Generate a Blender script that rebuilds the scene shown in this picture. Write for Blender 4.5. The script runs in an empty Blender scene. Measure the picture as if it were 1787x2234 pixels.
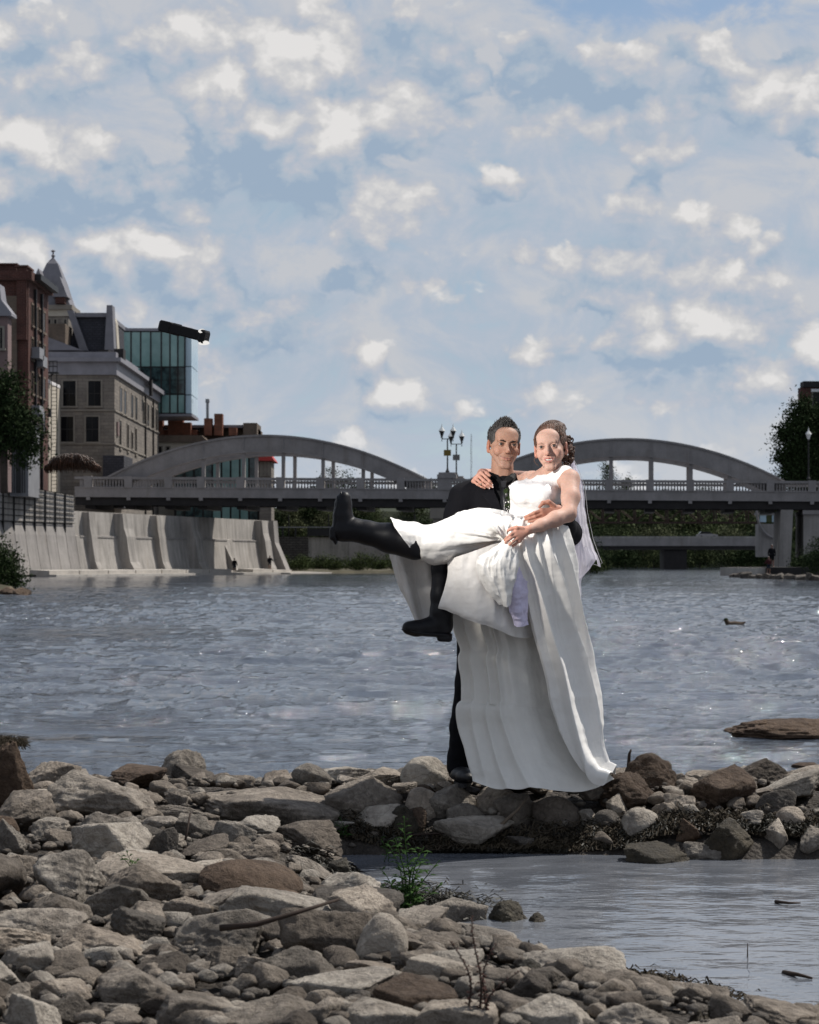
import bpy, bmesh, math, random, time
import numpy as np
from mathutils import Vector, Matrix, Euler, Quaternion

T0 = time.time()
S = bpy.context.scene
C = S.collection
R = math.radians
random.seed(7)
rng = np.random.default_rng(11)

# ------------------------------------------------------------------ camera, sky, sun, exposure
CAMZ, FPX, CX, HY = 1.4, 4320.0, 893.5, 1228.0      # eye height, focal length / principal point in photo pixels
cam_d = bpy.data.cameras.new("camera")
cam = bpy.data.objects.new("camera", cam_d)
C.objects.link(cam)
cam.location = (0, 0, CAMZ)
cam.rotation_euler = (R(90), 0, 0)
cam_d.sensor_fit = 'VERTICAL'
cam_d.sensor_height = 36.0
cam_d.lens = FPX / 2234.0 * 36.0
cam_d.shift_y = (HY - 1117.0) / 2234.0
cam_d.clip_start = 0.05
cam_d.clip_end = 6000
cam_d.dof.use_dof = True
cam_d.dof.focus_distance = 9.9
cam_d.dof.aperture_fstop = 9.0
S.camera = cam


def P(px, py, d):
    """photo pixel + distance -> world point"""
    return Vector(((px - CX) / FPX * d, d, CAMZ - (py - HY) / FPX * d))


def PG(px, py, z=0.0):
    """photo pixel on a horizontal plane -> world point"""
    d = (CAMZ - z) * FPX / (py - HY)
    return Vector(((px - CX) / FPX * d, d, z))


SUN_AZ, SUN_EL = 60.0, 55.0     # azimuth measured from +Y towards +X
sun_dir = Vector((math.sin(R(SUN_AZ)) * math.cos(R(SUN_EL)), math.cos(R(SUN_AZ)) * math.cos(R(SUN_EL)), math.sin(R(SUN_EL))))
sun_d = bpy.data.lights.new("sun", 'SUN')
sun_d.energy = 5.0
sun_d.angle = R(0.6)
sun_d.color = (1.0, 0.955, 0.88)
sun = bpy.data.objects.new("sun", sun_d)
C.objects.link(sun)
sun.rotation_euler = sun_dir.to_track_quat('Z', 'Y').to_euler()
sun.location = (30, 40, 60)

S.view_settings.view_transform = 'Standard'
S.view_settings.look = 'None'
S.view_settings.gamma = 1.0
S.view_settings.use_curve_mapping = False
S.view_settings.exposure = 0.0
S.render.engine = 'CYCLES'
S.cycles.max_bounces = 6
S.cycles.transparent_max_bounces = 12
S.cycles.caustics_reflective = False
S.cycles.caustics_refractive = False
S.cycles.sample_clamp_indirect = 6.0


class NT:
    """tiny node-tree writer"""

    def __init__(self, tree):
        self.t = tree
        self.n = tree.nodes
        self.l = tree.links

    def new(self, typ, **kw):
        nd = self.n.new(typ)
        for k, v in kw.items():
            setattr(nd, k, v)
        return nd

    def put(self, sock, v):
        if v is None:
            return
        if isinstance(v, bpy.types.NodeSocket):
            self.l.new(v, sock)
        else:
            sock.default_value = v

    def m(self, op, a, b=None, c=None, clamp=False):
        nd = self.new('ShaderNodeMath', operation=op, use_clamp=clamp)
        self.put(nd.inputs[0], a)
        self.put(nd.inputs[1], b)
        self.put(nd.inputs[2], c)
        return nd.outputs[0]

    def v(self, op, a, b=None, s=None):
        nd = self.new('ShaderNodeVectorMath', operation=op)
        self.put(nd.inputs[0], a)
        self.put(nd.inputs[1], b)
        if s is not None:
            self.put(nd.inputs['Scale'], s)
        return nd.outputs['Value'] if op in ('DOT_PRODUCT', 'LENGTH', 'DISTANCE') else nd.outputs[0]

    def xyz(self, x=0.0, y=0.0, z=0.0):
        nd = self.new('ShaderNodeCombineXYZ')
        for i, q in enumerate((x, y, z)):
            self.put(nd.inputs[i], q)
        return nd.outputs[0]

    def sep(self, a):
        nd = self.new('ShaderNodeSeparateXYZ')
        self.put(nd.inputs[0], a)
        return nd.outputs

    def noise(self, vec, scale, detail=4.0, rough=0.5, dist=0.0, out=0, lac=2.0, dim='3D'):
        nd = self.new('ShaderNodeTexNoise', noise_dimensions=dim)
        self.put(nd.inputs['Vector'], vec)
        self.put(nd.inputs['Scale'], scale)
        self.put(nd.inputs['Detail'], detail)
        self.put(nd.inputs['Roughness'], rough)
        self.put(nd.inputs['Lacunarity'], lac)
        self.put(nd.inputs['Distortion'], dist)
        return nd.outputs[out]

    def voro(self, vec, scale, feature='F1', out='Distance', rand=1.0, detail=0.0, smooth=None, dim='3D'):
        nd = self.new('ShaderNodeTexVoronoi', feature=feature, voronoi_dimensions=dim)
        self.put(nd.inputs['Vector'], vec)
        self.put(nd.inputs['Scale'], scale)
        if 'Detail' in nd.inputs:
            nd.inputs['Detail'].default_value = detail
        if smooth is not None:
            nd.inputs['Smoothness'].default_value = smooth
        nd.inputs['Randomness'].default_value = rand
        return nd.outputs[out]

    def mapr(self, v, a, b, c=0.0, d=1.0, kind='SMOOTHSTEP'):
        nd = self.new('ShaderNodeMapRange', interpolation_type=kind)
        nd.clamp = True
        for i, q in enumerate((v, a, b, c, d)):
            self.put(nd.inputs[i], q)
        return nd.outputs[0]

    def ramp(self, f, stops, interp='LINEAR'):
        nd = self.new('ShaderNodeValToRGB')
        cr = nd.color_ramp
        cr.interpolation = interp
        while len(cr.elements) < len(stops):
            cr.elements.new(0.5)
        for e, (p, c) in zip(cr.elements, stops):
            e.position = p
            e.color = (*c, 1.0) if len(c) == 3 else c
        self.put(nd.inputs[0], f)
        return nd.outputs[0]

    def mix(self, f, a, b, blend='MIX'):
        nd = self.new('ShaderNodeMix', data_type='RGBA', blend_type=blend)
        self.put(nd.inputs[0], f)
        self.put(nd.inputs[6], a if isinstance(a, bpy.types.NodeSocket) else (*a[:3], 1.0))
        self.put(nd.inputs[7], b if isinstance(b, bpy.types.NodeSocket) else (*b[:3], 1.0))
        return nd.outputs[2]

    def bump(self, h, strength=0.5, dist=0.01, normal=None):
        nd = self.new('ShaderNodeBump')
        self.put(nd.inputs['Height'], h)
        self.put(nd.inputs['Strength'], strength)
        self.put(nd.inputs['Distance'], dist)
        if normal is not None:
            self.put(nd.inputs['Normal'], normal)
        return nd.outputs[0]


# ---- world: Nishita sky with drifting cumulus and a thin veil of higher cloud
W = bpy.data.worlds.new("World")
S.world = W
W.use_nodes = True
wt = NT(W.node_tree)
wt.n.clear()
wout = wt.new('ShaderNodeOutputWorld')
bg = wt.new('ShaderNodeBackground')
bg.inputs['Strength'].default_value = 0.1
wt.l.new(bg.outputs[0], wout.inputs[0])
sky = wt.new('ShaderNodeTexSky', sky_type='NISHITA')
sky.sun_disc = False
sky.sun_elevation = R(SUN_EL)
sky.sun_rotation = R(SUN_AZ)
sky.altitude = 270
sky.air_density = 1.0
sky.dust_density = 0.6
sky.ozone_density = 1.2
dirv = wt.v('NORMALIZE', wt.new('ShaderNodeTexCoord').outputs['Generated'])

# cloud masses where they stand: azimuth px, height px, half-width, half-height, density, light, light across its height
CLOUDS = [
    (170, 375, 240, 85, .46, .16, .48), (40, 350, 110, 60, .30, .18, .30), (330, 420, 110, 50, .25, .05, .25),
    (640, 255, 195, 145, .50, .18, .42), (770, 340, 90, 100, .30, .10, .30), (480, 330, 70, 60, .25, .12, .25), (700, 180, 120, 60, .25, .10, .20),
    (270, 590, 260, 90, .46, .16, .32), (430, 640, 130, 55, .32, .12, .20), (140, 520, 100, 40, .25, .10, .15),
    (120, 150, 150, 110, .30, .02, .22), (360, 120, 230, 90, .28, .03, .15), (980, 210, 300, 130, .26, .02, .12), (880, 90, 120, 50, .2, .0, .12),
    (1500, 116, 72, 30, .60, .40, .20), (1745, 185, 90, 48, .50, .32, .25), (1590, 165, 40, 16, .4, .3, .1), (1480, 230, 420, 80, .34, .00, .12), (1250, 180, 150, 60, .28, .06, .15),
    (1395, 430, 55, 80, .32, .16, .2), (1570, 490, 85, 36, .36, .22, .25), (1240, 580, 62, 46, .38, .26, .2), (1195, 662, 80, 44, .38, .28, .2),
    (1308, 664, 38, 16, .38, .28, .2), (1545, 640, 140, 75, .44, .22, .3), (1500, 720, 120, 50, .3, .12, .2), (1765, 335, 40, 30, .36, .25, .2), (1720, 690, 110, 50, .25, .12, .2),
    (1150, 770, 180, 46, .28, .12, .2), (1450, 845, 230, 50, .30, .10, .2), (830, 820, 55, 75, .28, .12, .1), (570, 790, 160, 42, .30, .12, .2), (960, 880, 200, 40, .22, .10, .2),
    (880, 610, 140, 60, .25, .06, .15), (760, 625, 55, 42, .32, .18, .2), (1090, 560, 90, 34, .28, .20, .1), (990, 450, 70, 40, .22, .10, .15), (1120, 425, 60, 26, .3, .18, .2),
    # shaded bases and blue-grey hollows
    (640, 425, 200, 46, .12, -.40, .0), (560, 395, 90, 40, .04, -.20, .0), (170, 470, 220, 34, .12, -.38, .0), (630, 700, 170, 75, .14, -.42, -.1), (1090, 492, 115, 42, .14, -.50, .0),
    (1620, 568, 220, 32, .12, -.38, .0), (1350, 600, 75, 85, .10, -.34, .0), (1500, 790, 260, 20, .16, -.36, .0), (1470, 380, 130, 60, .10, -.30, .0), (60, 500, 90, 34, .1, -.3, .0),
    # clear sky
    (1420, 60, 330, 46, -.36, .0, .0), (60, 50, 110, 60, -.22, -.15, .0), (640, 530, 70, 42, -.30, .0, .0), (1640, 20, 200, 40, -.2, .0, .0), (330, 235, 70, 60, -.16, -.2, .0), (880, 700, 90, 60, -.16, -.05, .0),
]


def group_io(name, outs):
    t = bpy.data.node_groups.new(name, 'ShaderNodeTree')
    t.interface.new_socket("Chart", in_out='INPUT', socket_type='NodeSocketVector')
    for o_ in outs:
        t.interface.new_socket(o_, in_out='OUTPUT', socket_type='NodeSocketFloat')
    g_ = NT(t)
    return t, g_, g_.new('NodeGroupInput').outputs[0], g_.new('NodeGroupOutput')


# billow: the broken edge and inner lumps of cumulus
t_bil, g, d0, go = group_io("cloud_billow", ["Billow"])
dq = g.v('MULTIPLY', d0, (1.0, 1.3, 1.0))
wv = g.v('SCALE', g.v('SUBTRACT', g.noise(dq, 34.0, 4.0, 0.6, out=1, dim='2D'), (0.5, 0.5, 0.5)), s=0.016)
dq = g.v('ADD', dq, wv)
n1 = g.noise(dq, 11.0, 9.0, 0.56, dim='2D')
pf = g.voro(dq, 23.0, 'F1', detail=4.0, dim='2D')
g.l.new(g.m('SUBTRACT', n1, g.m('MULTIPLY', pf, 0.42)), go.inputs[0])
# mass: the placed clouds
t_mas, g, d0, go = group_io("cloud_mass", ["Density", "Light"])
wv = g.v('SCALE', g.v('SUBTRACT', g.noise(d0, 26.0, 5.0, 0.6, out=1, dim='2D'), (0.5, 0.5, 0.5)), s=0.026)
dw = g.v('ADD', d0, wv)
acc, lacc = 0.0, 0.0
for (ax, ay, hw, hh, w_, c_, m_) in CLOUDS:
    dd = g.v('MULTIPLY_ADD', dw, (FPX / hw, FPX / hh, 0.0))
    dd.node.inputs[2].default_value = (-(ax - CX) / hw, -(HY - ay) / hh, 0.0)
    e_ = g.m('POWER', 0.42, g.v('DOT_PRODUCT', dd, dd))
    acc = g.m('MULTIPLY_ADD', e_, w_, acc)
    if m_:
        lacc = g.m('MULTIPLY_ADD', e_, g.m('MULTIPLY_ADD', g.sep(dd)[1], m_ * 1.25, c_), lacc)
    elif c_:
        lacc = g.m('MULTIPLY_ADD', e_, c_ * 0.72, lacc)
g.l.new(acc, go.inputs[0])
g.l.new(lacc, go.inputs[1])


def call(tree, vec):
    nd = wt.new('ShaderNodeGroup')
    nd.node_tree = tree
    wt.put(nd.inputs[0], vec)
    return nd.outputs


dx_, dy_, dz_ = wt.sep(dirv)
den_ = wt.m('MAXIMUM', wt.m('ADD', dy_, 1.0), 0.05)
chart = wt.v('SCALE', wt.xyz(dx_, dz_, 0.0), s=wt.m('DIVIDE', 2.0, den_))
up = Vector((0.35, 1.0, 0.0)).normalized()
B0 = call(t_bil, chart)[0]
B1 = call(t_bil, wt.v('ADD', chart, tuple(up * 0.013)))[0]
mass = call(t_mas, chart)
D0 = wt.m('ADD', B0, mass[0])
lit = wt.m('ADD', wt.m('MULTIPLY', mass[1], 0.78), wt.m('MULTIPLY', wt.m('SUBTRACT', B0, B1), 1.75))
lit = wt.m('ADD', lit, wt.m('MULTIPLY', wt.m('SUBTRACT', B0, 0.24), 0.85))
cover = wt.mapr(D0, 0.23, 0.40, 0.0, 0.97)
ccol = wt.ramp(wt.m('ADD', lit, 0.42), [(0.0, (3.25, 4.2, 5.4)), (0.24, (4.05, 4.8, 5.7)), (0.46, (4.75, 5.1, 5.8)), (0.64, (5.5, 5.6, 5.9)), (0.82, (6.5, 6.45, 6.45)), (1.0, (7.7, 7.55, 7.45))])
veil = wt.noise(wt.v('MULTIPLY', chart, (1.0, 1.4, 1.0)), 17.0, 9.0, 0.62, 0.4, dim='2D')
veilf = wt.mapr(wt.m('ADD', veil, wt.m('MULTIPLY', mass[0], 0.5)), 0.18, 0.46, 0.30, 0.96)
vcol = wt.ramp(wt.m('ADD', veil, wt.m('MULTIPLY', mass[1], 0.35)), [(0.28, (3.75, 4.75, 5.75)), (0.46, (4.5, 5.05, 5.9)), (0.62, (5.45, 5.6, 5.95))])
elev = wt.sep(dirv)[2]
thin = wt.mapr(elev, 0.24, 0.75, 1.0, 0.5)       # gaps opened in the cloud overhead, out of view, to weaken the fill light
skyc = wt.mix(wt.m('MULTIPLY', veilf, thin), sky.outputs[0], vcol)
skyc = wt.mix(wt.m('MULTIPLY', cover, thin), skyc, ccol)
# towards the horizon everything pales
hz = wt.mapr(elev, -0.02, 0.11, 0.35, 0.0)
skyc = wt.mix(hz, skyc, (5.3, 6.2, 7.4))
wt.l.new(skyc, bg.inputs[0])
W.cycles.sampling_method = 'MANUAL'
W.cycles.sample_map_resolution = 512

# ------------------------------------------------------------------ helpers: objects, meshes, noise, materials
def tag(o, label=None, cat=None, group=None, kind=None):
    if label: o['label'] = label
    if cat: o['category'] = cat
    if group: o['group'] = group
    if kind: o['kind'] = kind
    return o


def link(name, me, parent=None):
    o = bpy.data.objects.new(name, me)
    C.objects.link(o)
    if parent is not None:
        o.parent = parent
    return o


def empty(name, loc, label=None, cat=None, group=None, rz=0.0):
    o = bpy.data.objects.new(name, None)
    C.objects.link(o)
    o.empty_display_size = 0.2
    o.location = loc
    o.rotation_euler = (0, 0, rz)
    return tag(o, label, cat, group)


def np_mesh(name, V, F, mat=None, smooth=True):
    """V (n,3); F (m,3|4) array or list of index tuples"""
    me = bpy.data.meshes.new(name)
    V = np.asarray(V, dtype=np.float32)
    if isinstance(F, np.ndarray):
        k = F.shape[1]
        me.vertices.add(len(V))
        me.vertices.foreach_set('co', V.ravel())
        me.loops.add(F.size)
        me.loops.foreach_set('vertex_index', F.astype(np.int32).ravel())
        me.polygons.add(len(F))
        me.polygons.foreach_set('loop_start', np.arange(0, F.size, k, dtype=np.int32))
        me.polygons.foreach_set('loop_total', np.full(len(F), k, dtype=np.int32))
        me.update(calc_edges=True)
    else:
        me.from_pydata([tuple(map(float, v)) for v in V], [], F)
        me.update()
    if smooth:
        me.polygons.foreach_set('use_smooth', np.ones(len(me.polygons), dtype=bool))
    if mat is not None:
        me.materials.append(mat)
    return me


def vcol(me, name, cols):
    a = me.color_attributes.new(name, 'FLOAT_COLOR', 'POINT')
    cols = np.asarray(cols, dtype=np.float32)
    if cols.shape[1] == 3:
        cols = np.concatenate([cols, np.ones((len(cols), 1), np.float32)], 1)
    a.data.foreach_set('color', cols.ravel())


class MB:
    """collects simple solids; build() links them as ONE mesh object"""

    def __init__(self):
        self.v, self.f = [], []

    def add(self, vs, fs):
        b = len(self.v)
        self.v += [tuple(v) for v in vs]
        self.f += [tuple(i + b for i in f) for f in fs]
        return self

    def box(self, x0, x1, y0, y1, z0, z1, M=None):
        vs = [(x, y, z) for x in (x0, x1) for y in (y0, y1) for z in (z0, z1)]
        if M is not None:
            vs = [M @ Vector(v) for v in vs]
        return self.add(vs, [(0, 1, 3, 2), (4, 6, 7, 5), (0, 4, 5, 1), (2, 3, 7, 6), (0, 2, 6, 4), (1, 5, 7, 3)])

    def prism(self, poly, a, b, ax='y'):
        """poly of 2D points extruded from a to b along an axis; (x,z) for y, (y,z) for x, (x,y) for z"""
        def q(p, t):
            return (p[0], t, p[1]) if ax == 'y' else ((t, p[0], p[1]) if ax == 'x' else (p[0], p[1], t))
        n = len(poly)
        vs = [q(p, a) for p in poly] + [q(p, b) for p in poly]
        fs = [tuple(range(n))[::-1], tuple(range(n, 2 * n))]
        fs += [(i, (i + 1) % n, n + (i + 1) % n, n + i) for i in range(n)]
        return self.add(vs, fs)

    def loft(self, rings, caps=True):
        n = len(rings[0])
        vs = [p for r_ in rings for p in r_]
        fs = []
        for j in range(len(rings) - 1):
            for i in range(n):
                fs.append((j * n + i, j * n + (i + 1) % n, (j + 1) * n + (i + 1) % n, (j + 1) * n + i))
        if caps:
            fs.append(tuple(range(n))[::-1])
            fs.append(tuple(range((len(rings) - 1) * n, len(rings) * n)))
        return self.add(vs, fs)

    def tube(self, pts, rad, n=8, caps=True):
        pts = [Vector(p) for p in pts]
        if not hasattr(rad, '__len__'):
            rad = [rad] * len(pts)
        rings = []
        ref = None
        for i, p in enumerate(pts):
            t = (pts[min(i + 1, len(pts) - 1)] - pts[max(i - 1, 0)]).normalized()
            if ref is None:
                ref = Vector((0, 0, 1)) if abs(t.z) < 0.9 else Vector((1, 0, 0))
            s = t.cross(ref)
            if s.length < 1e-5:
                s = t.cross(Vector((0.3, 1, 0.1)))
            s.normalize()
            u = s.cross(t).normalized()
            ref = u
            rings.append([p + (s * math.cos(k * 2 * math.pi / n) + u * math.sin(k * 2 * math.pi / n)) * rad[i] for k in range(n)])
        return self.loft(rings, caps)

    def lathe(self, prof, n=12, M=None):
        """prof: list of (radius, z)"""
        rings = [[Vector((r_ * math.cos(2 * math.pi * k / n), r_ * math.sin(2 * math.pi * k / n), z)) for k in range(n)] for r_, z in prof]
        if M is not None:
            rings = [[M @ p for p in r_] for r_ in rings]
        return self.loft(rings)

    def mesh(self, name, mat=None, smooth=False):
        return np_mesh(name, np.array(self.v), self.f, mat, smooth)

    def build(self, name, mat=None, parent=None, smooth=False, bevel=0.0):
        me = self.mesh(name, mat, smooth)
        if bevel:
            bm = bmesh.new()
            bm.from_mesh(me)
            bmesh.ops.recalc_face_normals(bm, faces=bm.faces)
            bmesh.ops.bevel(bm, geom=bm.edges[:], offset=bevel, segments=1, affect='EDGES', clamp_overlap=True)
            bm.to_mesh(me)
            bm.free()
        else:
            bm = bmesh.new()
            bm.from_mesh(me)
            bmesh.ops.recalc_face_normals(bm, faces=bm.faces)
            bm.to_mesh(me)
            bm.free()
        return link(name, me, parent)


def _hash(ix, iy, iz, seed):
    h = (ix.astype(np.int64) * 374761393 + iy.astype(np.int64) * 668265263 + iz.astype(np.int64) * 2147483647 + seed * 974634777) & 0xFFFFFFFF
    h = ((h ^ (h >> 13)) * 1274126177) & 0xFFFFFFFF
    h = h ^ (h >> 16)
    return (h & 0xFFFFFF).astype(np.float32) / 16777216.0


def vnoise(p, seed=0):
    """smooth value noise, p (n,3) -> (-1..1)"""
    p = np.asarray(p, dtype=np.float32)
    i = np.floor(p).astype(np.int64)
    f = p - i
    u = f * f * f * (f * (f * 6 - 15) + 10)
    r = 0
    for dx in (0, 1):
        wx = u[:, 0] if dx else 1 - u[:, 0]
        for dy in (0, 1):
            wy = u[:, 1] if dy else 1 - u[:, 1]
            for dz in (0, 1):
                wz = u[:, 2] if dz else 1 - u[:, 2]
                r = r + wx * wy * wz * _hash(i[:, 0] + dx, i[:, 1] + dy, i[:, 2] + dz, seed)
    return r * 2 - 1


def fbm(p, octv=4, seed=0, gain=0.5, ridged=False):
    a, s, tot = 1.0, 0.0, 0.0
    p = np.asarray(p, dtype=np.float32)
    for k in range(octv):
        n = vnoise(p, seed + k * 17)
        if ridged:
            n = 1 - 2 * np.abs(n)
        s = s + a * n
        tot += a
        a *= gain
        p = p * 2.03 + 11.3
    return s / tot


def smooth01(x):
    x = np.clip(x, 0, 1)
    return x * x * (3 - 2 * x)


def material(name, fn):
    m = bpy.data.materials.new(name)
    m.use_nodes = True
    nt = NT(m.node_tree)
    nt.n.clear()
    out = nt.new('ShaderNodeOutputMaterial')
    b = nt.new('ShaderNodeBsdfPrincipled')
    nt.l.new(b.outputs[0], out.inputs[0])
    b.inputs['Roughness'].default_value = 0.8
    b.inputs['Specular IOR Level'].default_value = 0.3
    nt.b = b
    nt.out = out
    nt.tc = nt.new('ShaderNodeTexCoord')
    nt.geo = nt.new('ShaderNodeNewGeometry')
    fn(nt)
    return m


def plain(name, col, rough=0.7, var=0.25, scale=6.0, metal=0.0, bump=0.0, spec=0.3, stretch=(1, 1, 1), coord='Object'):
    """a matt surface with mottled value, grain and wear"""
    def fn(nt):
        vec = nt.v('MULTIPLY', nt.tc.outputs[coord] if coord != 'Position' else nt.geo.outputs['Position'], stretch)
        n = nt.noise(vec, scale, 6.0, 0.6)
        k = nt.mapr(n, 0.25, 0.75, 1 - var, 1 + var, 'LINEAR')
        cc = nt.v('SCALE', tuple(col), s=k)
        nt.put(nt.b.inputs['Base Color'], cc)
        nt.b.inputs['Roughness'].default_value = rough
        nt.b.inputs['Metallic'].default_value = metal
        nt.b.inputs['Specular IOR Level'].default_value = spec
        if bump:
            nt.put(nt.b.inputs['Normal'], nt.bump(n, bump, 0.02))
    return material(name, fn)


def rock_mat(name, dark, mid, pale, wet=0.0, moss=0.0):
    def fn(nt):
        info = nt.new('ShaderNodeObjectInfo')
        pos = nt.geo.outputs['Position']
        big = nt.noise(pos, 3.1, 5.0, 0.6)
        fine = nt.noise(pos, 26.0, 8.0, 0.68)
        speck = nt.noise(pos, 95.0, 4.0, 0.7)
        crack = nt.voro(nt.v('ADD', pos, nt.v('SCALE', nt.noise(pos, 9.0, 4.0, out=1), s=0.16)), 7.0, 'DISTANCE_TO_EDGE')
        ck = nt.mapr(crack, 0.0, 0.05, 0.0, 1.0)
        f = nt.m('ADD', nt.m('MULTIPLY', big, 0.55), nt.m('MULTIPLY', fine, 0.45))
        col = nt.ramp(f, [(0.30, dark), (0.47, mid), (0.66, pale)])
        col = nt.mix(nt.mapr(speck, 0.58, 0.72, 0.0, 0.55), col, tuple(c * 0.35 for c in mid))
        col = nt.mix(nt.m('MULTIPLY', nt.m('SUBTRACT', 1.0, ck), 0.28), col, tuple(c * 0.4 for c in dark))
        rnd = nt.mapr(info.outputs['Random'], 0.0, 1.0, 0.72, 1.2, 'LINEAR')
        col = nt.v('SCALE', col, s=rnd)
        # each stone leans a little towards rust or grey
        warm = nt.mapr(nt.m('FRACT', nt.m('MULTIPLY', info.outputs['Random'], 7.31)), 0.0, 1.0, 0.0, 1.0, 'LINEAR')
        col = nt.v('MULTIPLY', col, (1.0, 0.985, 0.95))
        col = nt.mix(nt.m('MULTIPLY', warm, 0.45), col, nt.v('MULTIPLY', col, (1.08, 0.93, 0.80)))
        nt.put(nt.b.inputs['Base Color'], col)
        nt.b.inputs['Roughness'].default_value = 0.85 - 0.5 * wet
        nt.b.inputs['Specular IOR Level'].default_value = 0.25 + 0.3 * wet
        h = nt.m('ADD', nt.m('MULTIPLY', fine, 1.0), nt.m('MULTIPLY', speck, 0.35))
        n1 = nt.bump(h, 0.9, 0.035)
        nt.put(nt.b.inputs['Normal'], n1)
    return material(name, fn)


M = {}
M['rock'] = rock_mat('limestone', (0.060, 0.052, 0.045), (0.185, 0.165, 0.146), (0.43, 0.392, 0.35))
M['pale_rock'] = rock_mat('pale_limestone', (0.11, 0.097, 0.085), (0.31, 0.281, 0.25), (0.54, 0.50, 0.45))
M['dark_rock'] = rock_mat('dark_stone', (0.035, 0.030, 0.027), (0.085, 0.075, 0.067), (0.16, 0.145, 0.13))
M['brown_rock'] = rock_mat('brown_stone', (0.028, 0.019, 0.014), (0.075, 0.052, 0.038), (0.15, 0.112, 0.085))
M['weedy_rock'] = rock_mat('weedy_stone', (0.012, 0.010, 0.007), (0.035, 0.029, 0.019), (0.085, 0.072, 0.05), wet=0.35)


def mud_fn(nt):
    pos = nt.geo.outputs['Position']
    a = nt.noise(pos, 5.0, 6.0, 0.6)
    b = nt.noise(pos, 60.0, 6.0, 0.7)
    pebble = nt.voro(pos, 45.0, 'F1')
    f = nt.m('ADD', nt.m('MULTIPLY', a, 0.5), nt.m('MULTIPLY', b, 0.5))
    col = nt.ramp(f, [(0.32, (0.020, 0.016, 0.013)), (0.5, (0.055, 0.045, 0.037)), (0.70, (0.13, 0.112, 0.095))])
    nt.put(nt.b.inputs['Base Color'], col)
    nt.b.inputs['Roughness'].default_value = 0.8
    h = nt.m('ADD', b, nt.m('MULTIPLY', pebble, -0.8))
    nt.put(nt.b.inputs['Normal'], nt.bump(h, 1.0, 0.03))


M['gravel_bed'] = material('gravel_bed', mud_fn)

# ------------------------------------------------------------------ river bed, spit and pool
POOL = np.array([(-.62, 9.42), (-.50, 9.0), (-.18, 8.5), (-.16, 7.8), (-.10, 7.1), (.14, 6.72), (.42, 6.32), (.74, 5.95), (1.08, 5.4), (9, 4.4), (9, 9.2), (2.2, 9.35), (1.2, 9.42), (.6, 9.5), (.1, 9.55)])


def pool_sd(x, y):
    """signed distance to the pool outline, negative inside"""
    p = np.stack([x, y], -1)
    d = np.full(x.shape, 1e9)
    ins = np.zeros(x.shape, bool)
    n = len(POOL)
    for i in range(n):
        a, b = POOL[i], POOL[(i + 1) % n]
        e = b - a
        w = p - a
        t = np.clip((w @ e) / (e @ e), 0, 1)
        q = w - t[..., None] * e
        d = np.minimum(d, np.hypot(q[..., 0], q[..., 1]))
        c = ((a[1] > p[..., 1]) != (b[1] > p[..., 1])) & (p[..., 0] < (b[0] - a[0]) * (p[..., 1] - a[1]) / (b[1] - a[1] + 1e-12) + a[0])
        ins ^= c
    return np.where(ins, -d, d)


def ground_z(x, y):
    x = np.atleast_1d(np.asarray(x, float))
    y = np.atleast_1d(np.asarray(y, float))
    q = np.stack([x, y, np.zeros_like(x)], -1)
    sd = pool_sd(x, y) + 0.08 * vnoise(q.reshape(-1, 3) * 2.1, 3).reshape(x.shape)
    z = np.where(sd > 0, 0.295 * (1 - np.exp(-sd / 0.25)), -0.13 * (1 - np.exp(np.minimum(sd, 0) / 0.35)))
    z = np.minimum(z, 0.285 - 0.125 * np.maximum(y - 10.05, 0))
    ys = 12.15 + 0.35 * vnoise(q.reshape(-1, 3) * 0.7 + 5.0, 8).reshape(x.shape)
    k = smooth01((y - ys + 0.85) / 1.7)
    z = z * (1 - k) + (-0.34) * k
    z += 0.035 * fbm(q.reshape(-1, 3) * 1.6, 3, 21).reshape(x.shape) * (sd > -0.3)
    return z


def gz(x, y):
    return float(ground_z([x], [y])[0])


nx, ny = 420, 330
gx = np.linspace(-9, 9, nx)
gx = np.sign(gx) * (np.abs(gx) / 9) ** 1.7 * 9
gy = np.linspace(2.0, 14.5, ny)
GX, GY = np.meshgrid(gx, gy)
GZ = ground_z(GX, GY)
pp = np.stack([GX, GY, GX * 0], -1).reshape(-1, 3)
GZ = GZ - 0.05 * smooth01((GZ - 0.04) / 0.1)
GZ += (0.02 * fbm(pp * 9, 4, 5, ridged=True)).reshape(GX.shape)


def grid_faces(nr, nc):
    a = np.arange(nr * nc).reshape(nr, nc)
    return np.stack([a[:-1, :-1], a[:-1, 1:], a[1:, 1:], a[1:, :-1]], -1).reshape(-1, 4)


tag(link('river_bed', np_mesh('river_bed', np.stack([GX, GY, GZ], -1).reshape(-1, 3), grid_faces(ny, nx), M['gravel_bed'])), kind='structure')

# the land under the water and out to the hills
o = MB().add([(-3000, -50, -0.6), (3000, -50, -0.6), (3000, 4500, -0.6), (-3000, 4500, -0.6)], [(0, 1, 2, 3)]).build('ground', M['gravel_bed'])
tag(o, kind='structure')


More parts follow.
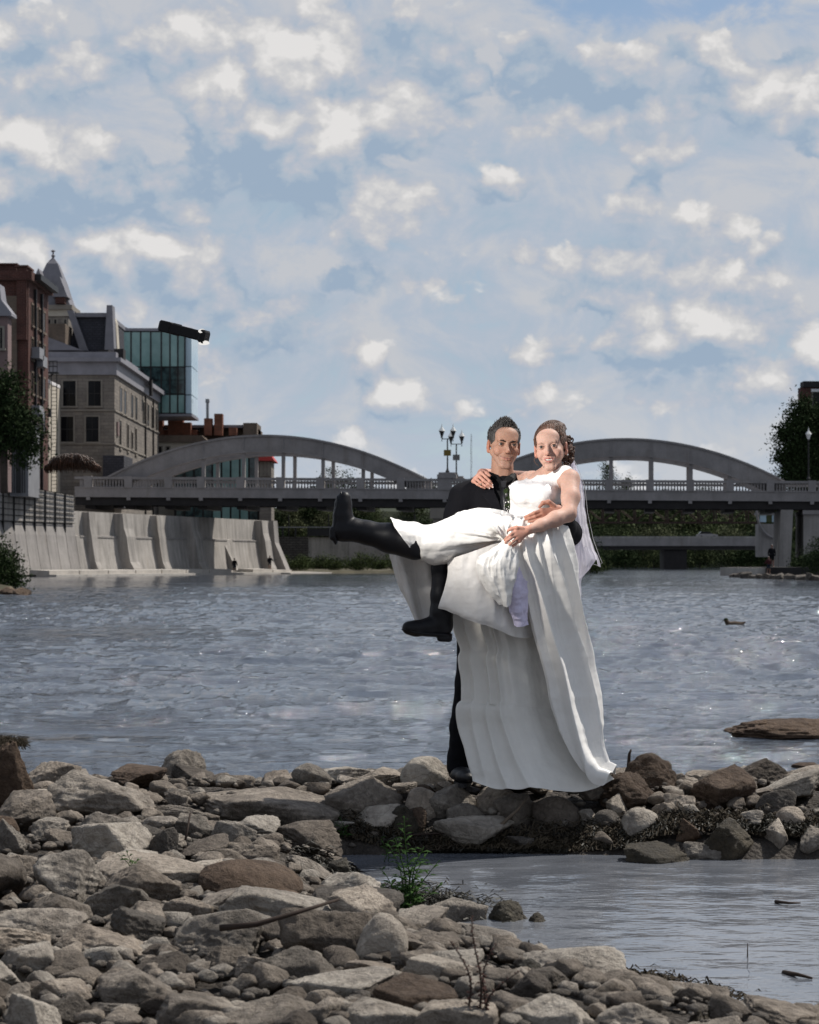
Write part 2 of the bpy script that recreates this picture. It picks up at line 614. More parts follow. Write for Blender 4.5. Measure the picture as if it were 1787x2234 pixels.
# ------------------------------------------------------------------ water
def water_fn(calm):
    def fn(nt):
        pos = nt.geo.outputs['Position']
        if calm:
            q = nt.v('MULTIPLY', pos, (1.0, 1.5, 1.0))
            n1 = nt.noise(q, 3.2, 3.0, 0.45)
            n2 = nt.noise(nt.v('MULTIPLY', pos, (1.0, 2.4, 1.0)), 12.0, 3.0, 0.5)
            h = nt.m('ADD', nt.m('MULTIPLY', n1, 1.0), nt.m('MULTIPLY', n2, 0.16))
            nrm = nt.bump(h, 0.42, 0.05)
            bed = nt.noise(pos, 2.0, 5.0, 0.6)
            col = nt.ramp(bed, [(0.35, (0.095, 0.103, 0.120)), (0.65, (0.150, 0.158, 0.178))])
            nt.b.inputs['Roughness'].default_value = 0.02
        else:
            y_ = nt.sep(pos)[1]
            patch = nt.noise(nt.v('MULTIPLY', pos, (0.10, 0.20, 1.0)), 1.0, 4.0, 0.6)
            chop = nt.m('MULTIPLY', nt.mapr(y_, 45.0, 130.0, 1.0, 0.22), nt.mapr(patch, 0.36, 0.62, 0.35, 1.25))
            q = nt.v('MULTIPLY', pos, (1.0, 1.25, 1.0))
            n0 = nt.noise(nt.v('MULTIPLY', pos, (0.6, 1.0, 1.0)), 0.8, 4.0, 0.6)
            n1 = nt.noise(q, 2.6, 6.0, 0.62, 0.4)
            n2 = nt.noise(q, 11.0, 4.0, 0.6)
            h = nt.m('ADD', nt.m('MULTIPLY', n0, 1.7), nt.m('ADD', n1, nt.m('MULTIPLY', n2, 0.22)))
            nrm = nt.bump(nt.m('MULTIPLY', h, chop), 1.0, 0.115)
            col = nt.ramp(n1, [(0.3, (0.016, 0.021, 0.030)), (0.7, (0.060, 0.074, 0.098))])
            fo = nt.m('MULTIPLY', nt.mapr(patch, 0.52, 0.66), nt.mapr(nt.noise(q, 5.0, 6.0, 0.7), 0.63, 0.70))
            col = nt.mix(nt.m('MULTIPLY', fo, nt.mapr(y_, 50.0, 100.0, 0.4, 0.0)), col, (0.75, 0.78, 0.80))
            nt.b.inputs['Roughness'].default_value = 0.07
        nt.put(nt.b.inputs['Base Color'], col)
        nt.put(nt.b.inputs['Normal'], nrm)
        nt.b.inputs['IOR'].default_value = 1.9 if not calm else 2.6
        nt.b.inputs['Specular IOR Level'].default_value = 1.0
    return fn


M['river'] = material('river_water', water_fn(False))
M['pool'] = material('pool_water', water_fn(True))


def wave_h(x, y):
    q = np.stack([x * 0.55, y, x * 0], -1).reshape(-1, 3)
    rapid = smooth01(0.5 + 1.3 * fbm(np.stack([x * 0.04, y * 0.11, x * 0], -1).reshape(-1, 3), 3, 77))
    rapid = rapid + 0.9 * np.exp(-((y.ravel() - 35) / 6.0) ** 2) * smooth01((x.ravel() + 6) / 8)
    w1 = fbm(q * 1.3, 3, 31, ridged=True) * 0.058
    w2 = fbm(q * 3.6, 3, 41, ridged=True) * 0.050
    w3 = fbm(q * 0.35, 2, 51) * 0.03
    fade = 1.0 / (1 + (y.ravel() / 120.0) ** 2)
    return ((w1 + w2) * (0.35 + 1.1 * rapid) + w3).reshape(x.shape) * fade.reshape(x.shape)


ys = 10.4 * np.exp(np.linspace(0, math.log(2600 / 10.4), 1000))
us = np.concatenate([np.linspace(-1.6, -0.27, 30)[:-1], np.linspace(-0.27, 0.27, 430), np.linspace(0.27, 1.6, 30)[1:]])
U, Y = np.meshgrid(us, ys)
X = U * Y
Z = wave_h(X, Y) * smooth01((Y - 11.0) / 2.0)
tag(link('river', np_mesh('river', np.stack([X, Y, Z], -1).reshape(-1, 3), grid_faces(*X.shape), M['river'])), kind='structure')
xs = np.linspace(-0.7, 9, 320)
ys = np.linspace(4.2, 10.2, 260)
X, Y = np.meshgrid(xs, ys)
q = np.stack([X * 0.6 + Y * 0.15, Y, X * 0], -1).reshape(-1, 3)
Z = (0.004 * fbm(q * 2.2, 3, 61) + 0.002 * fbm(q * 7, 2, 62)).reshape(X.shape)
tag(link('pool_water', np_mesh('pool_water', np.stack([X, Y, Z], -1).reshape(-1, 3), grid_faces(*X.shape), M['pool'])), kind='structure')

# ------------------------------------------------------------------ rocks
def ico(sub):
    bm = bmesh.new()
    bmesh.ops.create_icosphere(bm, subdivisions=sub, radius=1.0)
    V = np.array([v.co[:] for v in bm.verts], np.float32)
    F = np.array([[v.index for v in f.verts] for f in bm.faces], np.int32)
    bm.free()
    return V, F


ICO = {k: ico(k) for k in (1, 2, 3, 5)}


def rock_shape(seed, sub=5, style='angular'):
    """unit rock about 2 x 2 x 2, cleaved faces with weathered edges"""
    r_ = np.random.default_rng(seed)
    V, F = ICO[sub]
    D = V / np.linalg.norm(V, axis=1, keepdims=True)
    pw = {'angular': 5.0, 'slab': 6.0, 'round': 2.4, 'knob': 2.6}[style]
    Q = r_.normal(size=(3, 3))
    Q, _ = np.linalg.qr(Q * .35 + np.eye(3))
    rad = (np.abs(D @ Q) ** pw).sum(1) ** (-1 / pw)
    n = {'angular': 11, 'slab': 9, 'round': 16, 'knob': 12}[style]
    for k in range(n):
        nn = r_.normal(size=3)
        if style == 'slab' and k < 3:
            nn = np.array([r_.normal() * .30, r_.normal() * .30, 1.0])
        if style == 'angular' and k < 3:
            nn[2] = abs(nn[2]) + .6
        nn /= np.linalg.norm(nn)
        c = r_.uniform(0.55, 0.98) if style != 'round' else r_.uniform(0.84, 1.0)
        dt = D @ nn
        cut = np.where(dt > 0.05, c / np.maximum(dt, 0.05), 9.0)
        kk = {'angular': .014, 'slab': .012, 'round': .14, 'knob': .06}[style]
        h = np.clip(0.5 + 0.5 * (rad - cut) / kk, 0, 1)
        rad = rad * (1 - h) + cut * h - kk * h * (1 - h)
    Pn = D * rad[:, None]
    off = r_.uniform(0, 50, 3)
    amp = {'angular': 1.0, 'slab': 0.85, 'round': 0.45, 'knob': 1.3}[style]
    d = 0.05 * fbm(Pn * 1.7 + off, 3, seed) + 0.062 * fbm(Pn * 4.6 + off, 4, seed + 3, ridged=True) + 0.032 * fbm(Pn * 13 + off, 3, seed + 5, ridged=True)
    if style in ('slab', 'angular'):     # bedding planes: stepped ledges on the flanks
        lay = Pn[:, 2] * (4.5 if style == 'slab' else 3.0) + 0.9 * vnoise(Pn * 1.3 + off, seed + 9)
        d += 0.035 * (smooth01((lay - np.floor(lay) - 0.5) * 5 + 0.5) - 0.5) * (1 - np.abs(D[:, 2]))
    if style == 'knob':
        cell = np.full(len(Pn), 9.0)
        for c in r_.normal(size=(70, 3)):
            c = c / np.linalg.norm(c)
            cell = np.minimum(cell, np.linalg.norm(D - c, axis=1))
        d += 0.16 * (0.30 - cell)
    Pn = Pn + D * (d * amp)[:, None]
    ext = np.abs(Pn).max(0)
    return Pn / ext, F


STYLES = ['angular'] * 12 + ['slab'] * 10 + ['round'] * 4 + ['knob'] * 2
ROCKS = {}
for i, st in enumerate(STYLES):
    V_, F_ = rock_shape(100 + i, 5, st)
    ROCKS.setdefault(st, []).append((V_, F_))
rock_cache = {}


def rock_mesh(style, idx, matname):
    key = (style, idx % len(ROCKS[style]), matname)
    if key not in rock_cache:
        V_, F_ = ROCKS[style][key[1]]
        rock_cache[key] = np_mesh('rock', V_, F_, M[matname])
    return rock_cache[key]


def ray_ground(px, py):
    """distance at which a sight line meets the bank (or the pool)"""
    d = np.arange(3.5, 16.0, 0.015)
    x = (px - CX) / FPX * d
    zr = CAMZ - (py - HY) / FPX * d
    zg = ground_z(x, d)
    zg = np.where(pool_sd(x, d) < 0, np.maximum(zg, 0.0), zg)
    hit = np.nonzero(zr <= zg)[0]
    return float(d[hit[0]]) if len(hit) else float(min(CAMZ * FPX / (py - HY), 15.0))


RK = []      # (x, y, radius) of rocks already laid


def hero(name, x0, y0, x1, y1, style, idx, mat, label, rot=0.0, tilt=(0, 0), deep=0.75, dd=None, cat='rock', lift=0.0):
    """a rock whose outline fills the given photo box; its true size follows from where it lies"""
    xc = (x0 + x1) / 2
    d = ray_ground(xc, y1) if dd is None else dd
    w = (x1 - x0) / FPX * d
    dep = min(max(w * deep, 0.10), 0.75)
    zg0 = CAMZ - (y1 - HY) / FPX * d
    hh = (y1 - y0) / FPX * d
    k_ = 0.42
    while k_ > -0.1:
        q_ = P(xc, y1, d + dep * k_)
        if gz(q_.x, q_.y) < zg0 + 0.30 * hh:
            break
        k_ -= 0.06
    dc = d + dep * k_
    p = P(xc, y1, dc)
    zg = CAMZ - (y1 - HY) / FPX * d
    ztop = CAMZ - (y0 - HY) / FPX * (dc + dep * 0.08)
    h = max(ztop - zg, 0.05)
    o = link(name, rock_mesh(style, idx, mat))
    sink = 0.30 * h + 0.05
    if rot % 180 > 60 and rot % 180 < 120:
        rot = rot - 90
    o.scale = (w * 0.54 * dc / d, dep * 0.54, (h + sink) * 0.52)
    o.location = (p.x, dc, ztop - (h + sink) * 0.5)
    o.rotation_mode = 'XYZ'
    o.rotation_euler = (R(tilt[0]), R(tilt[1]), R(rot))
    tag(o, label, cat, 'rocks of the river spit')
    RK.append((p.x, dc, max(w, dep) * 0.42))
    return o


def HA(x0, y0, x1, y1, *a, **k):
    s = 1.9167
    return hero('rock', x0 / s, 1550 + y0 / s, x1 / s, 1550 + y1 / s, *a, **k)


def HB(x0, y0, x1, y1, *a, **k):
    s = 1.9167
    return hero('rock', 887 + x0 / s, 1550 + y0 / s, 887 + x1 / s, 1550 + y1 / s, *a, **k)


HA(-60, 130, 150, 440, 'angular', 0, 'brown_rock', 'tall dark brown boulder with shaggy top at left edge of the shore', 10)
HA(30, 275, 190, 432, 'angular', 1, 'brown_rock', 'brown angular rock leaning beside the shaggy brown boulder', 40)
HA(165, 258, 700, 437, 'angular', 8, 'rock', 'long hulking grey boulder lying left of the knobbly boulder', 6, (0, 4))
HA(650, 165, 885, 318, 'knob', 0, 'rock', 'knobbly conglomerate boulder standing alone against the river', 0, dd=10.7)
HA(760, 306, 1410, 432, 'slab', 0, 'rock', 'long low grey slab to the right below the knobbly boulder', 4, (0, 5))
HA(1345, 276, 1690, 442, 'angular', 2, 'rock', 'blocky shaded rock left of the groom with pale top', 15)
HA(690, 305, 785, 395, 'angular', 3, 'rock', 'small upright grey rock under the knobbly boulder', 0)
HA(200, 447, 625, 628, 'slab', 1, 'pale_rock', 'pale tilted slab with sharp raised right corner and dark hollow beneath', 10, (0, -13))
HA(120, 575, 480, 765, 'angular', 4, 'rock', 'grey wedge rock sloping down to the right below the tilted slab', 30, (0, 16))
HA(350, 600, 870, 725, 'slab', 2, 'pale_rock', 'broad flat pale slab with black gap under its front edge', 0, (4, 0))
HA(860, 690, 1360, 880, 'slab', 3, 'pale_rock', 'large smooth pale slab sloping towards the pool with dark underside', 12, (0, 10))
HA(1340, 700, 1650, 872, 'slab', 4, 'rock', 'pitted brownish slab beside the green shore plant', 0, (0, -3))
HA(1150, 795, 1550, 1024, 'angular', 5, 'dark_rock', 'big dark domed boulder in front of the sloping pale slab', 20)
HA(1480, 850, 1695, 1034, 'round', 1, 'pale_rock', 'pale rounded rock tucked against the big dark domed boulder', 0, (0, 14))
HA(740, 830, 1135, 1012, 'angular', 6, 'rock', 'lumpy grey rock left of the big dark domed boulder', 5)
HA(560, 985, 855, 1102, 'slab', 5, 'dark_rock', 'dark flat-topped block with pale rim', 0)
HA(820, 960, 1035, 1078, 'angular', 10, 'rock', 'ridged grey rock right of the dark flat-topped block', 10, (0, 14))
HA(-40, 940, 232, 1092, 'angular', 7, 'pale_rock', 'pale rough boulder cut by the left edge of the shore', 0)
HA(-30, 580, 152, 695, 'slab', 6, 'rock', 'grey slab at left edge beside the wedge rock', 8)
HA(230, 898, 665, 1012, 'angular', 8, 'rock', 'cracked low grey ledge above the dark flat-topped block', 3, (0, 4))
HA(1070, 988, 1455, 1122, 'slab', 7, 'rock', 'layered grey ledge in front of the big dark domed boulder', 0)
HA(1170, 1050, 1630, 1184, 'slab', 8, 'pale_rock', 'long pale ledge with stepped edge below the layered grey ledge', -4)
HA(-50, 1168, 245, 1330, 'slab', 1, 'pale_rock', 'big smooth pale slab in the bottom left corner', 5, (0, 6))
HA(400, 1078, 805, 1222, 'angular', 0, 'rock', 'broken grey rock with a shaded front face near the bottom left', 70)
HA(600, 1135, 965, 1296, 'slab', 3, 'rock', 'grey slab with a pale crest near the bottom edge', 30, (0, 8))
HA(900, 1165, 1405, 1320, 'slab', 5, 'rock', 'wide flat grey slab on the bottom edge below the driftwood', 12)
HA(1250, 1148, 1515, 1295, 'angular', 3, 'rock', 'pyramid-shaped grey rock right of the driftwood', 50)
HA(1420, 1200, 1760, 1330, 'slab', 2, 'pale_rock', 'pale slab on the bottom edge by the red dock stalks', 0)
HA(140, 1078, 420, 1202, 'angular', 11, 'rock', 'low broken grey rock above the small dark corner rock', 0)
HA(-30, 1128, 192, 1205, 'angular', 4, 'rock', 'grey rock wedged above the corner slab', 60)
HA(200, 1180, 392, 1284, 'angular', 2, 'dark_rock', 'small dark angular rock right of the corner slab', 0)
HA(635, 490, 755, 612, 'angular', 6, 'dark_rock', 'dark cube-like rock right of the pale tilted slab', 25)
HA(735, 400, 905, 532, 'angular', 1, 'rock', 'split grey rock with open cracks in the middle of the left bank', 110)
HA(875, 440, 1070, 562, 'slab', 6, 'rock', 'grey slab sloping down to the right beside the split rock', 0, (0, 20))
HA(935, 540, 1165, 622, 'angular', 5, 'rock', 'craggy grey rock at the start of the weed strip', 0)
HA(915, 618, 1305, 724, 'slab', 7, 'rock', 'thin-bedded layered slab above the sloping pale slab', 0, (0, 4))
HA(125, 434, 335, 524, 'angular', 9, 'rock', 'grey blocky rock in a row under the long boulder', 30)
HA(-30, 455, 122, 592, 'angular', 8, 'rock', 'grey chunky rock at left edge below the brown rocks', 0)
HA(320, 418, 640, 524, 'angular', 8, 'rock', 'low grey rock behind the pale tilted slab', 40)
HA(1450, 380, 1695, 472, 'angular', 10, 'pale_rock', 'pale rough rock on the spit left of the groom', 0)
HA(1615, 395, 1760, 525, 'knob', 1, 'weedy_rock', 'dark weed-covered lump at the end of the pale flat slab', 0)
HA(1340, 598, 1462, 692, 'angular', 7, 'weedy_rock', 'black wet block at the tip of the small inlet', 0)
HA(-40, 818, 405, 944, 'angular', 6, 'rock', 'jagged grey ledge at the left edge of the bank', 4, (0, 3))
HA(480, 788, 685, 902, 'slab', 0, 'rock', 'leaning grey flagstone near the blue bottle cap', 20, (0, -14))
HA(680, 738, 895, 865, 'angular', 3, 'rock', 'grey block in the hollow left of the sloping pale slab', 80)
HB(-20, 190, 175, 316, 'round', 3, 'pale_rock', 'pale round-topped rock just left of the shiny black shoe', 0)
HB(770, 258, 1060, 388, 'knob', 0, 'brown_rock', 'cracked dark brown boulder at the end of the dress train', 20)
HB(890, 180, 1165, 372, 'knob', 1, 'brown_rock', 'tallest dark brown boulder right of the dress train', 70, dd=10.1)
HB(88, 308, 292, 424, 'angular', 2, 'rock', 'grey block in front of the shiny black shoe', 100)
HB(-20, 322, 142, 424, 'round', 2, 'pale_rock', 'pale egg-shaped rock below the pale round-topped rock', 30)
HB(525, 358, 722, 464, 'round', 0, 'dark_rock', 'smooth dark grey boulder on the spit below the train', 0)
HB(886, 408, 1064, 502, 'round', 1, 'pale_rock', 'smooth pale wedge boulder right of the smooth dark one', 20)
HB(85, 408, 435, 524, 'slab', 8, 'pale_rock', 'flat pale slab lying on the weed by the dead stick', 0, (0, 6))
HB(365, 343, 565, 454, 'angular', 0, 'rock', 'rough grey rock under the hem of the train', 20)
HB(1225, 233, 1485, 316, 'angular', 4, 'rock', 'low grey rock on the far side of the spit', 0)
HB(1428, 223, 1585, 292, 'angular', 7, 'dark_rock', 'dark low rock at the water line on the right', 30)
HB(1612, 198, 1760, 256, 'angular', 1, 'brown_rock', 'reddish brown rock by the river at the right edge', 0)
HB(1462, 328, 1645, 436, 'angular', 6, 'dark_rock', 'dark squared rock near the right edge of the spit', 0)
HB(1536, 400, 1675, 486, 'round', 3, 'rock', 'round grey rock under the dark squared rock', 0)
HB(1236, 448, 1465, 592, 'knob', 1, 'weedy_rock', 'dark brown mossy lump at the edge of the pool', 40)
HB(865, 528, 1175, 642, 'slab', 4, 'weedy_rock', 'black weed-draped ledge overhanging the pool', 0)
HB(1150, 538, 1315, 612, 'angular', 5, 'rock', 'grey rock with wet foot beside the dark mossy lump', 10)
HB(1128, 453, 1244, 524, 'angular', 8, 'brown_rock', 'brown rock above the weed-draped ledge', 0)
HB(1478, 453, 1628, 548, 'angular', 2, 'rock', 'grey rock right of the dark mossy lump', 60)
HB(78, 738, 338, 894, 'angular', 3, 'rock', 'grey rock standing in the pool beside the green plant', 15)
HB(338, 793, 505, 884, 'knob', 0, 'weedy_rock', 'dark weedy rock awash in the pool', 0)
HB(505, 843, 595, 890, 'knob', 1, 'weedy_rock', 'smallest wet black rock in the pool with a glint', 0)
HB(445, 1036, 595, 1096, 'knob', 1, 'weedy_rock', 'wet black rock by the near edge of the pool', 90)
HB(-30, 1008, 320, 1122, 'slab', 6, 'pale_rock', 'long pale wedge slab pointing into the pool', 0, (0, 12))
HB(-10, 1158, 375, 1330, 'slab', 3, 'pale_rock', 'pale flat slab behind the red dock stalks', 0)
HB(385, 1088, 615, 1205, 'angular', 0, 'dark_rock', 'dark shaded rock under the weed mound', 130)
HB(425, 1188, 825, 1330, 'slab', 7, 'pale_rock', 'pale broad slab at the near shore of the pool', 0)
HB(795, 1208, 1125, 1330, 'angular', 4, 'rock', 'grey rock at the near shore below the weed mound', 0)
HB(1178, 1228, 1275, 1280, 'knob', 0, 'weedy_rock', 'small wet dark rock in the pool at the bottom edge', 0)
HB(1075, 1258, 1430, 1340, 'angular', 7, 'rock', 'dark-footed grey rock in the lower right corner of the bank', 0)
HB(288, 313, 465, 404, 'round', 2, 'rock', 'flat grey stone at the toe of the train', 0)
HB(718, 388, 805, 456, 'angular', 1, 'pale_rock', 'small pale rock between the smooth dark boulder and the wedge boulder', 0)
HB(778, 413, 895, 478, 'round', 3, 'dark_rock', 'dark oval rock left of the smooth pale wedge boulder', 0)
HB(1072, 338, 1205, 406, 'angular', 5, 'rock', 'grey rock in front of the tallest dark brown boulder', 0)
HB(818, 348, 945, 426, 'angular', 2, 'pale_rock', 'pale rock in front of the cracked dark brown boulder', 45)
HB(168, 388, 325, 456, 'round', 0, 'rock', 'low grey rock above the flat pale slab', 0)
HB(-30, 403, 95, 486, 'angular', 6, 'brown_rock', 'brown rock left of the flat pale slab', 0)
HB(1315, 32, 1900, 112, 'knob', 0, 'brown_rock', 'flat brown rock awash in the river by the right edge', 0, dd=15.6, deep=0.5)

# ---- more stones of the bank, each its own object
def fill_label(st, mt, s, x, y):
    tone = {'rock': 'grey', 'pale_rock': 'pale', 'dark_rock': 'dark', 'brown_rock': 'brown'}[mt]
    shape = {'angular': 'angular rock', 'slab': 'flat slab', 'round': 'rounded stone'}[st]
    size = 'small' if s < .085 else ('mid-sized' if s < .13 else 'larger')
    if y > 9.45:
        zone = 'on the spit right of the dress' if x > .95 else ('on the spit below the couple' if x > -.15 else 'at the far edge of the left bank by the river')
    elif x > .1 and y < 7.6:
        zone = 'on the near shore of the pool'
    elif y > 8.3:
        zone = 'at the back of the left bank'
    elif y > 6.6:
        zone = 'in the middle of the left bank'
    else:
        zone = 'at the front of the left bank'
    return '%s %s %s %s' % (size, tone, shape, zone)


rr = np.random.default_rng(5)
n_fill, tries = 0, 0
N_FILL = 212
while n_fill < N_FILL and tries < 60000:
    tries += 1
    if n_fill % 3 == 0:            # the spit right and left of the couple
        y = rr.uniform(9.45, 11.6)
        x = rr.uniform(-0.06, 0.225) * y
    else:
        y = rr.uniform(4.9, 12.5)
        x = rr.uniform(-0.225, 0.225) * y
    sd = float(pool_sd(np.array([x]), np.array([y]))[0])
    z = gz(x, y)
    if sd < 0.03 or z < -0.10:
        continue
    s = rr.uniform(0.05, 0.13) if n_fill > 60 else rr.uniform(0.10, 0.18)
    bad = False
    for (qx, qy, qr) in RK:
        if math.hypot(qx - x, (qy - y) * 0.8) < (qr + s) * (0.95 if n_fill < 60 else 0.78):
            bad = True
            break
    if bad:
        continue
    if 0.15 < x < 1.05 and 9.6 < y < 10.25:        # where the couple stands
        s = min(s, 0.07)
    st = rr.choice(['angular', 'slab', 'angular', 'slab', 'angular', 'slab', 'round'])
    mt = rr.choice(['rock', 'rock', 'rock', 'pale_rock', 'dark_rock', 'brown_rock'], p=[.25, .25, .16, .16, .11, .07])
    o = link('rock', rock_mesh(str(st), int(rr.integers(0, 12)), str(mt)))
    hs = s * rr.uniform(0.42, 0.75) * (0.7 if st == 'slab' else 1)
    o.scale = (s * rr.uniform(0.9, 1.35), s * rr.uniform(0.8, 1.1), hs)
    o.location = (x, y, z + hs * 0.35)
    o.rotation_euler = (rr.normal() * 0.18, rr.normal() * 0.18, rr.uniform(0, 6.28))
    tag(o, fill_label(str(st), str(mt), s, x, y), 'rock', 'rocks of the river spit')
    RK.append((x, y, s * 0.8))
    n_fill += 1


# ---- the loose stones nobody could count
def loose_stones(name, n, smin, smax, zone, mat, seed, kind_label, zoff=0.25, sub=1, p=2.2):
    r_ = np.random.default_rng(seed)
    base = []
    for k in range(12):
        Vr, F0 = rock_shape(700 + k, sub, 'angular' if k % 3 else 'slab')
        base.append(Vr * np.array([1, .8, .55]))
    V0 = Vr
    VV, FF, nv = [], [], 0
    RKA = np.array(RK)
    cnt = 0
    while cnt < n:
        m = n
        x, y = zone(r_, m)
        sd = pool_sd(x, y)
        z = ground_z(x, y)
        ok = (sd > 0.0) & (z > -0.10)
        x, y, z = x[ok], y[ok], z[ok]
        for i in range(len(x)):
            if cnt >= n:
                break
            s = smin + (smax - smin) * r_.random() ** p
            if s > .045 and len(RK) and ((np.hypot(RKA[:, 0] - x[i], RKA[:, 1] - y[i]) < RKA[:, 2] * .85 + s * .4).any()):
                continue
            if sd[ok][i] < s * 1.2 or (0.12 < x[i] < 1.1 and 9.55 < y[i] < 10.3 and s > .05):
                continue
            a = r_.uniform(0, 6.28)
            b = base[r_.integers(0, 10)] * s
            ca, sa = math.cos(a), math.sin(a)
            q = np.stack([b[:, 0] * ca - b[:, 1] * sa, b[:, 0] * sa + b[:, 1] * ca, b[:, 2]], 1)
            VV.append(q + np.array([x[i], y[i], z[i] + s * zoff]))
            FF.append(F0 + nv)
            nv += len(V0)
            cnt += 1
    o = link(name, np_mesh(name, np.concatenate(VV), np.concatenate(FF), M[mat], smooth=False))
    o['kind'] = 'stuff'
    return o


def zone_near(r_, m):
    y = r_.uniform(4.7, 12.6, m)
    return r_.uniform(-0.235, 0.235, m) * y, y


def zone_side(r_, m):
    y = r_.uniform(4.0, 12.8, m)
    sgn = np.where(r_.random(m) < 0.5, -1, 1)
    return sgn * (r_.uniform(0.23, 0.62, m) * y + 0.05), y


loose_stones('loose_stones', 460, 0.035, 0.085, zone_near, 'rock', 71, '', sub=3, p=1.3, zoff=0.12)
loose_stones('loose_stones', 180, 0.03, 0.08, zone_near, 'pale_rock', 75, '', sub=3, p=1.3, zoff=0.12)
loose_stones('loose_stones', 200, 0.03, 0.08, zone_near, 'dark_rock', 76, '', sub=3, p=1.3, zoff=0.12)
loose_stones('loose_stones', 2200, 0.010, 0.034, zone_near, 'dark_rock', 74, '', sub=1)
loose_stones('loose_stones', 900, 0.010, 0.040, zone_near, 'rock', 72, '', sub=1)
loose_stones('loose_stones', 700, 0.08, 0.26, zone_side, 'rock', 73, '', sub=2)

# ------------------------------------------------------------------ materials of the town
def concrete(name, col, streak=0.35, scale=0.35, joints=None):
    def fn(nt):
        pos = nt.geo.outputs['Position']
        blot = nt.noise(pos, scale, 7.0, 0.62)
        st = nt.noise(nt.v('MULTIPLY', pos, (1.0, 1.0, 0.07)), 1.6, 6.0, 0.62)
        grain = nt.noise(pos, 6.0, 5.0, 0.7)
        k = nt.m('ADD', nt.mapr(blot, 0.3, 0.7, 0.80, 1.15, 'LINEAR'), nt.m('MULTIPLY', nt.m('SUBTRACT', st, 0.5), streak * 2.2))
        k = nt.m('MULTIPLY', k, nt.mapr(grain, 0.3, 0.7, 0.9, 1.1, 'LINEAR'))
        cc = nt.v('SCALE', tuple(col), s=nt.m('MAXIMUM', k, 0.25))
        rust = nt.mapr(nt.noise(nt.v('MULTIPLY', pos, (1.0, 1.0, 0.12)), 0.8, 4.0, 0.6), 0.55, 0.75, 0.0, 0.45)
        cc = nt.mix(rust, cc, tuple(c * k_ for c, k_ in zip(col, (0.62, 0.55, 0.48))))
        nt.put(nt.b.inputs['Base Color'], cc)
        nt.b.inputs['Roughness'].default_value = 0.9
        nt.put(nt.b.inputs['Normal'], nt.bump(nt.m('ADD', grain, blot), 0.4, 0.04))
    return material(name, fn)


def brickwork(name, a, b, mortar, bw=0.22, bh=0.075, msize=0.012, var=0.25, axis='auto'):
    def fn(nt):
        pos = nt.geo.outputs['Position']
        x, y, z = nt.sep(pos)
        vec = nt.xyz(nt.m('ADD', x, y), z, 0.0)
        br = nt.new('ShaderNodeTexBrick')
        nt.put(br.inputs['Vector'], vec)
        br.inputs['Color1'].default_value = (*a, 1)
        br.inputs['Color2'].default_value = (*b, 1)
        br.inputs['Mortar'].default_value = (*mortar, 1)
        br.inputs['Scale'].default_value = 1.0
        br.inputs['Mortar Size'].default_value = msize
        br.inputs['Brick Width'].default_value = bw
        br.inputs['Row Height'].default_value = bh
        n = nt.noise(pos, 0.5, 6.0, 0.65)
        n2 = nt.noise(pos, 3.5, 5.0, 0.7)
        k = nt.m('MULTIPLY', nt.mapr(n, 0.3, 0.7, 1 - var, 1 + var, 'LINEAR'), nt.mapr(n2, 0.3, 0.7, 0.85, 1.15, 'LINEAR'))
        nt.put(nt.b.inputs['Base Color'], nt.v('SCALE', br.outputs[0], s=k))
        nt.b.inputs['Roughness'].default_value = 0.9
        nt.put(nt.b.inputs['Normal'], nt.bump(nt.m('ADD', nt.m('MULTIPLY', br.outputs['Fac'], -1.0), n2), 0.5, 0.02))
    return material(name, fn)


M['bridge'] = concrete('bridge_concrete', (0.235, 0.218, 0.212), 0.12, 0.5)
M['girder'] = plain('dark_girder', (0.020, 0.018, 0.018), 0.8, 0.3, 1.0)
M['wall_conc'] = concrete('river_wall_concrete', (0.295, 0.273, 0.25), 0.7, 0.3)
M['wall_old'] = concrete('old_grey_wall', (0.25, 0.232, 0.218), 0.45, 0.3)
M['step_conc'] = concrete('step_concrete', (0.40, 0.37, 0.335), 0.2, 0.4)
M['stone'] = brickwork('cut_stone', (0.195, 0.170, 0.145), (0.145, 0.128, 0.112), (0.115, 0.10, 0.09), 1.3, 0.42, 0.03, 0.22)
M['stone_trim'] = plain('stone_trim', (0.205, 0.182, 0.155), 0.85, 0.15, 1.0)
M['brick'] = brickwork('red_brick', (0.070, 0.025, 0.019), (0.050, 0.020, 0.016), (0.10, 0.06, 0.05), 0.5, 0.17, 0.02, 0.3)
M['brick2'] = brickwork('orange_brick', (0.20, 0.065, 0.035), (0.14, 0.050, 0.030), (0.12, 0.08, 0.06), 0.5, 0.17, 0.02, 0.3)
M['buff'] = brickwork('buff_brick', (0.14, 0.10, 0.075), (0.11, 0.085, 0.065), (0.10, 0.085, 0.07), 0.5, 0.17, 0.02, 0.25)
M['pink'] = plain('pink_render', (0.17, 0.12, 0.115), 0.9, 0.15, 0.6)
M['cream'] = plain('cream_render', (0.40, 0.36, 0.30), 0.9, 0.15, 0.6)
M['slate'] = brickwork('slate_roof', (0.045, 0.045, 0.055), (0.033, 0.034, 0.042), (0.025, 0.025, 0.03), 0.6, 0.3, 0.04, 0.2)
M['lead'] = plain('grey_roof_metal', (0.155, 0.15, 0.165), 0.55, 0.2, 1.0, bump=0.1)
M['cornice'] = plain('cornice_metal', (0.20, 0.195, 0.215), 0.6, 0.2, 0.8)
M['white_trim'] = plain('white_trim', (0.62, 0.60, 0.60), 0.7, 0.15, 1.0)
M['black_metal'] = plain('black_metal', (0.012, 0.012, 0.013), 0.5, 0.3, 3.0)
M['window_dark'] = plain('dark_window_glass', (0.006, 0.006, 0.007), 0.15, 0.3, 0.4, spec=0.15)
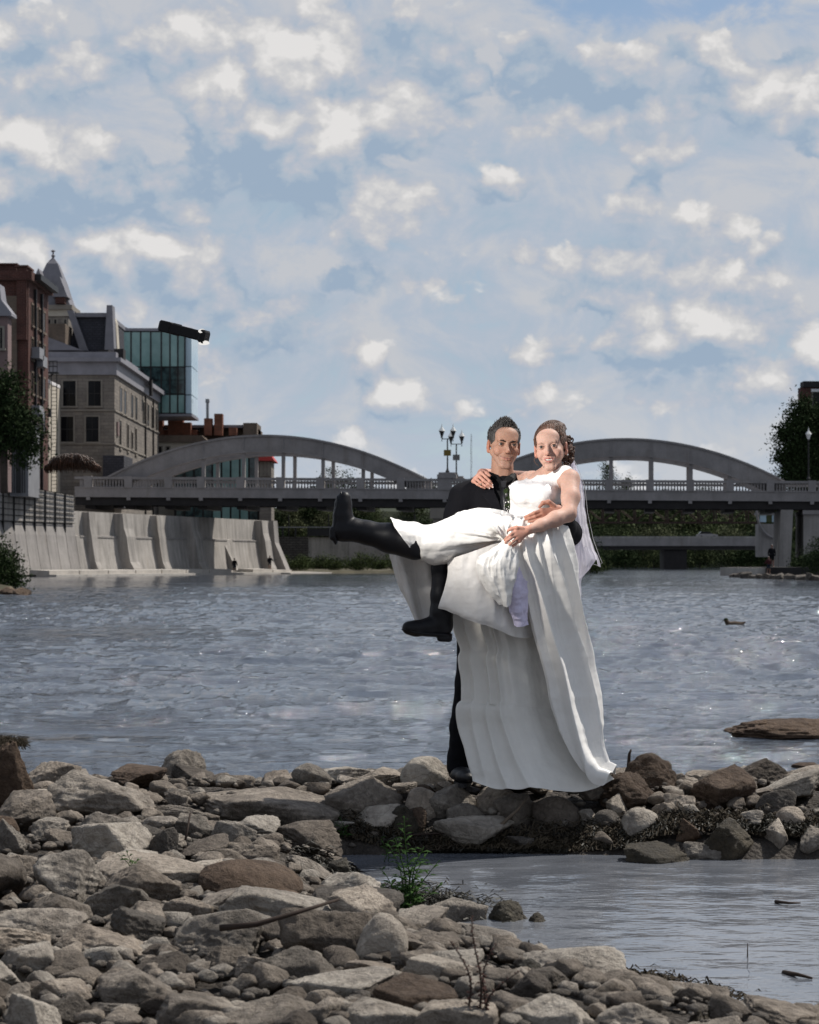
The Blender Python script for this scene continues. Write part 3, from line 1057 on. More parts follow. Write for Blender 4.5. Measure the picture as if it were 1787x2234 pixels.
M['red_roof'] = plain('red_roof', (0.38, 0.035, 0.03), 0.5, 0.15, 1.0)
M['grey_box'] = plain('grey_sheet_metal', (0.20, 0.20, 0.21), 0.5, 0.2, 1.0)
M['rust_steel'] = plain('rusty_steel', (0.045, 0.026, 0.02), 0.8, 0.35, 1.5)
M['sign_yellow'] = plain('ochre_sign', (0.17, 0.115, 0.02), 0.6, 0.1, 3.0)
M['sign_grey'] = plain('grey_sign', (0.12, 0.12, 0.12), 0.6, 0.1, 3.0)


def lamp_glass_fn(nt):
    nt.b.inputs['Base Color'].default_value = (0.62, 0.62, 0.60, 1)
    nt.b.inputs['Roughness'].default_value = 0.2


M['lamp_glass'] = material('lamp_glass', lamp_glass_fn)

# ------------------------------------------------------------------ the concrete bowstring bridge
BR_A = R(6.0)
BR_O = Vector(((575 - CX) / FPX * 232.0, 232.0, 0.0))
BR_X = Vector((math.cos(BR_A), -math.sin(BR_A), 0))       # along the bridge
BR_Y = Vector((math.sin(BR_A), math.cos(BR_A), 0))        # across it, upstream
BR_W = 10.6


def bpt(px, py, back=0.0):
    """a point of the bridge's downstream elevation (photo px), pushed back across the deck"""
    r_ = Vector(((px - CX) / FPX, 1.0, -(py - HY) / FPX))
    c0 = Vector((0, 0, CAMZ))
    t = (BR_O - c0).dot(BR_Y) / r_.dot(BR_Y)
    return c0 + r_ * t + BR_Y * back


def rail_y(px):
    return 1039.5 + (px - 165) * 0.0062


bridge = empty('bridge', bpt(575, 1228), 'grey concrete bowstring arch bridge with two spans across the river', 'bridge')
BI = Matrix.Translation(-bpt(575, 1228))


def bsolid(mb, poly, b0, b1):
    """extrude a polygon of the elevation across the bridge"""
    n = len(poly)
    vs = [bpt(x, y, b0) for x, y in poly] + [bpt(x, y, b1) for x, y in poly]
    vs = [BI @ v for v in vs]
    mb.add(vs, [tuple(range(n))] + [tuple(range(n, 2 * n))[::-1]] + [(i, n + i, n + (i + 1) % n, (i + 1) % n) for i in range(n)])
    return mb


def brect(mb, x0, x1, y0, y1, b0, b1):
    return bsolid(mb, [(x0, y0), (x1, y0), (x1, y1), (x0, y1)], b0, b1)


posts = [192, 280, 367, 438, 524, 611, 698, 786, 874, 970, 1070, 1155, 1242, 1329, 1418, 1506, 1593, 1681, 1772, 1862]
XL, XR = 163, 1950
fascia = MB()
seg = list(range(XL, XR, 60)) + [XR]
for a, b in zip(seg[:-1], seg[1:]):
    ya, yb = rail_y(a), rail_y(b)
    bsolid(fascia, [(a, ya + 24), (b, yb + 24), (b, yb + 44.5), (a, ya + 44.5)], 0.0, 0.55)
fascia.build('fascia', M['bridge'], bridge)
deck = MB()
for a, b in zip(seg[:-1], seg[1:]):
    ya, yb = rail_y(a), rail_y(b)
    bsolid(deck, [(a, ya + 30), (b, yb + 30), (b, yb + 40), (a, ya + 40)], 0.56, BR_W - 0.56)
deck.build('road_deck', M['bridge'], bridge)
for name, back in (('rail', 0.0), ('rail', BR_W - 0.45)):
    cop = MB()
    for a, b in zip(seg[:-1], seg[1:]):
        ya, yb = rail_y(a), rail_y(b)
        bsolid(cop, [(a, ya), (b, yb), (b, yb + 5.5), (a, ya + 5.5)], back - 0.08, back + 0.50)
    cop.build('rail_coping', M['bridge'], bridge)
plinth = MB()
for a, b in zip(seg[:-1], seg[1:]):
    bsolid(plinth, [(a, rail_y(a) + 22), (b, rail_y(b) + 22), (b, rail_y(b) + 25), (a, rail_y(a) + 25)], -0.07, 0.50)
plinth.build('rail_plinth', M['bridge'], bridge)
p0 = None
for px in posts:
    w = 8.5 if px != 970 else 16
    q = brect(MB(), px - w, px + w, rail_y(px) - 1.2, rail_y(px) + 24, -0.14, 0.62)
    q.build('rail_post', M['bridge'], bridge)
# balusters: narrow piers with a bright gap at the top
bal = MB().prism([(-.10, 0), (.10, 0), (.10, .17), (.055, .30), (.10, .55), (.10, .86), (-.10, .86), (-.10, .55), (-.055, .30), (-.10, .17)], -0.10, 0.10).mesh('baluster', M['bridge'])
ends = [XL] + posts
for a, b in zip(ends[:-1], ends[1:]):
    n = max(3, int(round((b - a - 22) / 6.4)))
    for i in range(n):
        px = a + 11 + (b - a - 22) * (i + 0.5) / n
        ob = link('baluster', bal, bridge)
        ob.location = BI @ bpt(px, rail_y(px) + 22.2, 0.22)
        ob.rotation_euler = (0, 0, -BR_A)
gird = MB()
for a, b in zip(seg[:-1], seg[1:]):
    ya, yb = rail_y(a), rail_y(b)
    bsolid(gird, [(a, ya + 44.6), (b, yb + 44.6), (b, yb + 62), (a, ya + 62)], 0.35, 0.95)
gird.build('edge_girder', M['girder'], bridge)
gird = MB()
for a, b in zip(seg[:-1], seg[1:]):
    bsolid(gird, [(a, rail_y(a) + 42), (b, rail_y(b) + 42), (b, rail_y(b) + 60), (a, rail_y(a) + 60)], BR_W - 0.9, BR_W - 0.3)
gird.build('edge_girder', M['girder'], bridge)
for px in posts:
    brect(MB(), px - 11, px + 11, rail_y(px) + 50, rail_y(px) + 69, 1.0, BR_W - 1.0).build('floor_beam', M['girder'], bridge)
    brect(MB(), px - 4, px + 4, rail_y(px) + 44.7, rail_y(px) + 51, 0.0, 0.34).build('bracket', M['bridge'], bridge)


def arch(cx, half, crown, ytop_end, icrown, ihalf, back):
    """one rib with raised rims along its upper and lower edges"""
    n = 44
    up = [(cx + half * t, crown + (ytop_end - crown) * t * t) for t in np.linspace(-1, 1, n)]
    lo = []
    for (x, y) in up:
        t = (x - cx) / ihalf
        lo.append((x, min(icrown + (ytop_end - icrown) * t * t, ytop_end + 26)))
    mb = MB()
    for i in range(n - 1):
        bsolid(mb, [up[i], up[i + 1], lo[i + 1], lo[i]], back, back + 0.75)
    o = mb.build('arch_rib', M['bridge'], bridge)
    rim, rim2 = MB(), MB()
    for i in range(n - 1):
        a, b = up[i], up[i + 1]
        bsolid(rim, [(a[0], a[1] - 1.2), (b[0], b[1] - 1.2), (b[0], b[1] + 3.2), (a[0], a[1] + 3.2)], back - 0.16, back + 0.91)
        a, b = lo[i], lo[i + 1]
        if a[1] < ytop_end + 20:
            bsolid(rim2, [(a[0], a[1] - 3.5), (b[0], b[1] - 3.5), (b[0], b[1] + 0.8), (a[0], a[1] + 0.8)], back - 0.12, back + 0.87)
    rim.build('upper_arch_rim', M['bridge'], bridge)
    rim2.build('lower_arch_rim', M['bridge'], bridge)

    def ylo(x):
        return icrown + (ytop_end - icrown) * ((x - cx) / ihalf) ** 2

    def yup(x):
        return crown + (ytop_end - crown) * ((x - cx) / half) ** 2
    return ylo, yup


for back in (0.75, BR_W - 1.5):
    ylo, yup = arch(575, 350, 948.5, 1043, 985, 268, back)
    for px in (440, 528, 615, 702, 790):
        brect(MB(), px - 3.6, px + 3.6, ylo(px) - 2, rail_y(px) + 26, back + 0.14, back + 0.60).build('hanger', M['bridge'], bridge)
        brect(MB(), px - 1.4, px + 1.4, yup(px) + 2.5, ylo(px) - 2.5, back - 0.09, back + 0.84).build('arch_rib_joint', M['bridge'], bridge)
    ylo, yup = arch(1365, 352, 956, 1051, 994, 262, back)
    for px in (1157, 1245, 1333, 1422, 1508, 1593):
        brect(MB(), px - 4.2, px + 4.2, ylo(px) - 2, rail_y(px) + 26, back + 0.14, back + 0.60).build('hanger', M['bridge'], bridge)
        brect(MB(), px - 1.4, px + 1.4, yup(px) + 2.5, ylo(px) - 2.5, back - 0.09, back + 0.84).build('arch_rib_joint', M['bridge'], bridge)
# middle pier and right abutment pier
pier = MB()
brect(pier, 938, 1000, 1108, 1131, 0.2, BR_W - .2)
bsolid(pier, [(944, 1131), (994, 1131), (1002, 1262), (936, 1262)], 0.6, BR_W - .6)
pier.build('pier', M['stone_trim'], bridge)
pier = MB()
bsolid(pier, [(1704, 1112), (1731, 1112), (1724, 1256), (1699, 1256)], 0.2, BR_W - 0.2)
pier.build('pier', M['wall_old'], bridge)
pier = MB()
bsolid(pier, [(1703, 1160), (1703.6, 1256), (1686, 1256)], 0.9, 2.0)
pier.build('pier_fin', M['wall_conc'], bridge)
ab = MB()
brect(ab, 1754, 1990, 1122, 1290, 0.4, BR_W)
ab.build('abutment', M['wall_old'], bridge)
ab = MB()
brect(ab, 1752, 1992, 1113, 1122, 0.1, BR_W)
ab.build('abutment_cap', M['bridge'], bridge)
# pedestals on the middle posts
for k, (px, back) in enumerate(((975, 0.0), (978, BR_W - 0.6))):
    q = MB()
    brect(q, px - 21, px + 21, rail_y(px) - 9.5, rail_y(px) - 1.3, back - 0.25, back + 0.85)
    brect(q, px - 18, px + 18, rail_y(px) - 14, rail_y(px) - 9.5, back - 0.12, back + 0.7)
    q.build('lamp_pedestal', M['bridge'], bridge)


def street_lamp(base, ht, label, sign, single=False, scale=1.0):
    o = empty('street_lamp', base, label, 'street lamp', 'street lamps on the bridge', -BR_A)
    mb = MB()
    mb.lathe([(0.24, 0), (0.24, 0.12), (0.14, 0.3), (0.09, 0.5), (0.075, ht)], 8)
    mb.build('pole', M['black_metal'], o)
    offs = (-0.66, 0.66) if not single else (0.0,)
    if not single:
        MB().box(-0.66, 0.66, -0.05, 0.05, ht, ht + 0.09).box(-0.70, -0.62, -0.04, 0.04, ht - .25, ht).box(0.62, 0.70, -0.04, 0.04, ht - .25, ht).build('arm', M['black_metal'], o)
    for dx in offs:
        l = MB().lathe([(0.06, 0), (0.10, 0.05), (0.12, 0.25)], 8, Matrix.Translation((dx, 0, ht + 0.09))).build('lantern', M['black_metal'], o)
        MB().lathe([(0.12, 0.0), (0.33, 0.62)], 6, Matrix.Translation((dx, 0, ht + 0.34))).build('lamp_shade', M['lamp_glass'] if single else M['black_metal'], l)
        MB().lathe([(0.40, 0.0), (0.33, 0.10), (0.08, 0.46), (0.05, 0.62), (0.02, 0.85)], 6, Matrix.Translation((dx, 0, ht + 0.965))).build('lamp_roof', M['lamp_glass'], l)
    if sign is not None:
        MB().box(-0.42, 0.42, -0.14, -0.10, ht * .50, ht * .68).build('sign', sign, o)
    return o


street_lamp(bpt(976, rail_y(976) - 14, 0.2), 3.85, 'twin lantern street lamp with ochre sign on the bridge rail', M['sign_yellow'])
street_lamp(bpt(980, rail_y(980) - 14, BR_W - 0.3), 3.85, 'twin lantern street lamp with small grey sign behind the ochre-signed one', M['sign_grey'])
street_lamp(P(1764, 1046, 244), 4.6, 'single lantern street lamp in front of the dark tree beside the brick building', None, True)

# ------------------------------------------------------------------ the river wall on the left
WA = P(-60, 1228, 190)
WB = P(592, 1228, 258)
WA.z = WB.z = 0
WX = (WB - WA).normalized()
WN = Vector((WX.y, -WX.x, 0))        # towards the river
WLEN = (WB - WA).length


def wall_s(px):
    """distance along the wall where photo column px meets its line"""
    k = (px - CX) / FPX
    # WA + s*WX : x = k*y
    return (k * WA.y - WA.x) / (WX.x - k * WX.y)


def wpt(s, out, z):
    v = WA + WX * s + WN * out
    return Vector((v.x, v.y, z))


def wsolid(mb, prof, s0, s1, M_=None):
    """profile [(out, z)...] swept along the wall"""
    n = len(prof)
    vs = [wpt(s0, a, z) for a, z in prof] + [wpt(s1, a, z) for a, z in prof]
    return mb.add(vs, [tuple(range(n)), tuple(range(n, 2 * n))[::-1]] + [(i, n + i, n + (i + 1) % n, (i + 1) % n) for i in range(n)])


def wprof(z):
    """batter of the wall face"""
    t = max(0.0, (5.2 - z) / 5.2)
    return 0.85 * t ** 1.4


river_wall = empty('river_wall', (0, 0, 0), 'tall pale concrete river wall with buttresses under the bridge', 'wall')
zs = [0.2, 0.8, 1.5, 2.2, 3.0, 3.8, 4.25]
prof = [(wprof(z), z) for z in zs] + [(wprof(4.3) - .28, 4.32), (-0.4, 6.9), (-2.0, 6.9), (-2.0, 0.2)]
sL = wall_s(164)
breaks = [sL] + [wall_s(p) for p in (190, 264, 341, 413, 500, 565)] + [WLEN]
for a, b in zip(breaks[:-1], breaks[1:]):
    wsolid(MB(), prof, a + 0.03, b - 0.03).build('wall_panel', M['wall_conc'], river_wall)
for a, b in zip(breaks[:-1], breaks[1:]):
    wsolid(MB(), [(wprof(4.3) + 0.10, 4.12), (wprof(4.3) + 0.10, 4.28), (wprof(4.3) - .3, 4.34), (wprof(4.3) - .3, 4.12)], a + 0.9, b - 0.9).build('ledge', M['wall_old'], river_wall)
for px, wd, out, top in ((192, 1.3, 0.9, 6.8), (264, 2.2, 1.5, 6.8), (341, 1.7, 0.9, 6.8), (413, 2.2, 1.5, 6.8), (567, 1.8, 1.3, 6.8)):
    s = wall_s(px)
    pr = [(wprof(z) + out * (0.8 + 0.2 * (z < 1)), z) for z in zs] + [(out * .55 + .12, 5.2), (out * .5, top), (-0.6, top), (-0.6, 0.2)]
    wsolid(MB(), pr, s - wd / 2, s + wd / 2).build('buttress', M['wall_conc'], river_wall)
s = wall_s(490)
wsolid(MB(), [(wprof(.5) + 1.0, 0.5), (wprof(3.6), 3.6), (0, 3.6), (0, .5)], s - .3, s + .3).build('fin', M['wall_conc'], river_wall)
# end return of the wall
wsolid(MB(), [(2.2, 0.2), (1.6, 1.6), (0.5, 4.0), (0.25, 6.9), (-4, 6.9), (-4, 0.2)], WLEN + 0.02, WLEN + 1.4).build('wall_end', M['wall_old'], river_wall)
# steps and quay at its foot
quay = empty('quay', (0, 0, 0), 'pale stepped concrete quay along the foot of the river wall', 'quay')
for i, (a, b) in enumerate(zip(np.linspace(wall_s(40), WLEN + 5, 12)[:-1], np.linspace(wall_s(40), WLEN + 5, 12)[1:])):
    wsolid(MB(), [(4.3, -0.6), (4.3, 0.22), (2.0, 0.26), (2.0, -0.6)], a + .02, b - .02).build('lower_slab', M['step_conc'], quay)
    if i not in (7, 10):
        wsolid(MB(), [(3.45, 0.2), (3.45, 0.62 if i < 9 else 0.5), (1.2, 0.70 if i < 9 else .55), (1.2, 0.2)], a + 0.12, b - 0.12).build('upper_slab', M['step_conc'], quay)
wsolid(MB(), [(5.6, -0.6), (5.6, 0.16), (2.0, 0.2), (2.0, -0.6)], wall_s(545), wall_s(545) + 15).build('landing', M['step_conc'], quay)

# upper grid wall left of the bridge
grid = empty('block_wall', (0, 0, 0), 'grey retaining wall with a grid of dark joints left of the bridge', 'wall')
sA, sB = wall_s(-120), wall_s(162)
lowp = [(wprof(z) + .1, z) for z in zs] + [(-0.1, 5.4), (-0.12, 5.5), (-2.2, 5.5), (-2.2, 0.2)]
nseg = 12
cut = np.linspace(sA, sB, nseg + 1)
for a, b in zip(cut[:-1], cut[1:]):
    wsolid(MB(), lowp, a + .04, b - .04).build('lower_panel', M['wall_old'], grid)


def top_z(s):
    return 9.7 - 1.25 * (s - sA) / (sB - sA)


for i, (a, b) in enumerate(zip(cut[:-1], cut[1:])):
    n = 6
    t0 = 5.52
    for k in range(n):
        z0 = t0 + (top_z(a) - t0) * k / n
        z1 = t0 + (top_z(a) - t0) * (k + 1) / n
        wsolid(MB(), [(0.0, z0 + .03), (0.0, z1 - .03), (-.5, z1 - .03), (-.5, z0 + .03)], a + .06, (a + b) / 2 - .04).build('block_panel', M['wall_conc'], grid)
        wsolid(MB(), [(0.0, z0 + .03), (0.0, z1 - .03), (-.5, z1 - .03), (-.5, z0 + .03)], (a + b) / 2 + .04, b - .06).build('block_panel', M['wall_conc'], grid)
    wsolid(MB(), [(-.18, t0), (-.18, top_z(a) - .02), (-1.0, top_z(a) - .02), (-1.0, t0)], a, b).build('joint_backing', M['girder'], grid)
    wsolid(MB(), [(0.16, 4.6), (0.16, top_z(a) + .1), (-.3, top_z(a) + .1), (-.3, 4.6)], a - .045, a + .045).build('rail_upright', M['black_metal'], grid)
for k in range(7):
    zz = [5.55 + (top_z(s) - 5.55) * k / 6.0 for s in (sA, sB)]
    mb = MB()
    mb.add([wpt(sA, .13, zz[0]), wpt(sA, .13, zz[0] + .05), wpt(sB, .13, zz[1] + .05), wpt(sB, .13, zz[1]), wpt(sA, .05, zz[0]), wpt(sA, .05, zz[0] + .05), wpt(sB, .05, zz[1] + .05), wpt(sB, .05, zz[1])],
           [(0, 1, 2, 3), (7, 6, 5, 4), (0, 4, 5, 1), (1, 5, 6, 2), (2, 6, 7, 3), (3, 7, 4, 0)])
    mb.build('rail_bar', M['black_metal'], grid)
# the wall runs on downstream out of the picture, the street lies behind it on solid ground
wsolid(MB(), [(wprof(.2), .2), (wprof(2), 2), (0, 4.3), (0, top_z(sA)), (-2.2, top_z(sA)), (-2.2, .2)], sA - 90, sA - .05).build('plain_panel', M['wall_old'], grid)
mb = MB()
foot = [(sA - 90, -1.7, 7.4), (WLEN, -1.7, 6.3), (WLEN, -90, 6.3), (sA - 90, -160, 7.4)]
vs = [wpt(*q) for q in foot] + [wpt(q[0], q[1], -.6) for q in foot]
mb.add(vs, [(0, 1, 2, 3), (7, 6, 5, 4)] + [(i, 4 + i, 4 + (i + 1) % 4, (i + 1) % 4) for i in range(4)])
tag(mb.build('street', M['wall_old']), kind='structure')

# ------------------------------------------------------------------ buildings
def X(px, d):
    return (px - CX) / FPX * d


def Zp(py, d):
    return CAMZ - (py - HY) / FPX * d


def front_window(parent, px0, px1, py0, py1, d, proud=0.10, mull=1, mat='window_dark', frame='girder'):
    """sash window in a wall that faces the camera: surround, pane, glazing bars"""
    x0, x1, z0, z1 = X(px0, d), X(px1, d), Zp(py1, d), Zp(py0, d)
    f = MB()
    t = 0.10
    y = d
    f.box(x0 - t, x0 + t, y - proud, y + .25, z0, z1).box(x1 - t, x1 + t, y - proud, y + .25, z0, z1)
    f.box(x0 - t, x1 + t, y - proud, y + .25, z1, z1 + .16).box(x0 - t * 2, x1 + t * 2, y - proud - .12, y + .25, z0 - .2, z0)
    w = f.build('window', M[frame if frame != 'girder' else 'stone_trim'], parent)
    MB().box(x0 + t, x1 - t, y - .02, y + .1, z0, z1).build('pane', M[mat], w)
    b = MB()
    zc = (z0 + z1) / 2
    b.box(x0 + t, x1 - t, y - .07, y - .031, zc - .05, zc + .05)
    for i in range(mull):
        xc = x0 + (x1 - x0) * (i + 1) / (mull + 1)
        b.box(xc - .04, xc + .04, y - .068, y - .031, z0 + .01, zc - .051).box(xc - .04, xc + .04, y - .068, y - .031, zc + .051, z1 - .01)
    b.build('glazing_bar', M['girder'], w)
    return w


def side_window(parent, xw, y0, y1, z0, z1, mat='window_dark', out=0.08, frame='stone_trim'):
    """window in a wall that faces +X (the river)"""
    f = MB()
    t = 0.14
    f.box(xw - .2, xw + out, y0 - t, y0, z0, z1).box(xw - .2, xw + out, y1, y1 + t, z0, z1)
    f.box(xw - .2, xw + out + .02, y0 - t, y1 + t, z1, z1 + .22).box(xw - .2, xw + out + .12, y0 - t, y1 + t, z0 - .22, z0)
    w = f.build('window', M[frame], parent)
    MB().box(xw - .1, xw + .03, y0 + .01, y1 - .01, z0 + .01, z1 - .01).build('pane', M[mat], w)
    return w


def dside(px, x):
    """distance at which photo column px meets the plane X = x"""
    return x * FPX / (px - CX)


# ---- the stone post office
D0_ = 246.0
xl, xr = X(90, D0_), X(250, D0_)
po = empty('stone_building', (xr, D0_, 8.0), 'grey cut stone building with slate roof and dark sash windows by the bridge', 'building')
PI_ = Matrix.Translation(-Vector((xr, D0_, 8.0)))


def loc(o_, inv=PI_):
    return o_


def shift(ob, inv):
    ob.data.transform(inv)
    return ob


def part(mb, name, mat, parent, inv=None, **k):
    ob = mb.build(name, mat, parent, **k)
    return ob


po.location = (0, 0, 0)
zt = Zp(818, D0_)
zc1 = Zp(790, D0_)
zc0 = Zp(768, D0_)
yend = dside(346, xr)
part(MB().box(xl, xr, D0_, yend, 7.5, zt), 'wall', M['stone'], po)
part(MB().box(xl - .1, xr + .15, D0_ - .15, yend + .1, Zp(897, D0_), Zp(893, D0_)), 'string_course', M['stone_trim'], po)
part(MB().box(xl - .1, xr + .15, D0_ - .15, yend + .1, Zp(970, D0_), Zp(966, D0_)), 'string_course', M['stone_trim'], po)
part(MB().box(xl - .2, xr + .3, D0_ - .3, D0_ + 26, zt, zc1), 'frieze', M['cornice'], po)
part(MB().box(xl - .4, xr + .9, D0_ - .9, D0_ + 26, zc1, zc1 + .5), 'cornice', M['cornice'], po)
part(MB().box(xl - .2, xr + .2, D0_ - .2, D0_ + 20, zc1 + .5, zc0), 'parapet', M['cornice'], po)
part(MB().box(xl, xr + .25, D0_ + 26.1, yend + .1, zt, zt + 1.1).box(xl, xr + .9, D0_ + 26.1, yend + .4, zt + 1.1, zt + 1.7), 'lower_cornice', M['cornice'], po)
part(MB().box(xr + .92, xr + 1.3, D0_ + 25.6, D0_ + 26.6, zt - .4, zc1 + .2), 'downpipe', M['girder'], po)
for px in (316, 333):
    d = dside(px, xr)
    part(MB().box(xr + .02, xr + .22, d - .2, d + .2, 8, zt - .2), 'downpipe', M['girder'], po)
for (a, b) in ((136, 167), (191, 222)):
    front_window(po, a, b, 831, 886, D0_)
for (a, b) in ((131, 162), (186, 217)):
    front_window(po, a, b, 909, 964, D0_)
for px in (263.5, 273, 288, 297, 313, 323, 332, 341):
    d = dside(px, xr)
    side_window(po, xr, d - .75, d + .75, Zp(892, D0_) , Zp(839, D0_))
for px, a, b in ((262, 912, 968), (278.5, 913, 968), (288, 926, 958), (296, 913, 968)):
    d = dside(px, xr)
    side_window(po, xr, d - .75, d + .75, Zp(b, D0_) - .3, Zp(a, D0_))
part(MB().box(xr + .02, xr + .2, dside(255.5, xr) - .6, dside(255.5, xr) + .6, Zp(948, D0_), Zp(918, D0_)), 'wall_sign', M['pink'], po)
part(MB().box(xr - 1.2, xr + 1.4, D0_ - 1.6, D0_ + 6, 8.2, Zp(995, D0_)), 'porch', M['slate'], po)
# mansard roofs: two gables with grey metal verges
rd = D0_ + 8
zr0, zr1 = Zp(766, rd), Zp(692, rd)
roof = MB().prism([(X(150, rd), zr0), (X(238, rd), zr0), (X(236, rd), zr1), (X(166, rd), zr1)], rd, rd + 14)
part(roof, 'roof', M['slate'], po)
part(MB().prism([(X(163, rd), zr1 - .02), (X(238, rd), zr1 - .02), (X(238, rd), zr1 + .5), (X(163, rd), zr1 + .5)], rd - .5, rd + 14.4), 'ridge', M['lead'], po)
part(MB().prism([(X(231, rd), zr0), (X(252, rd), zr0), (X(248, rd), zr1 + 1.4), (X(236, rd), zr1 + 1.4)], rd - 1.2, rd + 1.0), 'gable', M['lead'], po)
part(MB().prism([(X(246.5, rd), zr0), (X(254, rd), zr0), (X(250, rd), Zp(700, rd)), (X(246.5, rd), Zp(690, rd))], rd + 1.02, rd + 3), 'gable_edge', M['cream'], po)
part(MB().prism([(X(148, rd), zr1 + .8), (X(162, rd), zr1 + .8), (X(194, rd), zr0), (X(176, rd), zr0)], rd - .7, rd - .02), 'verge', M['lead'], po)
part(MB().prism([(X(98, rd), Zp(738, rd)), (X(104, rd), Zp(738, rd)), (X(190, rd), zr0 - .3), (X(98, rd), zr0 - .3)], rd - 4, rd - 1), 'low_roof', M['lead'], po)
part(MB().box(X(112, rd), X(154, rd), rd - 3.9, rd + 1, Zp(760, rd), Zp(714, rd)), 'chimney', M['buff'], po)
part(MB().box(X(231, rd), X(252, rd), D0_ + 2, D0_ + 4, zc0 + .02, Zp(759, D0_)).box(X(264, rd), X(284, rd), D0_ + 2, D0_ + 4, zc0 - 1.0, Zp(757, D0_)), 'roof_plant', M['girder'], po)
MB().box(X(257, rd), X(260, rd), D0_ + 12, D0_ + 12.5, zc0, zc0 + .1).build('vent', M['girder'], po)

# ---- clock tower with spire
TD = 262.0
tw = empty('tower', (0, 0, 0), 'stone tower with a steep grey pyramid spire and small dormers', 'tower')
tx0, tx1 = X(98, TD), X(149, TD)
tcx, tcy = X(121, TD), TD + 2.6
part(MB().box(tx0, tx1, TD, TD + 5.4, 8, Zp(690, TD)), 'wall', M['stone'], tw)
part(MB().box(tx0 - .2, tx1 + .2, TD - .2, TD + 5.6, Zp(690, TD), Zp(676, TD)), 'belfry', M['cream'], tw)
part(MB().box(tx0 - .6, tx1 + .6, TD - .6, TD + 6.0, Zp(676, TD), Zp(666, TD)), 'tower_cornice', M['stone_trim'], tw)
for (a, b) in ((104, 112), (117, 125), (139, 146)):
    front_window(tw, a, b, 697, 722, TD, mull=0)


def pyramid(mb, cx, cy, levels):
    rings = [[Vector((cx + sx * w, cy + sy * w, z)) for sx, sy in ((-1, -1), (1, -1), (1, 1), (-1, 1))] for w, z in levels]
    return mb.loft(rings)


apx = X(96, TD + 3)
spx = X(112, TD + 3)
part(pyramid(MB(), X(108, TD), TD + 2.7, [(2.75, Zp(666, TD)), (2.35, Zp(650, TD)), (1.7, Zp(612, TD)), (0.75, Zp(570, TD)), (0.12, Zp(556, TD))]), 'spire', M['lead'], tw)
part(MB().lathe([(.12, 0), (.28, .35), (.10, .5), (.10, .75), (.32, .95), (.12, 1.1)], 8, Matrix.Translation((X(108, TD), TD + 2.7, Zp(556, TD) - .02))), 'finial', M['lead'], tw)
for (cx_, hw_, top, bot) in ((84, 1.25, 588, 642), (131, 1.0, 606, 664)):
    q = MB()
    x0, x1, xm = X(cx_ - 17, TD - 1), X(cx_ + 17, TD - 1), X(cx_, TD - 1)
    q.prism([(x0, Zp(bot - 14, TD)), (x1, Zp(bot - 14, TD)), (xm, Zp(top, TD))], TD - 1.2, TD + 1.6)
    dm = part(q, 'dormer', M['lead'], tw)
    MB().box(xm - .62, xm + .62, TD - 1.0, TD + 1.4, Zp(bot, TD), Zp(bot - 14, TD) - .02).build('dormer_front', M['brick'], dm)

# ---- brick block on the far left
BD = 200.0
bk = empty('brick_building', (0, 0, 0), 'dark red brick block with tall chimneys at the left edge', 'building')
bx0, bx1 = X(-60, BD), X(62, BD)
zb = Zp(612, BD)
part(MB().box(bx0, bx1, BD, BD + 11, 7.5, zb), 'wall', M['brick'], bk)
part(MB().box(bx0, X(38, BD) , BD - .35, BD - .02, 7.5, zb - 1.6), 'front_wall', M['buff'], bk)
part(MB().box(bx0 - .2, bx1 + .45, BD - .6, BD + 11.4, zb, zb + .9), 'cornice', M['brick'], bk)
part(MB().box(bx1 + .46, bx1 + 1.1, BD + 1, BD + 11, zb + .2, zb + .8), 'gutter', M['black_metal'], bk)
for (a, b, t) in ((-12, 27, 572), (38, 60, 584)):
    c = part(MB().box(X(a, BD), X(b, BD), BD + 1 - (1.4 if a > 0 else -1), BD + 2.6, zb - (6 if a > 0 else -.9), Zp(t, BD)), 'chimney', M['brick'], bk)
    MB().box(X(a, BD) - .15, X(b, BD) + .15, BD + .8 - (1.4 if a > 0 else -1), BD + 2.8, Zp(t, BD), Zp(t - 4, BD)).build('chimney_cap', M['brick'], c)
for i, px in enumerate((70, 78, 85, 91, 96)):
    d = dside(px, bx1)
    for (a, b) in ((660, 705), (735, 780), (810, 855), (885, 930)):
        side_window(bk, bx1, d - .45, d + .45, Zp(b, BD) , Zp(a, BD), frame='buff')
for px in (74, 88):
    d = dside(px, bx1)
    part(MB().box(bx1 + .05, bx1 + .3, d - .12, d + .12, 8.5, zb - .5), 'drainpipe', M['black_metal'], bk)
# balconies, boxes and pale back extension of the brick block
for (py, w) in ((778, 2.6), (792, 3.4), (906, 2.6)):
    d = dside(72 if py != 792 else 80, bx1)
    b = part(MB().box(bx1 + .02, bx1 + .9, d - 1.2, d + 1.2, Zp(py, BD), Zp(py, BD) + .2), 'balcony', M['grey_box'], bk)
    MB().box(bx1 + .82, bx1 + .9, d - 1.2, d + 1.2, Zp(py, BD) + .21, Zp(py, BD) + 1.1).box(bx1 + .1, bx1 + .81, d - 1.2, d - 1.14, Zp(py, BD) + .21, Zp(py, BD) + 1.1).build('balcony_rail', M['grey_box'], b)
ext = empty('pale_annex', (0, 0, 0), 'narrow cream rendered annex between brick block and stone building', 'building')
ED = 236.0
part(MB().box(X(84, ED), X(105, ED), ED, ED + 8, 7.5, Zp(835, ED)), 'wall', M['cream'], ext)
part(MB().box(X(83, ED), X(106, ED), ED - .3, ED + 8, Zp(835, ED), Zp(828, ED)), 'roof_edge', M['white_trim'], ext)
for py in (850, 875, 925, 960):
    front_window(ext, 91, 99, py, py + 16, ED, mull=0)
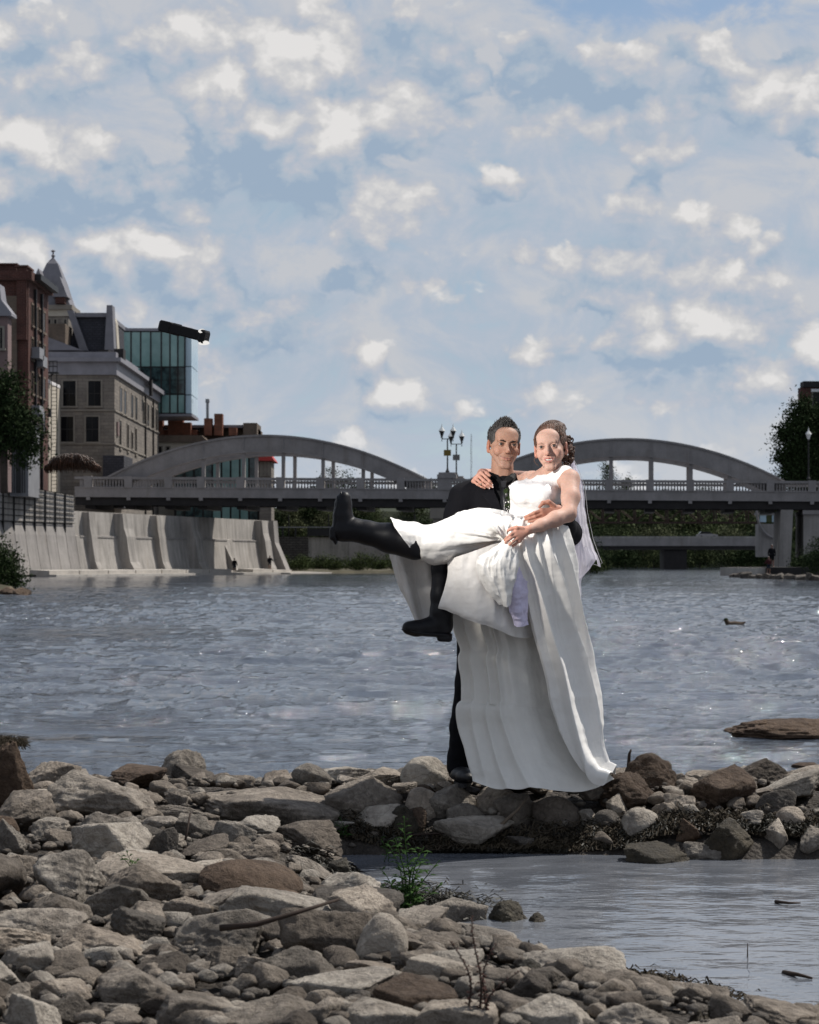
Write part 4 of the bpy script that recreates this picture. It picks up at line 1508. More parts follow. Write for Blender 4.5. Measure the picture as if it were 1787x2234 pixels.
for i, (px, py, d, w) in enumerate(((104, 900, 233, .9), (99, 978, 232, .9), (80, 916, 226, 1.0), (73, 1010, 222, 1.0), (77, 994, 224, .6))):
    lab = ['black box air conditioner high on the cream annex', 'black box air conditioner low on the cream annex', 'dark grey air conditioner bracketed on the brick block', 'large black unit standing on the grid wall', 'small dark unit above the large black unit'][i]
    o = empty('air_conditioner', P(px, py, d), lab, 'air conditioner', 'air conditioners on the back walls')
    MB().box(-w * .45, w * .45, -w * .4, w * .4, -w * .5, w * .5).build('casing', M['black_metal'], o)
    MB().box(-w * .38, w * .38, -w * .46, -w * .41, -w * .4, w * .4).build('grille', M['girder'], o)
    MB().box(-w * .5, w * .5, -w * .3, w * .8, -w * .56, -w * .51).build('bracket', M['black_metal'], o)
# pink house cut by the picture edge
pk = empty('pink_building', (0, 0, 0), 'pinkish rendered house with pale cornice at the extreme left', 'building')
PD = 170.0
part(MB().box(X(-80, PD), X(17, PD), PD, PD + 1.6, 7.5, Zp(690, PD)), 'wall', M['pink'], pk)
part(MB().prism([(X(-80, PD), Zp(690, PD)), (X(27, PD), Zp(690, PD)), (X(27, PD), Zp(684, PD)), (X(5, PD), Zp(655, PD)), (X(0, PD), Zp(620, PD)), (X(-80, PD), Zp(600, PD))], PD - .4, PD + 1.9), 'roof', M['cornice'], pk)
front_window(pk, -2, 8, 715, 760, PD, mull=0)
# metal shed with bars by the wall
sh = empty('shed', (0, 0, 0), 'grey metal-sided lean-to with vertical bars above the grid wall', 'shed')
SD = 196.0
part(MB().box(X(22, SD), X(62, SD), SD, SD + 6, 8, Zp(925, SD)), 'wall', M['grey_box'], sh)
part(MB().box(X(18, SD), X(66, SD), SD - .8, SD + 6.4, Zp(925, SD), Zp(917, SD)), 'roof', M['girder'], sh)
for px in (24, 29, 34, 39, 47, 52, 57):
    part(MB().box(X(px, SD) - .05, X(px, SD) + .05, SD - .7, SD - .6, 8.3, Zp(945, SD)), 'bar', M['black_metal'], sh)
part(MB().box(X(43, SD) - .14, X(43, SD) + .14, SD - .7, SD - .45, 8.3, Zp(925, SD)), 'post', M['black_metal'], sh)
# fire escape
fe = empty('fire_escape', (0, 0, 0), 'black iron fire escape with long ladder beside the cream annex', 'fire escape')
FD = 238.0
part(MB().box(X(96, FD), X(131, FD), FD - 1.6, FD - .4, Zp(818, FD), Zp(814, FD)), 'platform', M['black_metal'], fe)
r_ = MB()
for px in (97, 105, 113, 121, 130):
    r_.box(X(px, FD) - .04, X(px, FD) + .04, FD - 1.6, FD - 1.52, Zp(814, FD), Zp(790, FD))
r_.box(X(97, FD), X(130, FD), FD - 1.51, FD - 1.45, Zp(792, FD), Zp(790, FD)).box(X(97, FD), X(130, FD), FD - 1.51, FD - 1.45, Zp(803, FD), Zp(801, FD))
part(r_, 'platform_rail', M['black_metal'], fe)
part(MB().tube([(X(97, FD), FD - .5, Zp(832, FD)), (X(122, FD), FD - 1.2, Zp(817, FD))], .07, 5), 'brace', M['black_metal'], fe)
for px in (116, 128):
    part(MB().box(X(px, FD) - .05, X(px, FD) + .05, FD - 1.3, FD - 1.2, 9, Zp(818, FD)), 'ladder_rail', M['black_metal'], fe)
for k in range(30):
    zz = 9.4 + k * 0.45
    part(MB().box(X(116, FD) + .051, X(128, FD) - .051, FD - 1.28, FD - 1.22, zz, zz + .06), 'rung', M['black_metal'], fe)


# ---- glass box
def teal_fn(nt):
    pos = nt.geo.outputs['Position']
    info = nt.new('ShaderNodeObjectInfo')
    n = nt.noise(pos, 0.35, 4.0, 0.55)
    col = nt.ramp(n, [(0.3, (0.10, 0.20, 0.19)), (0.7, (0.21, 0.34, 0.32))])
    col = nt.v('SCALE', col, s=nt.mapr(info.outputs['Random'], 0, 1, .85, 1.15, 'LINEAR'))
    nt.put(nt.b.inputs['Base Color'], col)
    nt.b.inputs['Roughness'].default_value = 0.12
    nt.b.inputs['Specular IOR Level'].default_value = 0.5


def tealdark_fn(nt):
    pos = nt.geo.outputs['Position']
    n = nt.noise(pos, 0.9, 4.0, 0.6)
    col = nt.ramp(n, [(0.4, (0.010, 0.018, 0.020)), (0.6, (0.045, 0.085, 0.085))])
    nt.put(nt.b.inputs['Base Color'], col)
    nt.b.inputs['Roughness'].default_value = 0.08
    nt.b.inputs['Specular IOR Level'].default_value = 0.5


M['teal_glass'] = material('teal_glass', teal_fn)
M['teal_dark'] = material('dark_teal_glass', tealdark_fn)
M['pale_glass'] = plain('pale_blue_glass', (0.42, 0.55, 0.62), 0.1, 0.1, 0.3, spec=0.5)
GD = 290.0
gb = empty('glass_building', (0, 0, 0), 'cantilevered teal glass box behind the stone building', 'building')
gx0, gx1 = X(246, GD), X(404, GD)
gtop, gbot = Zp(722, GD), Zp(903, GD)
part(MB().box(gx0, gx1 - .1, GD + .25, GD + 9, gbot + .1, gtop - .1), 'core', M['teal_dark'], gb)
part(MB().box(gx0 - .1, gx1 + 1.0, GD - .12, GD + 9.3, gtop, gtop + .4), 'roof_edge', M['cornice'], gb)
part(MB().box(gx0 - .1, gx1 + 1.0, GD - .12, GD + 9.3, gbot - .35, gbot), 'soffit', M['cornice'], gb)
part(MB().box(X(256, GD), X(272, GD), GD + 2, GD + 4, gtop + .41, gtop + .8), 'roof_vent', M['cornice'], gb)
cols = [246, 264, 286, 307, 329, 352, 371, 388, 403.5]
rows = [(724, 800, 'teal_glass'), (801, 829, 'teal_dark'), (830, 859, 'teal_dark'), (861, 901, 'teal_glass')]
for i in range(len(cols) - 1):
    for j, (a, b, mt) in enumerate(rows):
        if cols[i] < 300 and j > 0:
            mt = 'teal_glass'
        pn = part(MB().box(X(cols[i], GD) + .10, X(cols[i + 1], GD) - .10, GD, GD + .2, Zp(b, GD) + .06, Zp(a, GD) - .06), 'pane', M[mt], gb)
for px in cols:
    part(MB().box(X(px, GD) - .09, X(px, GD) + .09, GD - .1, GD + .24, gbot + .01, gtop - .01), 'mullion', M['girder'], gb)
for py in (800.5, 860):
    for i in range(len(cols) - 1):
        part(MB().box(X(cols[i], GD) + .1, X(cols[i + 1], GD) - .1, GD - .05, GD + .22, Zp(py, GD) - .05, Zp(py, GD) + .05), 'transom', M['girder'], gb)
for k in range(3):
    a = GD + .3 + k * 3.0
    for (p, q) in ((724, 798), (800, 860), (862, 901)):
        part(MB().box(gx1 - .05, gx1 + .9 , a, a + 2.9, Zp(q, GD), Zp(p, GD)), 'side_pane', M['pale_glass'], gb)

# ---- low town behind the left arch
lo = empty('brick_terrace', (0, 0, 0), 'low red brick terrace with chimneys behind the left arch', 'building')
LD = 300.0
part(MB().box(X(335, LD), X(430, LD), LD, LD + 10, 6, Zp(938, LD)), 'wall', M['brick2'], lo)
part(MB().box(X(430, LD), X(560, LD), LD + 3, LD + 12, 6, Zp(932, LD)), 'rear_wall', M['buff'], lo)
part(MB().box(X(335, LD), X(548, LD), LD + 1, LD + 12, Zp(932, LD), Zp(926, LD)), 'roof', M['lead'], lo)
part(MB().box(X(530, LD), X(560, LD), LD + .5, LD + 9, Zp(958, LD), Zp(922, LD)), 'end_wall', M['buff'], lo)
for (a, b, t) in ((338, 356, 903), (367, 400, 911), (400, 417, 922), (446, 463, 913), (468, 486, 903), (500, 517, 933)):
    part(MB().box(X(a, LD), X(b, LD), LD - .5, LD + 1.4, Zp(950, LD), Zp(t, LD)), 'chimney', M['brick2'], lo)
part(MB().lathe([(.22, 0), (.22, 2.4), (.34, 2.5), (.3, 3.0)], 8, Matrix.Translation((X(452, LD), LD + .6, Zp(913, LD)))), 'flue', M['grey_box'], lo)
wl = empty('white_building', (0, 0, 0), 'low pale rendered house half hidden by the rising left arch', 'building')
part(MB().box(X(338, 292), X(455, 292), 292, 298, 6, Zp(965, 292)), 'wall', M['cream'], wl)
part(MB().prism([(X(336, 292), Zp(965, 292)), (X(457, 292), Zp(965, 292)), (X(440, 292), Zp(950, 292)), (X(345, 292), Zp(950, 292))], 291.5, 298.5), 'roof', M['buff'], wl)
for px in (345, 362):
    front_window(wl, px, px + 9, 975, 995, 292, mull=0)
gl = empty('green_shopfront', (0, 0, 0), 'dark green glazed shopfront seen under the left arch', 'building')
part(MB().box(X(380, 286), X(566, 286), 286, 291, 6, Zp(985, 286)), 'wall', M['girder'], gl)
for i in range(9):
    a = 384 + i * 20
    part(MB().box(X(a, 286) + .1, X(a + 19, 286) - .1, 285.8, 285.98, 7, Zp(994, 286)), 'pane', M['teal_dark'] if i < 4 or i > 7 else M['teal_glass'], gl)
rb = empty('red_roof_building', (0, 0, 0), 'small stone building with a red roof behind the left arch', 'building')
part(MB().box(X(566, 284), X(592, 284), 284, 290, 6, Zp(1003, 284)), 'wall', M['stone'], rb)
part(MB().prism([(X(560, 284), Zp(1006, 284)), (X(600, 284), Zp(1006, 284)), (X(595, 284), Zp(998, 284)), (X(590, 284), Zp(991, 284)), (X(560, 284), Zp(991, 284))], 283, 291), 'roof', M['red_roof'], rb)
for px in (569, 577, 585):
    front_window(rb, px, px + 3, 1010, 1036, 284, mull=0)
# ---- brick building on the right
rbk = empty('brick_building', (0, 0, 0), 'dark maroon brick building with white window heads behind the right-hand tree', 'building')
RD = 275.0
part(MB().box(X(1747, RD), X(1960, RD), RD, RD + 2, 2, Zp(845, RD)), 'wall', M['brick'], rbk)
part(MB().box(X(1752, RD), X(1960, RD), RD - .4, RD + 2, Zp(845, RD), Zp(832, RD)), 'parapet', M['girder'], rbk)
part(MB().box(X(1746, RD), X(1768, RD), RD - .3, RD - .01, 2, Zp(847, RD)), 'pilaster', M['brick'], rbk)
for k in range(3):
    w = front_window(rbk, 1772 + 34 * k, 1796 + 34 * k, 856, 905, RD)
    part(MB().box(X(1769 + 34 * k, RD), X(1799 + 34 * k, RD), RD - .3, RD - .02, Zp(855, RD) , Zp(849, RD)), 'window_head', M['white_trim'], rbk)

# ------------------------------------------------------------------ trees, bushes, banks
def leaf_mat(name, a, b, trans=0.15):
    def fn(nt):
        pos = nt.geo.outputs['Position']
        n = nt.noise(pos, 0.9, 4.0, 0.6)
        n2 = nt.noise(pos, 7.0, 3.0, 0.6)
        f = nt.m('ADD', nt.m('MULTIPLY', n, .6), nt.m('MULTIPLY', n2, .4))
        nt.put(nt.b.inputs['Base Color'], nt.ramp(f, [(0.33, a), (0.68, b)]))
        nt.b.inputs['Roughness'].default_value = 0.8
        nt.b.inputs['Specular IOR Level'].default_value = 0.05
    return material(name, fn)


M['leaf_dark'] = leaf_mat('dark_leaves', (0.014, 0.024, 0.010), (0.035, 0.052, 0.020))
M['leaf_mid'] = leaf_mat('green_leaves', (0.030, 0.042, 0.018), (0.070, 0.085, 0.036))
M['leaf_pale'] = leaf_mat('pale_leaves', (0.050, 0.058, 0.030), (0.105, 0.112, 0.058))
M['leaf_bush'] = leaf_mat('riverside_leaves', (0.028, 0.042, 0.016), (0.075, 0.095, 0.035))
M['bark'] = plain('bark', (0.07, 0.055, 0.045), 0.9, 0.35, 3.0, bump=0.4)
M['grass_slope'] = plain('dark_grassy_slope', (0.022, 0.028, 0.013), 0.95, 0.6, 0.5)
M['soil'] = plain('bank_soil', (0.085, 0.075, 0.05), 0.95, 0.4, 0.5)


def leaves(blobs, n, size, seed, clump=0.55):
    """leaf faces gathered in clumps spread through a few ellipsoids: [(centre, radii, weight)]"""
    n = int(n * 2.6)
    r_ = np.random.default_rng(seed)
    w = np.array([b[2] if len(b) > 2 else np.prod(b[1]) ** (2 / 3) for b in blobs], float)
    w /= w.sum()
    ncl = max(12, n // 26)
    ci = r_.choice(len(blobs), ncl, p=w)
    cen = np.array([b[0] for b in blobs])[ci]
    rad = np.array([b[1] for b in blobs])[ci]
    d = r_.normal(size=(ncl, 3))
    d /= np.linalg.norm(d, axis=1, keepdims=True)
    rr_ = r_.uniform(0.15, 1.0, (ncl, 1)) ** .6
    cc = cen + d * rad * rr_
    k = r_.integers(0, ncl, n)
    cs = size * r_.uniform(1.6, 4.2, ncl)[k][:, None]
    off = r_.normal(size=(n, 3)) * cs * clump * np.array([1, 1, .75])
    p = cc[k] + off
    a = r_.normal(size=(n, 3))
    a /= np.linalg.norm(a, axis=1, keepdims=True)
    b = np.cross(a, r_.normal(size=(n, 3)))
    b /= np.linalg.norm(b, axis=1, keepdims=True)
    s = size * r_.uniform(0.5, 1.15, (n, 1))
    q = np.stack([p - a * s * .5, p + b * s * .32, p + a * s * .6, p - b * s * .32], 1).reshape(-1, 3)
    F = np.arange(4 * n, dtype=np.int32).reshape(n, 4)
    return q, F


def tree(name, base, h, crown, n, size, mat, label, cat='tree', group=None, trunk_r=None, seed=1):
    """crown: [(dx, dz, rx, rz)] in metres from the base"""
    o = empty(name, base, label, cat, group)
    r_ = random.Random(seed)
    blobs = [((dx, r_.uniform(-.3, .3) * rx, dz), (rx, rx * .9, rz)) for dx, dz, rx, rz in crown]
    q, F = leaves(blobs, n, size, seed)
    link('crown', np_mesh('crown', q, F, M[mat], smooth=False), o)
    tr = trunk_r or h * 0.022
    mb = MB()
    mb.tube([(0, 0, -.3), (r_.uniform(-.1, .1), 0, h * .3), (r_.uniform(-.2, .2), 0, h * .62)], [tr * 1.25, tr, tr * .6], 7)
    for dx, dz, rx, rz in crown:
        mb.tube([(0, 0, h * r_.uniform(.22, .45)), (dx * .6, 0, (dz + h * .3) * .55), (dx, r_.uniform(-.3, .3), dz + rz * .3)], [tr * .6, tr * .4, tr * .12], 5)
    mb.build('trunk', M['bark'], o, smooth=True)
    return o


def base_at(px, d, z):
    v = P(px, HY, d)
    v.z = z
    return v


# near left: street tree over the wall, and the bush at the water
tree('street_tree', base_at(10, 168, 7.6), 12, [(-.6, 7.2, 2.2, 2.6), (1.2, 5.4, 2.2, 2.0), (-1.4, 4.2, 2.0, 2.0), (1.7, 3.2, 1.3, 1.4), (0.2, 9.0, 1.4, 1.5)], 5200, .30, 'leaf_dark', 'dark leafy street tree hanging over the brick block at the left edge', seed=3)
tree('bush', base_at(-12, 92, 0.3), 3, [(-.6, 1.4, 1.5, 1.4), (.5, .7, .9, .8), (-1.6, 2.2, 1.2, 1.4), (.95, .25, .6, .4), (-1, .5, 1.2, .8), (0, 1.0, 1.0, .9)], 7500, .13, 'leaf_dark', 'dark ivy-like bush sloping to the water at the left edge', 'bush', seed=4)
bank = MB()
bank.loft([[(X(-200, 96), 96 - 6, -.4), (X(60, 90), 88, -.4), (X(70, 92), 93, -.4), (X(-200, 96), 104, -.4)], [(X(-200, 96), 93, 1.3), (X(20, 90), 90, .35), (X(30, 92), 92, .3), (X(-200, 96), 100, 1.6)]])
tag(bank.build('river_bank', M['soil']), kind='structure')
rr = np.random.default_rng(77)
for i in range(9):
    px, d = rr.uniform(-10, 66), rr.uniform(84, 90)
    o = link('rock', rock_mesh('angular', i, 'brown_rock'))
    o.location = base_at(px, d, 0.08)
    s = rr.uniform(.2, .5)
    o.scale = (s, s * .8, s * .6)
    o.rotation_euler = (0, 0, rr.uniform(0, 6))
    tag(o, 'brown rock at the water under the dark bush at the left edge', 'rock', 'rocks under the left bush')

# right: big dark maple in front of the brick building, and the bank below it
tree('maple_tree', base_at(1764, 250, 7.2), 16, [(-2.6, 10.6, 1.5, 1.4), (-1.0, 12.6, 1.8, 2.4), (1.2, 12.0, 2.6, 2.2), (-1.6, 8.2, 2.6, 1.6), (1.0, 8.6, 2.8, 2.4), (-2.7, 7.3, 1.3, .8), (-1.9, 5.5, 2.0, 1.6), (1.0, 5.2, 3.0, 2.4), (-2.6, 4.6, 1.2, 1.0), (-.6, 14.2, .9, 1.0), (3, 10, 2, 3), (-1.2, 10.2, 2.4, 2.6), (-.8, 6.8, 2.6, 2.0), (.2, 3.6, 2.6, 1.8)], 13000, .36, 'leaf_dark', 'large dark maple with ragged crown at the right end of the bridge', seed=5)
for i, (px, d, z, rx, rz, lab) in enumerate(((1772, 205, .2, 1.6, 1.3, 'dark bush right of the abutment pier by the water'), (1745, 215, .2, .9, .8, 'small bush at the foot of the right abutment'), (1800, 190, .2, 1.6, 2.2, 'tall bush at the right edge below the bridge'), (1716, 236, 4.6, .5, .9, 'little shrub growing out of the right pier'))):
    tree('bush', base_at(px, d, z), rz * 2, [(0, rz * .9, rx, rz), (-rx * .6, rz * .5, rx * .6, rz * .6), (rx * .5, rz * 1.3, rx * .6, rz * .6)], 1500 if i < 3 else 420, .20, 'leaf_dark', lab, 'bush', 'bushes along the right bank', seed=20 + i)
plat = empty('quay', (0, 0, 0), 'dark low landing at the foot of the right pier', 'quay')
MB().box(X(1652, 205), X(1850, 205), 199, 224, -.5, .95).build('landing', M['girder'], plat)
MB().box(X(1634, 205), X(1651, 205), 200, 224, -.5, .9).build('landing_end', M['step_conc'], plat)
for i in range(14):
    px = 1600 + i * 15
    d = 186 - (px - 1600) * 0.16 + (8 if i < 2 else 0)
    o = link('rock', rock_mesh('slab', i, 'dark_rock'))
    o.location = base_at(px, d, .12)
    o.scale = (.62, .6, .34 + .1 * (i % 3))
    o.rotation_euler = (0, 0, i * 1.7)
    tag(o, 'flat dark edging rock below the right landing', 'rock', 'edging rocks of the right bank')

# bank upstream of the left wall: stone wall, railing, bushes, hillside
sw = empty('stone_wall', (0, 0, 0), 'dark old stone wall behind the riverside bushes', 'wall')
M['old_stone'] = brickwork('old_rubble_wall', (0.085, 0.078, 0.07), (0.06, 0.055, 0.05), (0.03, 0.028, 0.025), .9, .35, .05, .3)
M['white_wall'] = concrete('peeling_white_wall', (0.27, 0.255, 0.235), .6, .5)
MB().box(X(560, 285), X(672, 285), 285, 287, .2, Zp(1171, 285)).build('rubble_panel', M['old_stone'], sw)
MB().box(X(672.5, 285), X(760, 285), 285.1, 287, .2, Zp(1172, 285)).build('peeling_panel', M['white_wall'], sw)
MB().box(X(760.5, 285), X(960, 285), 285.2, 287, .2, Zp(1172, 285)).build('pale_panel', M['wall_old'], sw)
fn_ = empty('railing', (0, 0, 0), 'low dark railing on top of the old stone wall', 'railing')
MB().box(X(585, 284), X(730, 284), 284.6, 284.8, Zp(1151, 284), Zp(1149, 284)).build('top_rail', M['grey_box'], fn_)
for px in (590, 616, 644, 672):
    MB().box(X(px, 284) - .12, X(px, 284) + .12, 284.55, 284.85, Zp(1171, 284), Zp(1151.2, 284)).build('post', M['black_metal'], fn_)
MB().box(X(674, 284), X(732, 284), 284.5, 284.9, Zp(1169, 284), Zp(1153, 284)).build('dark_panel', M['black_metal'], fn_)
hill = MB()
hill.loft([[(X(540, 290), 290, 0), (X(1010, 290), 290, 0), (X(1010, 300), 330, 0), (X(540, 300), 330, 0)], [(X(540, 290), 302, 9.8), (X(990, 290), 302, 9.0), (X(990, 300), 330, 10.6), (X(540, 300), 330, 10.4)]])
tag(hill.build('hillside', M['grass_slope']), kind='structure')
MB_ = MB()
MB_.loft([[(X(585, 262), 262, -.4), (X(930, 262), 262, -.4), (X(930, 290), 290, -.4), (X(575, 290), 290, -.4)], [(X(590, 262), 263.5, .35), (X(925, 262), 263.5, .35), (X(925, 290), 290, 1.0), (X(575, 290), 290, 1.0)]])
tag(MB_.build('river_bank', M['soil']), kind='structure')
rr = random.Random(9)
for i in range(15):
    px = 592 + i * 20 + rr.uniform(-6, 6)
    rx, rz = rr.uniform(.8, 1.5), rr.uniform(.9, 1.6)
    d = rr.uniform(264, 276)
    tree('bush', base_at(px, d, .3), rz * 2, [(0, rz * .8, rx, rz), (-rx * .6, rz * .6, rx * .7, rz * .6), (rx * .6, rz * .7, rx * .7, rz * .7)], 620, .20, ['leaf_bush', 'leaf_bush', 'leaf_mid'][i % 3], 'green bush in the row along the far shore below the stone wall', 'bush', 'bushes along the far left shore', seed=40 + i)
for i, (px, d, z, rx, rz, mt) in enumerate(((600, 295, 4.6, 1.5, 1.6, 'leaf_dark'), (640, 298, 4.8, 2.0, 1.6, 'leaf_pale'), (668, 296, 4.2, 1.4, 1.4, 'leaf_mid'), (712, 298, 5.2, 1.8, 2.0, 'leaf_pale'), (760, 297, 4.5, 1.8, 1.9, 'leaf_mid'), (800, 296, 4.6, 1.4, 2.2, 'leaf_dark'), (832, 295, 4.8, 1.5, 2.4, 'leaf_mid'), (870, 297, 4.4, 2.0, 1.6, 'leaf_pale'), (915, 296, 4.4, 1.8, 2.0, 'leaf_dark'), (580, 299, 6.6, 1.6, 1.4, 'leaf_mid'))):
    d -= 1.5
    tree('shrub', base_at(px, d, max(z - .8, (d - 290) / 12 * 9.6 - .1)), rz * 2, [(0, rz, rx, rz), (-rx * .6, rz * .6, rx * .7, rz * .6), (rx * .6, rz * .8, rx * .7, rz * .7)], 1100, .26, mt, 'shrub on the grassy slope above the old stone wall', 'shrub', 'shrubs on the slope behind the left span', seed=60 + i)
rr2 = random.Random(77)
for i in range(14):
    px, d = 575 + i * 27 + rr2.uniform(-8, 8), rr2.uniform(296, 301)
    rx, rz = rr2.uniform(1.2, 2.2), rr2.uniform(1.0, 1.9)
    tree('shrub', base_at(px, d, (d - 290) / 12 * 9.6 - .4), rz * 2, [(0, rz, rx, rz), (-rx * .6, rz * .6, rx * .7, rz * .6), (rx * .6, rz * .8, rx * .7, rz * .7)], 800, .28, ['leaf_mid', 'leaf_dark', 'leaf_pale'][i % 3], 'shrub high on the slope under the bridge deck', 'shrub', 'shrubs on the slope behind the left span', seed=260 + i)
for i, px in enumerate((630, 717, 905)):
    o = empty('utility_pole', base_at(px, 293, 3.6), 'thin dark pole on the slope behind the left span', 'pole', 'poles on the slope')
    MB().lathe([(.12, 0), (.09, 5)], 6).build('shaft', M['black_metal'], o)

# trees showing over the rail
for i, (px, d, z, h, crown, mt, lab) in enumerate((
        (735, 330, 9, 9, [(0, 5.5, 3.2, 3.0), (-3.2, 4.0, 2.2, 2.0), (3.0, 3.6, 2.6, 2.2)], 'leaf_dark', 'broad dark tree seen through the right half of the left arch'),
        (790, 335, 9, 7, [(0, 4.0, 2.6, 2.2), (2.4, 3.0, 2.0, 1.6)], 'leaf_dark', 'low dark tree between the left arch and its last hanger'),
        (712, 325, 9, 6, [(0, 4, 1.2, 1.6), (-1.8, 3.2, 1.1, 1.4)], 'leaf_mid', 'small open tree left of the broad dark tree'),
        (930, 340, 9, 6, [(0, 5.0, 1.8, 1.4), (2.2, 4.2, 1.4, 1.0)], 'leaf_pale', 'pale green tree top left of the lamp pedestal'),
        (1328, 420, 6, 17, [(0, 12, 1.4, 4.5), (0.4, 7, 1.8, 4), (-.4, 15.5, .8, 2)], 'leaf_mid', 'tall poplar seen under the right arch'),
        (1360, 425, 6, 15, [(0, 10, 1.8, 4.0), (-.9, 7, 1.6, 3), (.8, 12.5, .9, 2)], 'leaf_mid', 'shorter poplar right of the tall poplar'),
        (1452, 410, 8, 10, [(0, 7, 2.4, 2.2), (-1.4, 5.4, 2.0, 1.6)], 'leaf_mid', 'round tree top between two hangers of the right arch'),
        (1485, 410, 8, 9, [(0, 6, 2.0, 1.4)], 'leaf_mid', 'lowest tree top under the right arch'),
        (1532, 405, 8, 10, [(0, 7.4, 2.6, 1.8), (2.4, 6, 1.8, 1.4), (-2.4, 6, 1.8, 1.2)], 'leaf_mid', 'wide tree top near the right end of the right arch'))):
    if d > 400:
        d *= 1.4
        crown = [(a * 1.4, b * 1.4, c * 1.4, e * 1.4) for a, b, c, e in crown]
        z *= 1.4
    b0 = base_at(px, d, z - 6)
    tree('poplar_tree' if 'poplar' in lab else 'tree', b0, h + 4, [(a, b + 6 - (1.2 if d > 400 else .4), c, e) for a, b, c, e in crown], 1500, .36 if d < 400 else .5, mt, lab, 'tree', 'trees beyond the bridge', trunk_r=.12, seed=80 + i)

# wooded bank beyond the right span: separate crowns in front, the wood behind as one mass
woods = []
rr = np.random.default_rng(5)
bl = []
for i in range(90):
    px = rr.uniform(930, 1790)
    d = rr.uniform(560, 620)
    r0 = rr.uniform(4, 7)
    bl.append(((X(px, d), d, rr.uniform(3, 15)), (r0 * 1.3, 4, r0)))
q, F = leaves(bl, 16000, 1.3, 99)
tag(link('woods', np_mesh('woods', q, F, M['leaf_mid'], smooth=False)), kind='stuff')
tag(MB().loft([[(X(560, 640), 640, -.5), (X(2100, 640), 640, -.5), (X(2100, 660), 900, -.5), (X(560, 660), 900, -.5)], [(X(560, 640), 648, 19), (X(2100, 640), 648, 19), (X(2100, 660), 900, 26), (X(560, 660), 900, 26)]]).build('hills', M['grass_slope']), kind='structure')
rr = random.Random(31)
for i in range(26):
    px = 1268 + i * 17.5 + rr.uniform(-9, 9)
    d = rr.uniform(470, 545)
    low = i % 2
    rz = rr.uniform(2.2, 3.6)
    mt = ['leaf_pale', 'leaf_bush', 'leaf_dark', 'leaf_pale', 'leaf_mid'][i % 5] if not low else ['leaf_dark', 'leaf_mid'][i // 2 % 2]
    tree('tree', base_at(px, d, .2 if low else 3.5), rz * 2.4, [(0, rz * 1.3, rz * .9, rz), (-rz * .7, rz * .9, rz * .7, rz * .7), (rz * .7, rz * 1.0, rz * .7, rz * .8)], 900, .55, mt,
         'low dark waterside tree under the far road bridge' if low else 'green tree of the wooded bank above the far road bridge', 'tree', 'trees of the far bank', trunk_r=.10, seed=110 + i)
tree('bush', base_at(1288, 262, .1), 3, [(0, 1.0, 1.9, 1.0), (-1.5, 1.2, 1.5, 1.2), (1.2, .6, 1.1, .6)], 1300, .24, 'leaf_bush', 'bushy green islet right of the veil', 'bush', seed=150)
tree('tree', base_at(1262, 300, .2), 9, [(0, 4.5, 2.2, 3.0), (-2.2, 4.0, 2.0, 3.0), (1.6, 3.0, 1.8, 2.2), (-3.6, 3, 2, 2.6)], 2200, .34, 'leaf_dark', 'dark leaning tree behind the veil above the islet', 'tree', seed=151)

# far road bridge with a car, and the steel footbridge
fb = empty('road_bridge', (0, 0, 0), 'low flat concrete road bridge far upstream under the right span', 'bridge')
FD2 = 430.0
MB().box(X(1190, FD2), X(1700, FD2), FD2, FD2 + 9, Zp(1191, FD2), Zp(1175, FD2)).build('beam', M['bridge'], fb)
MB().box(X(1190, FD2), X(1700, FD2), FD2 + .05, FD2 + .45, Zp(1174.8, FD2), Zp(1170, FD2)).build('parapet', M['white_wall'], fb)
MB().box(X(1190, FD2), X(1700, FD2), FD2 + .3, FD2 + 8.5, Zp(1199, FD2), Zp(1191.1, FD2)).build('girder', M['girder'], fb)
MB().box(X(1450, FD2), X(1500, FD2), FD2 + 1, FD2 + 8, -.5, Zp(1199.2, FD2)).build('pier', M['girder'], fb)
car = empty('car', base_at(1543, FD2 + 3, Zp(1175, FD2) + .02), 'silver car crossing the far road bridge', 'car')
body = [(-2.3, .35), (-2.25, .95), (-1.5, 1.05), (1.0, 1.05), (2.2, .85), (2.3, .35)]
MB().prism(body, -.85, .85).build('body', M['grey_box'], car)
MB().prism([(-1.9, 1.06), (-1.4, 1.55), (.3, 1.55), (1.1, 1.06)], -.75, .75).build('cabin', M['window_dark'], car)
for sx in (-1.4, 1.4):
    for sy in (-.8, .8):
        MB().lathe([(.33, -.1), (.33, .1)], 12, Matrix.Translation((sx, sy, .33)) @ Matrix.Rotation(R(90), 4, 'X')).build('wheel', M['black_metal'], car)
tb = empty('footbridge', (0, 0, 0), 'rusty steel truss footbridge hanging below the right span', 'bridge')
TD2 = 330.0
z0, z1 = Zp(1140, TD2), Zp(1106, TD2)
x0, x1 = X(1000, TD2), X(1668, TD2)
for yy in (TD2, TD2 + 2.6):
    MB().box(x0, x1, yy - .12, yy + .12, z0 - .14, z0 + .14).build('lower_chord', M['rust_steel'], tb)
    MB().box(x0, x1, yy - .12, yy + .12, z1 - .14, z1 + .14).build('upper_chord', M['rust_steel'], tb)
    n = 19
    for k in range(n + 1):
        xx = x0 + (x1 - x0) * k / n
        MB().box(xx - .11, xx + .11, yy - .11, yy + .11, z0 + .15, z1 - .15).build('truss_post', M['rust_steel'], tb)
        if k < n:
            xn = x0 + (x1 - x0) * (k + 1) / n
            a, b = ((xx, yy, z0 + .2), (xn, yy, z1 - .2)) if k % 2 else ((xx, yy, z1 - .2), (xn, yy, z0 + .2))
            MB().tube([a, b], .07, 5).build('diagonal', M['rust_steel'], tb)
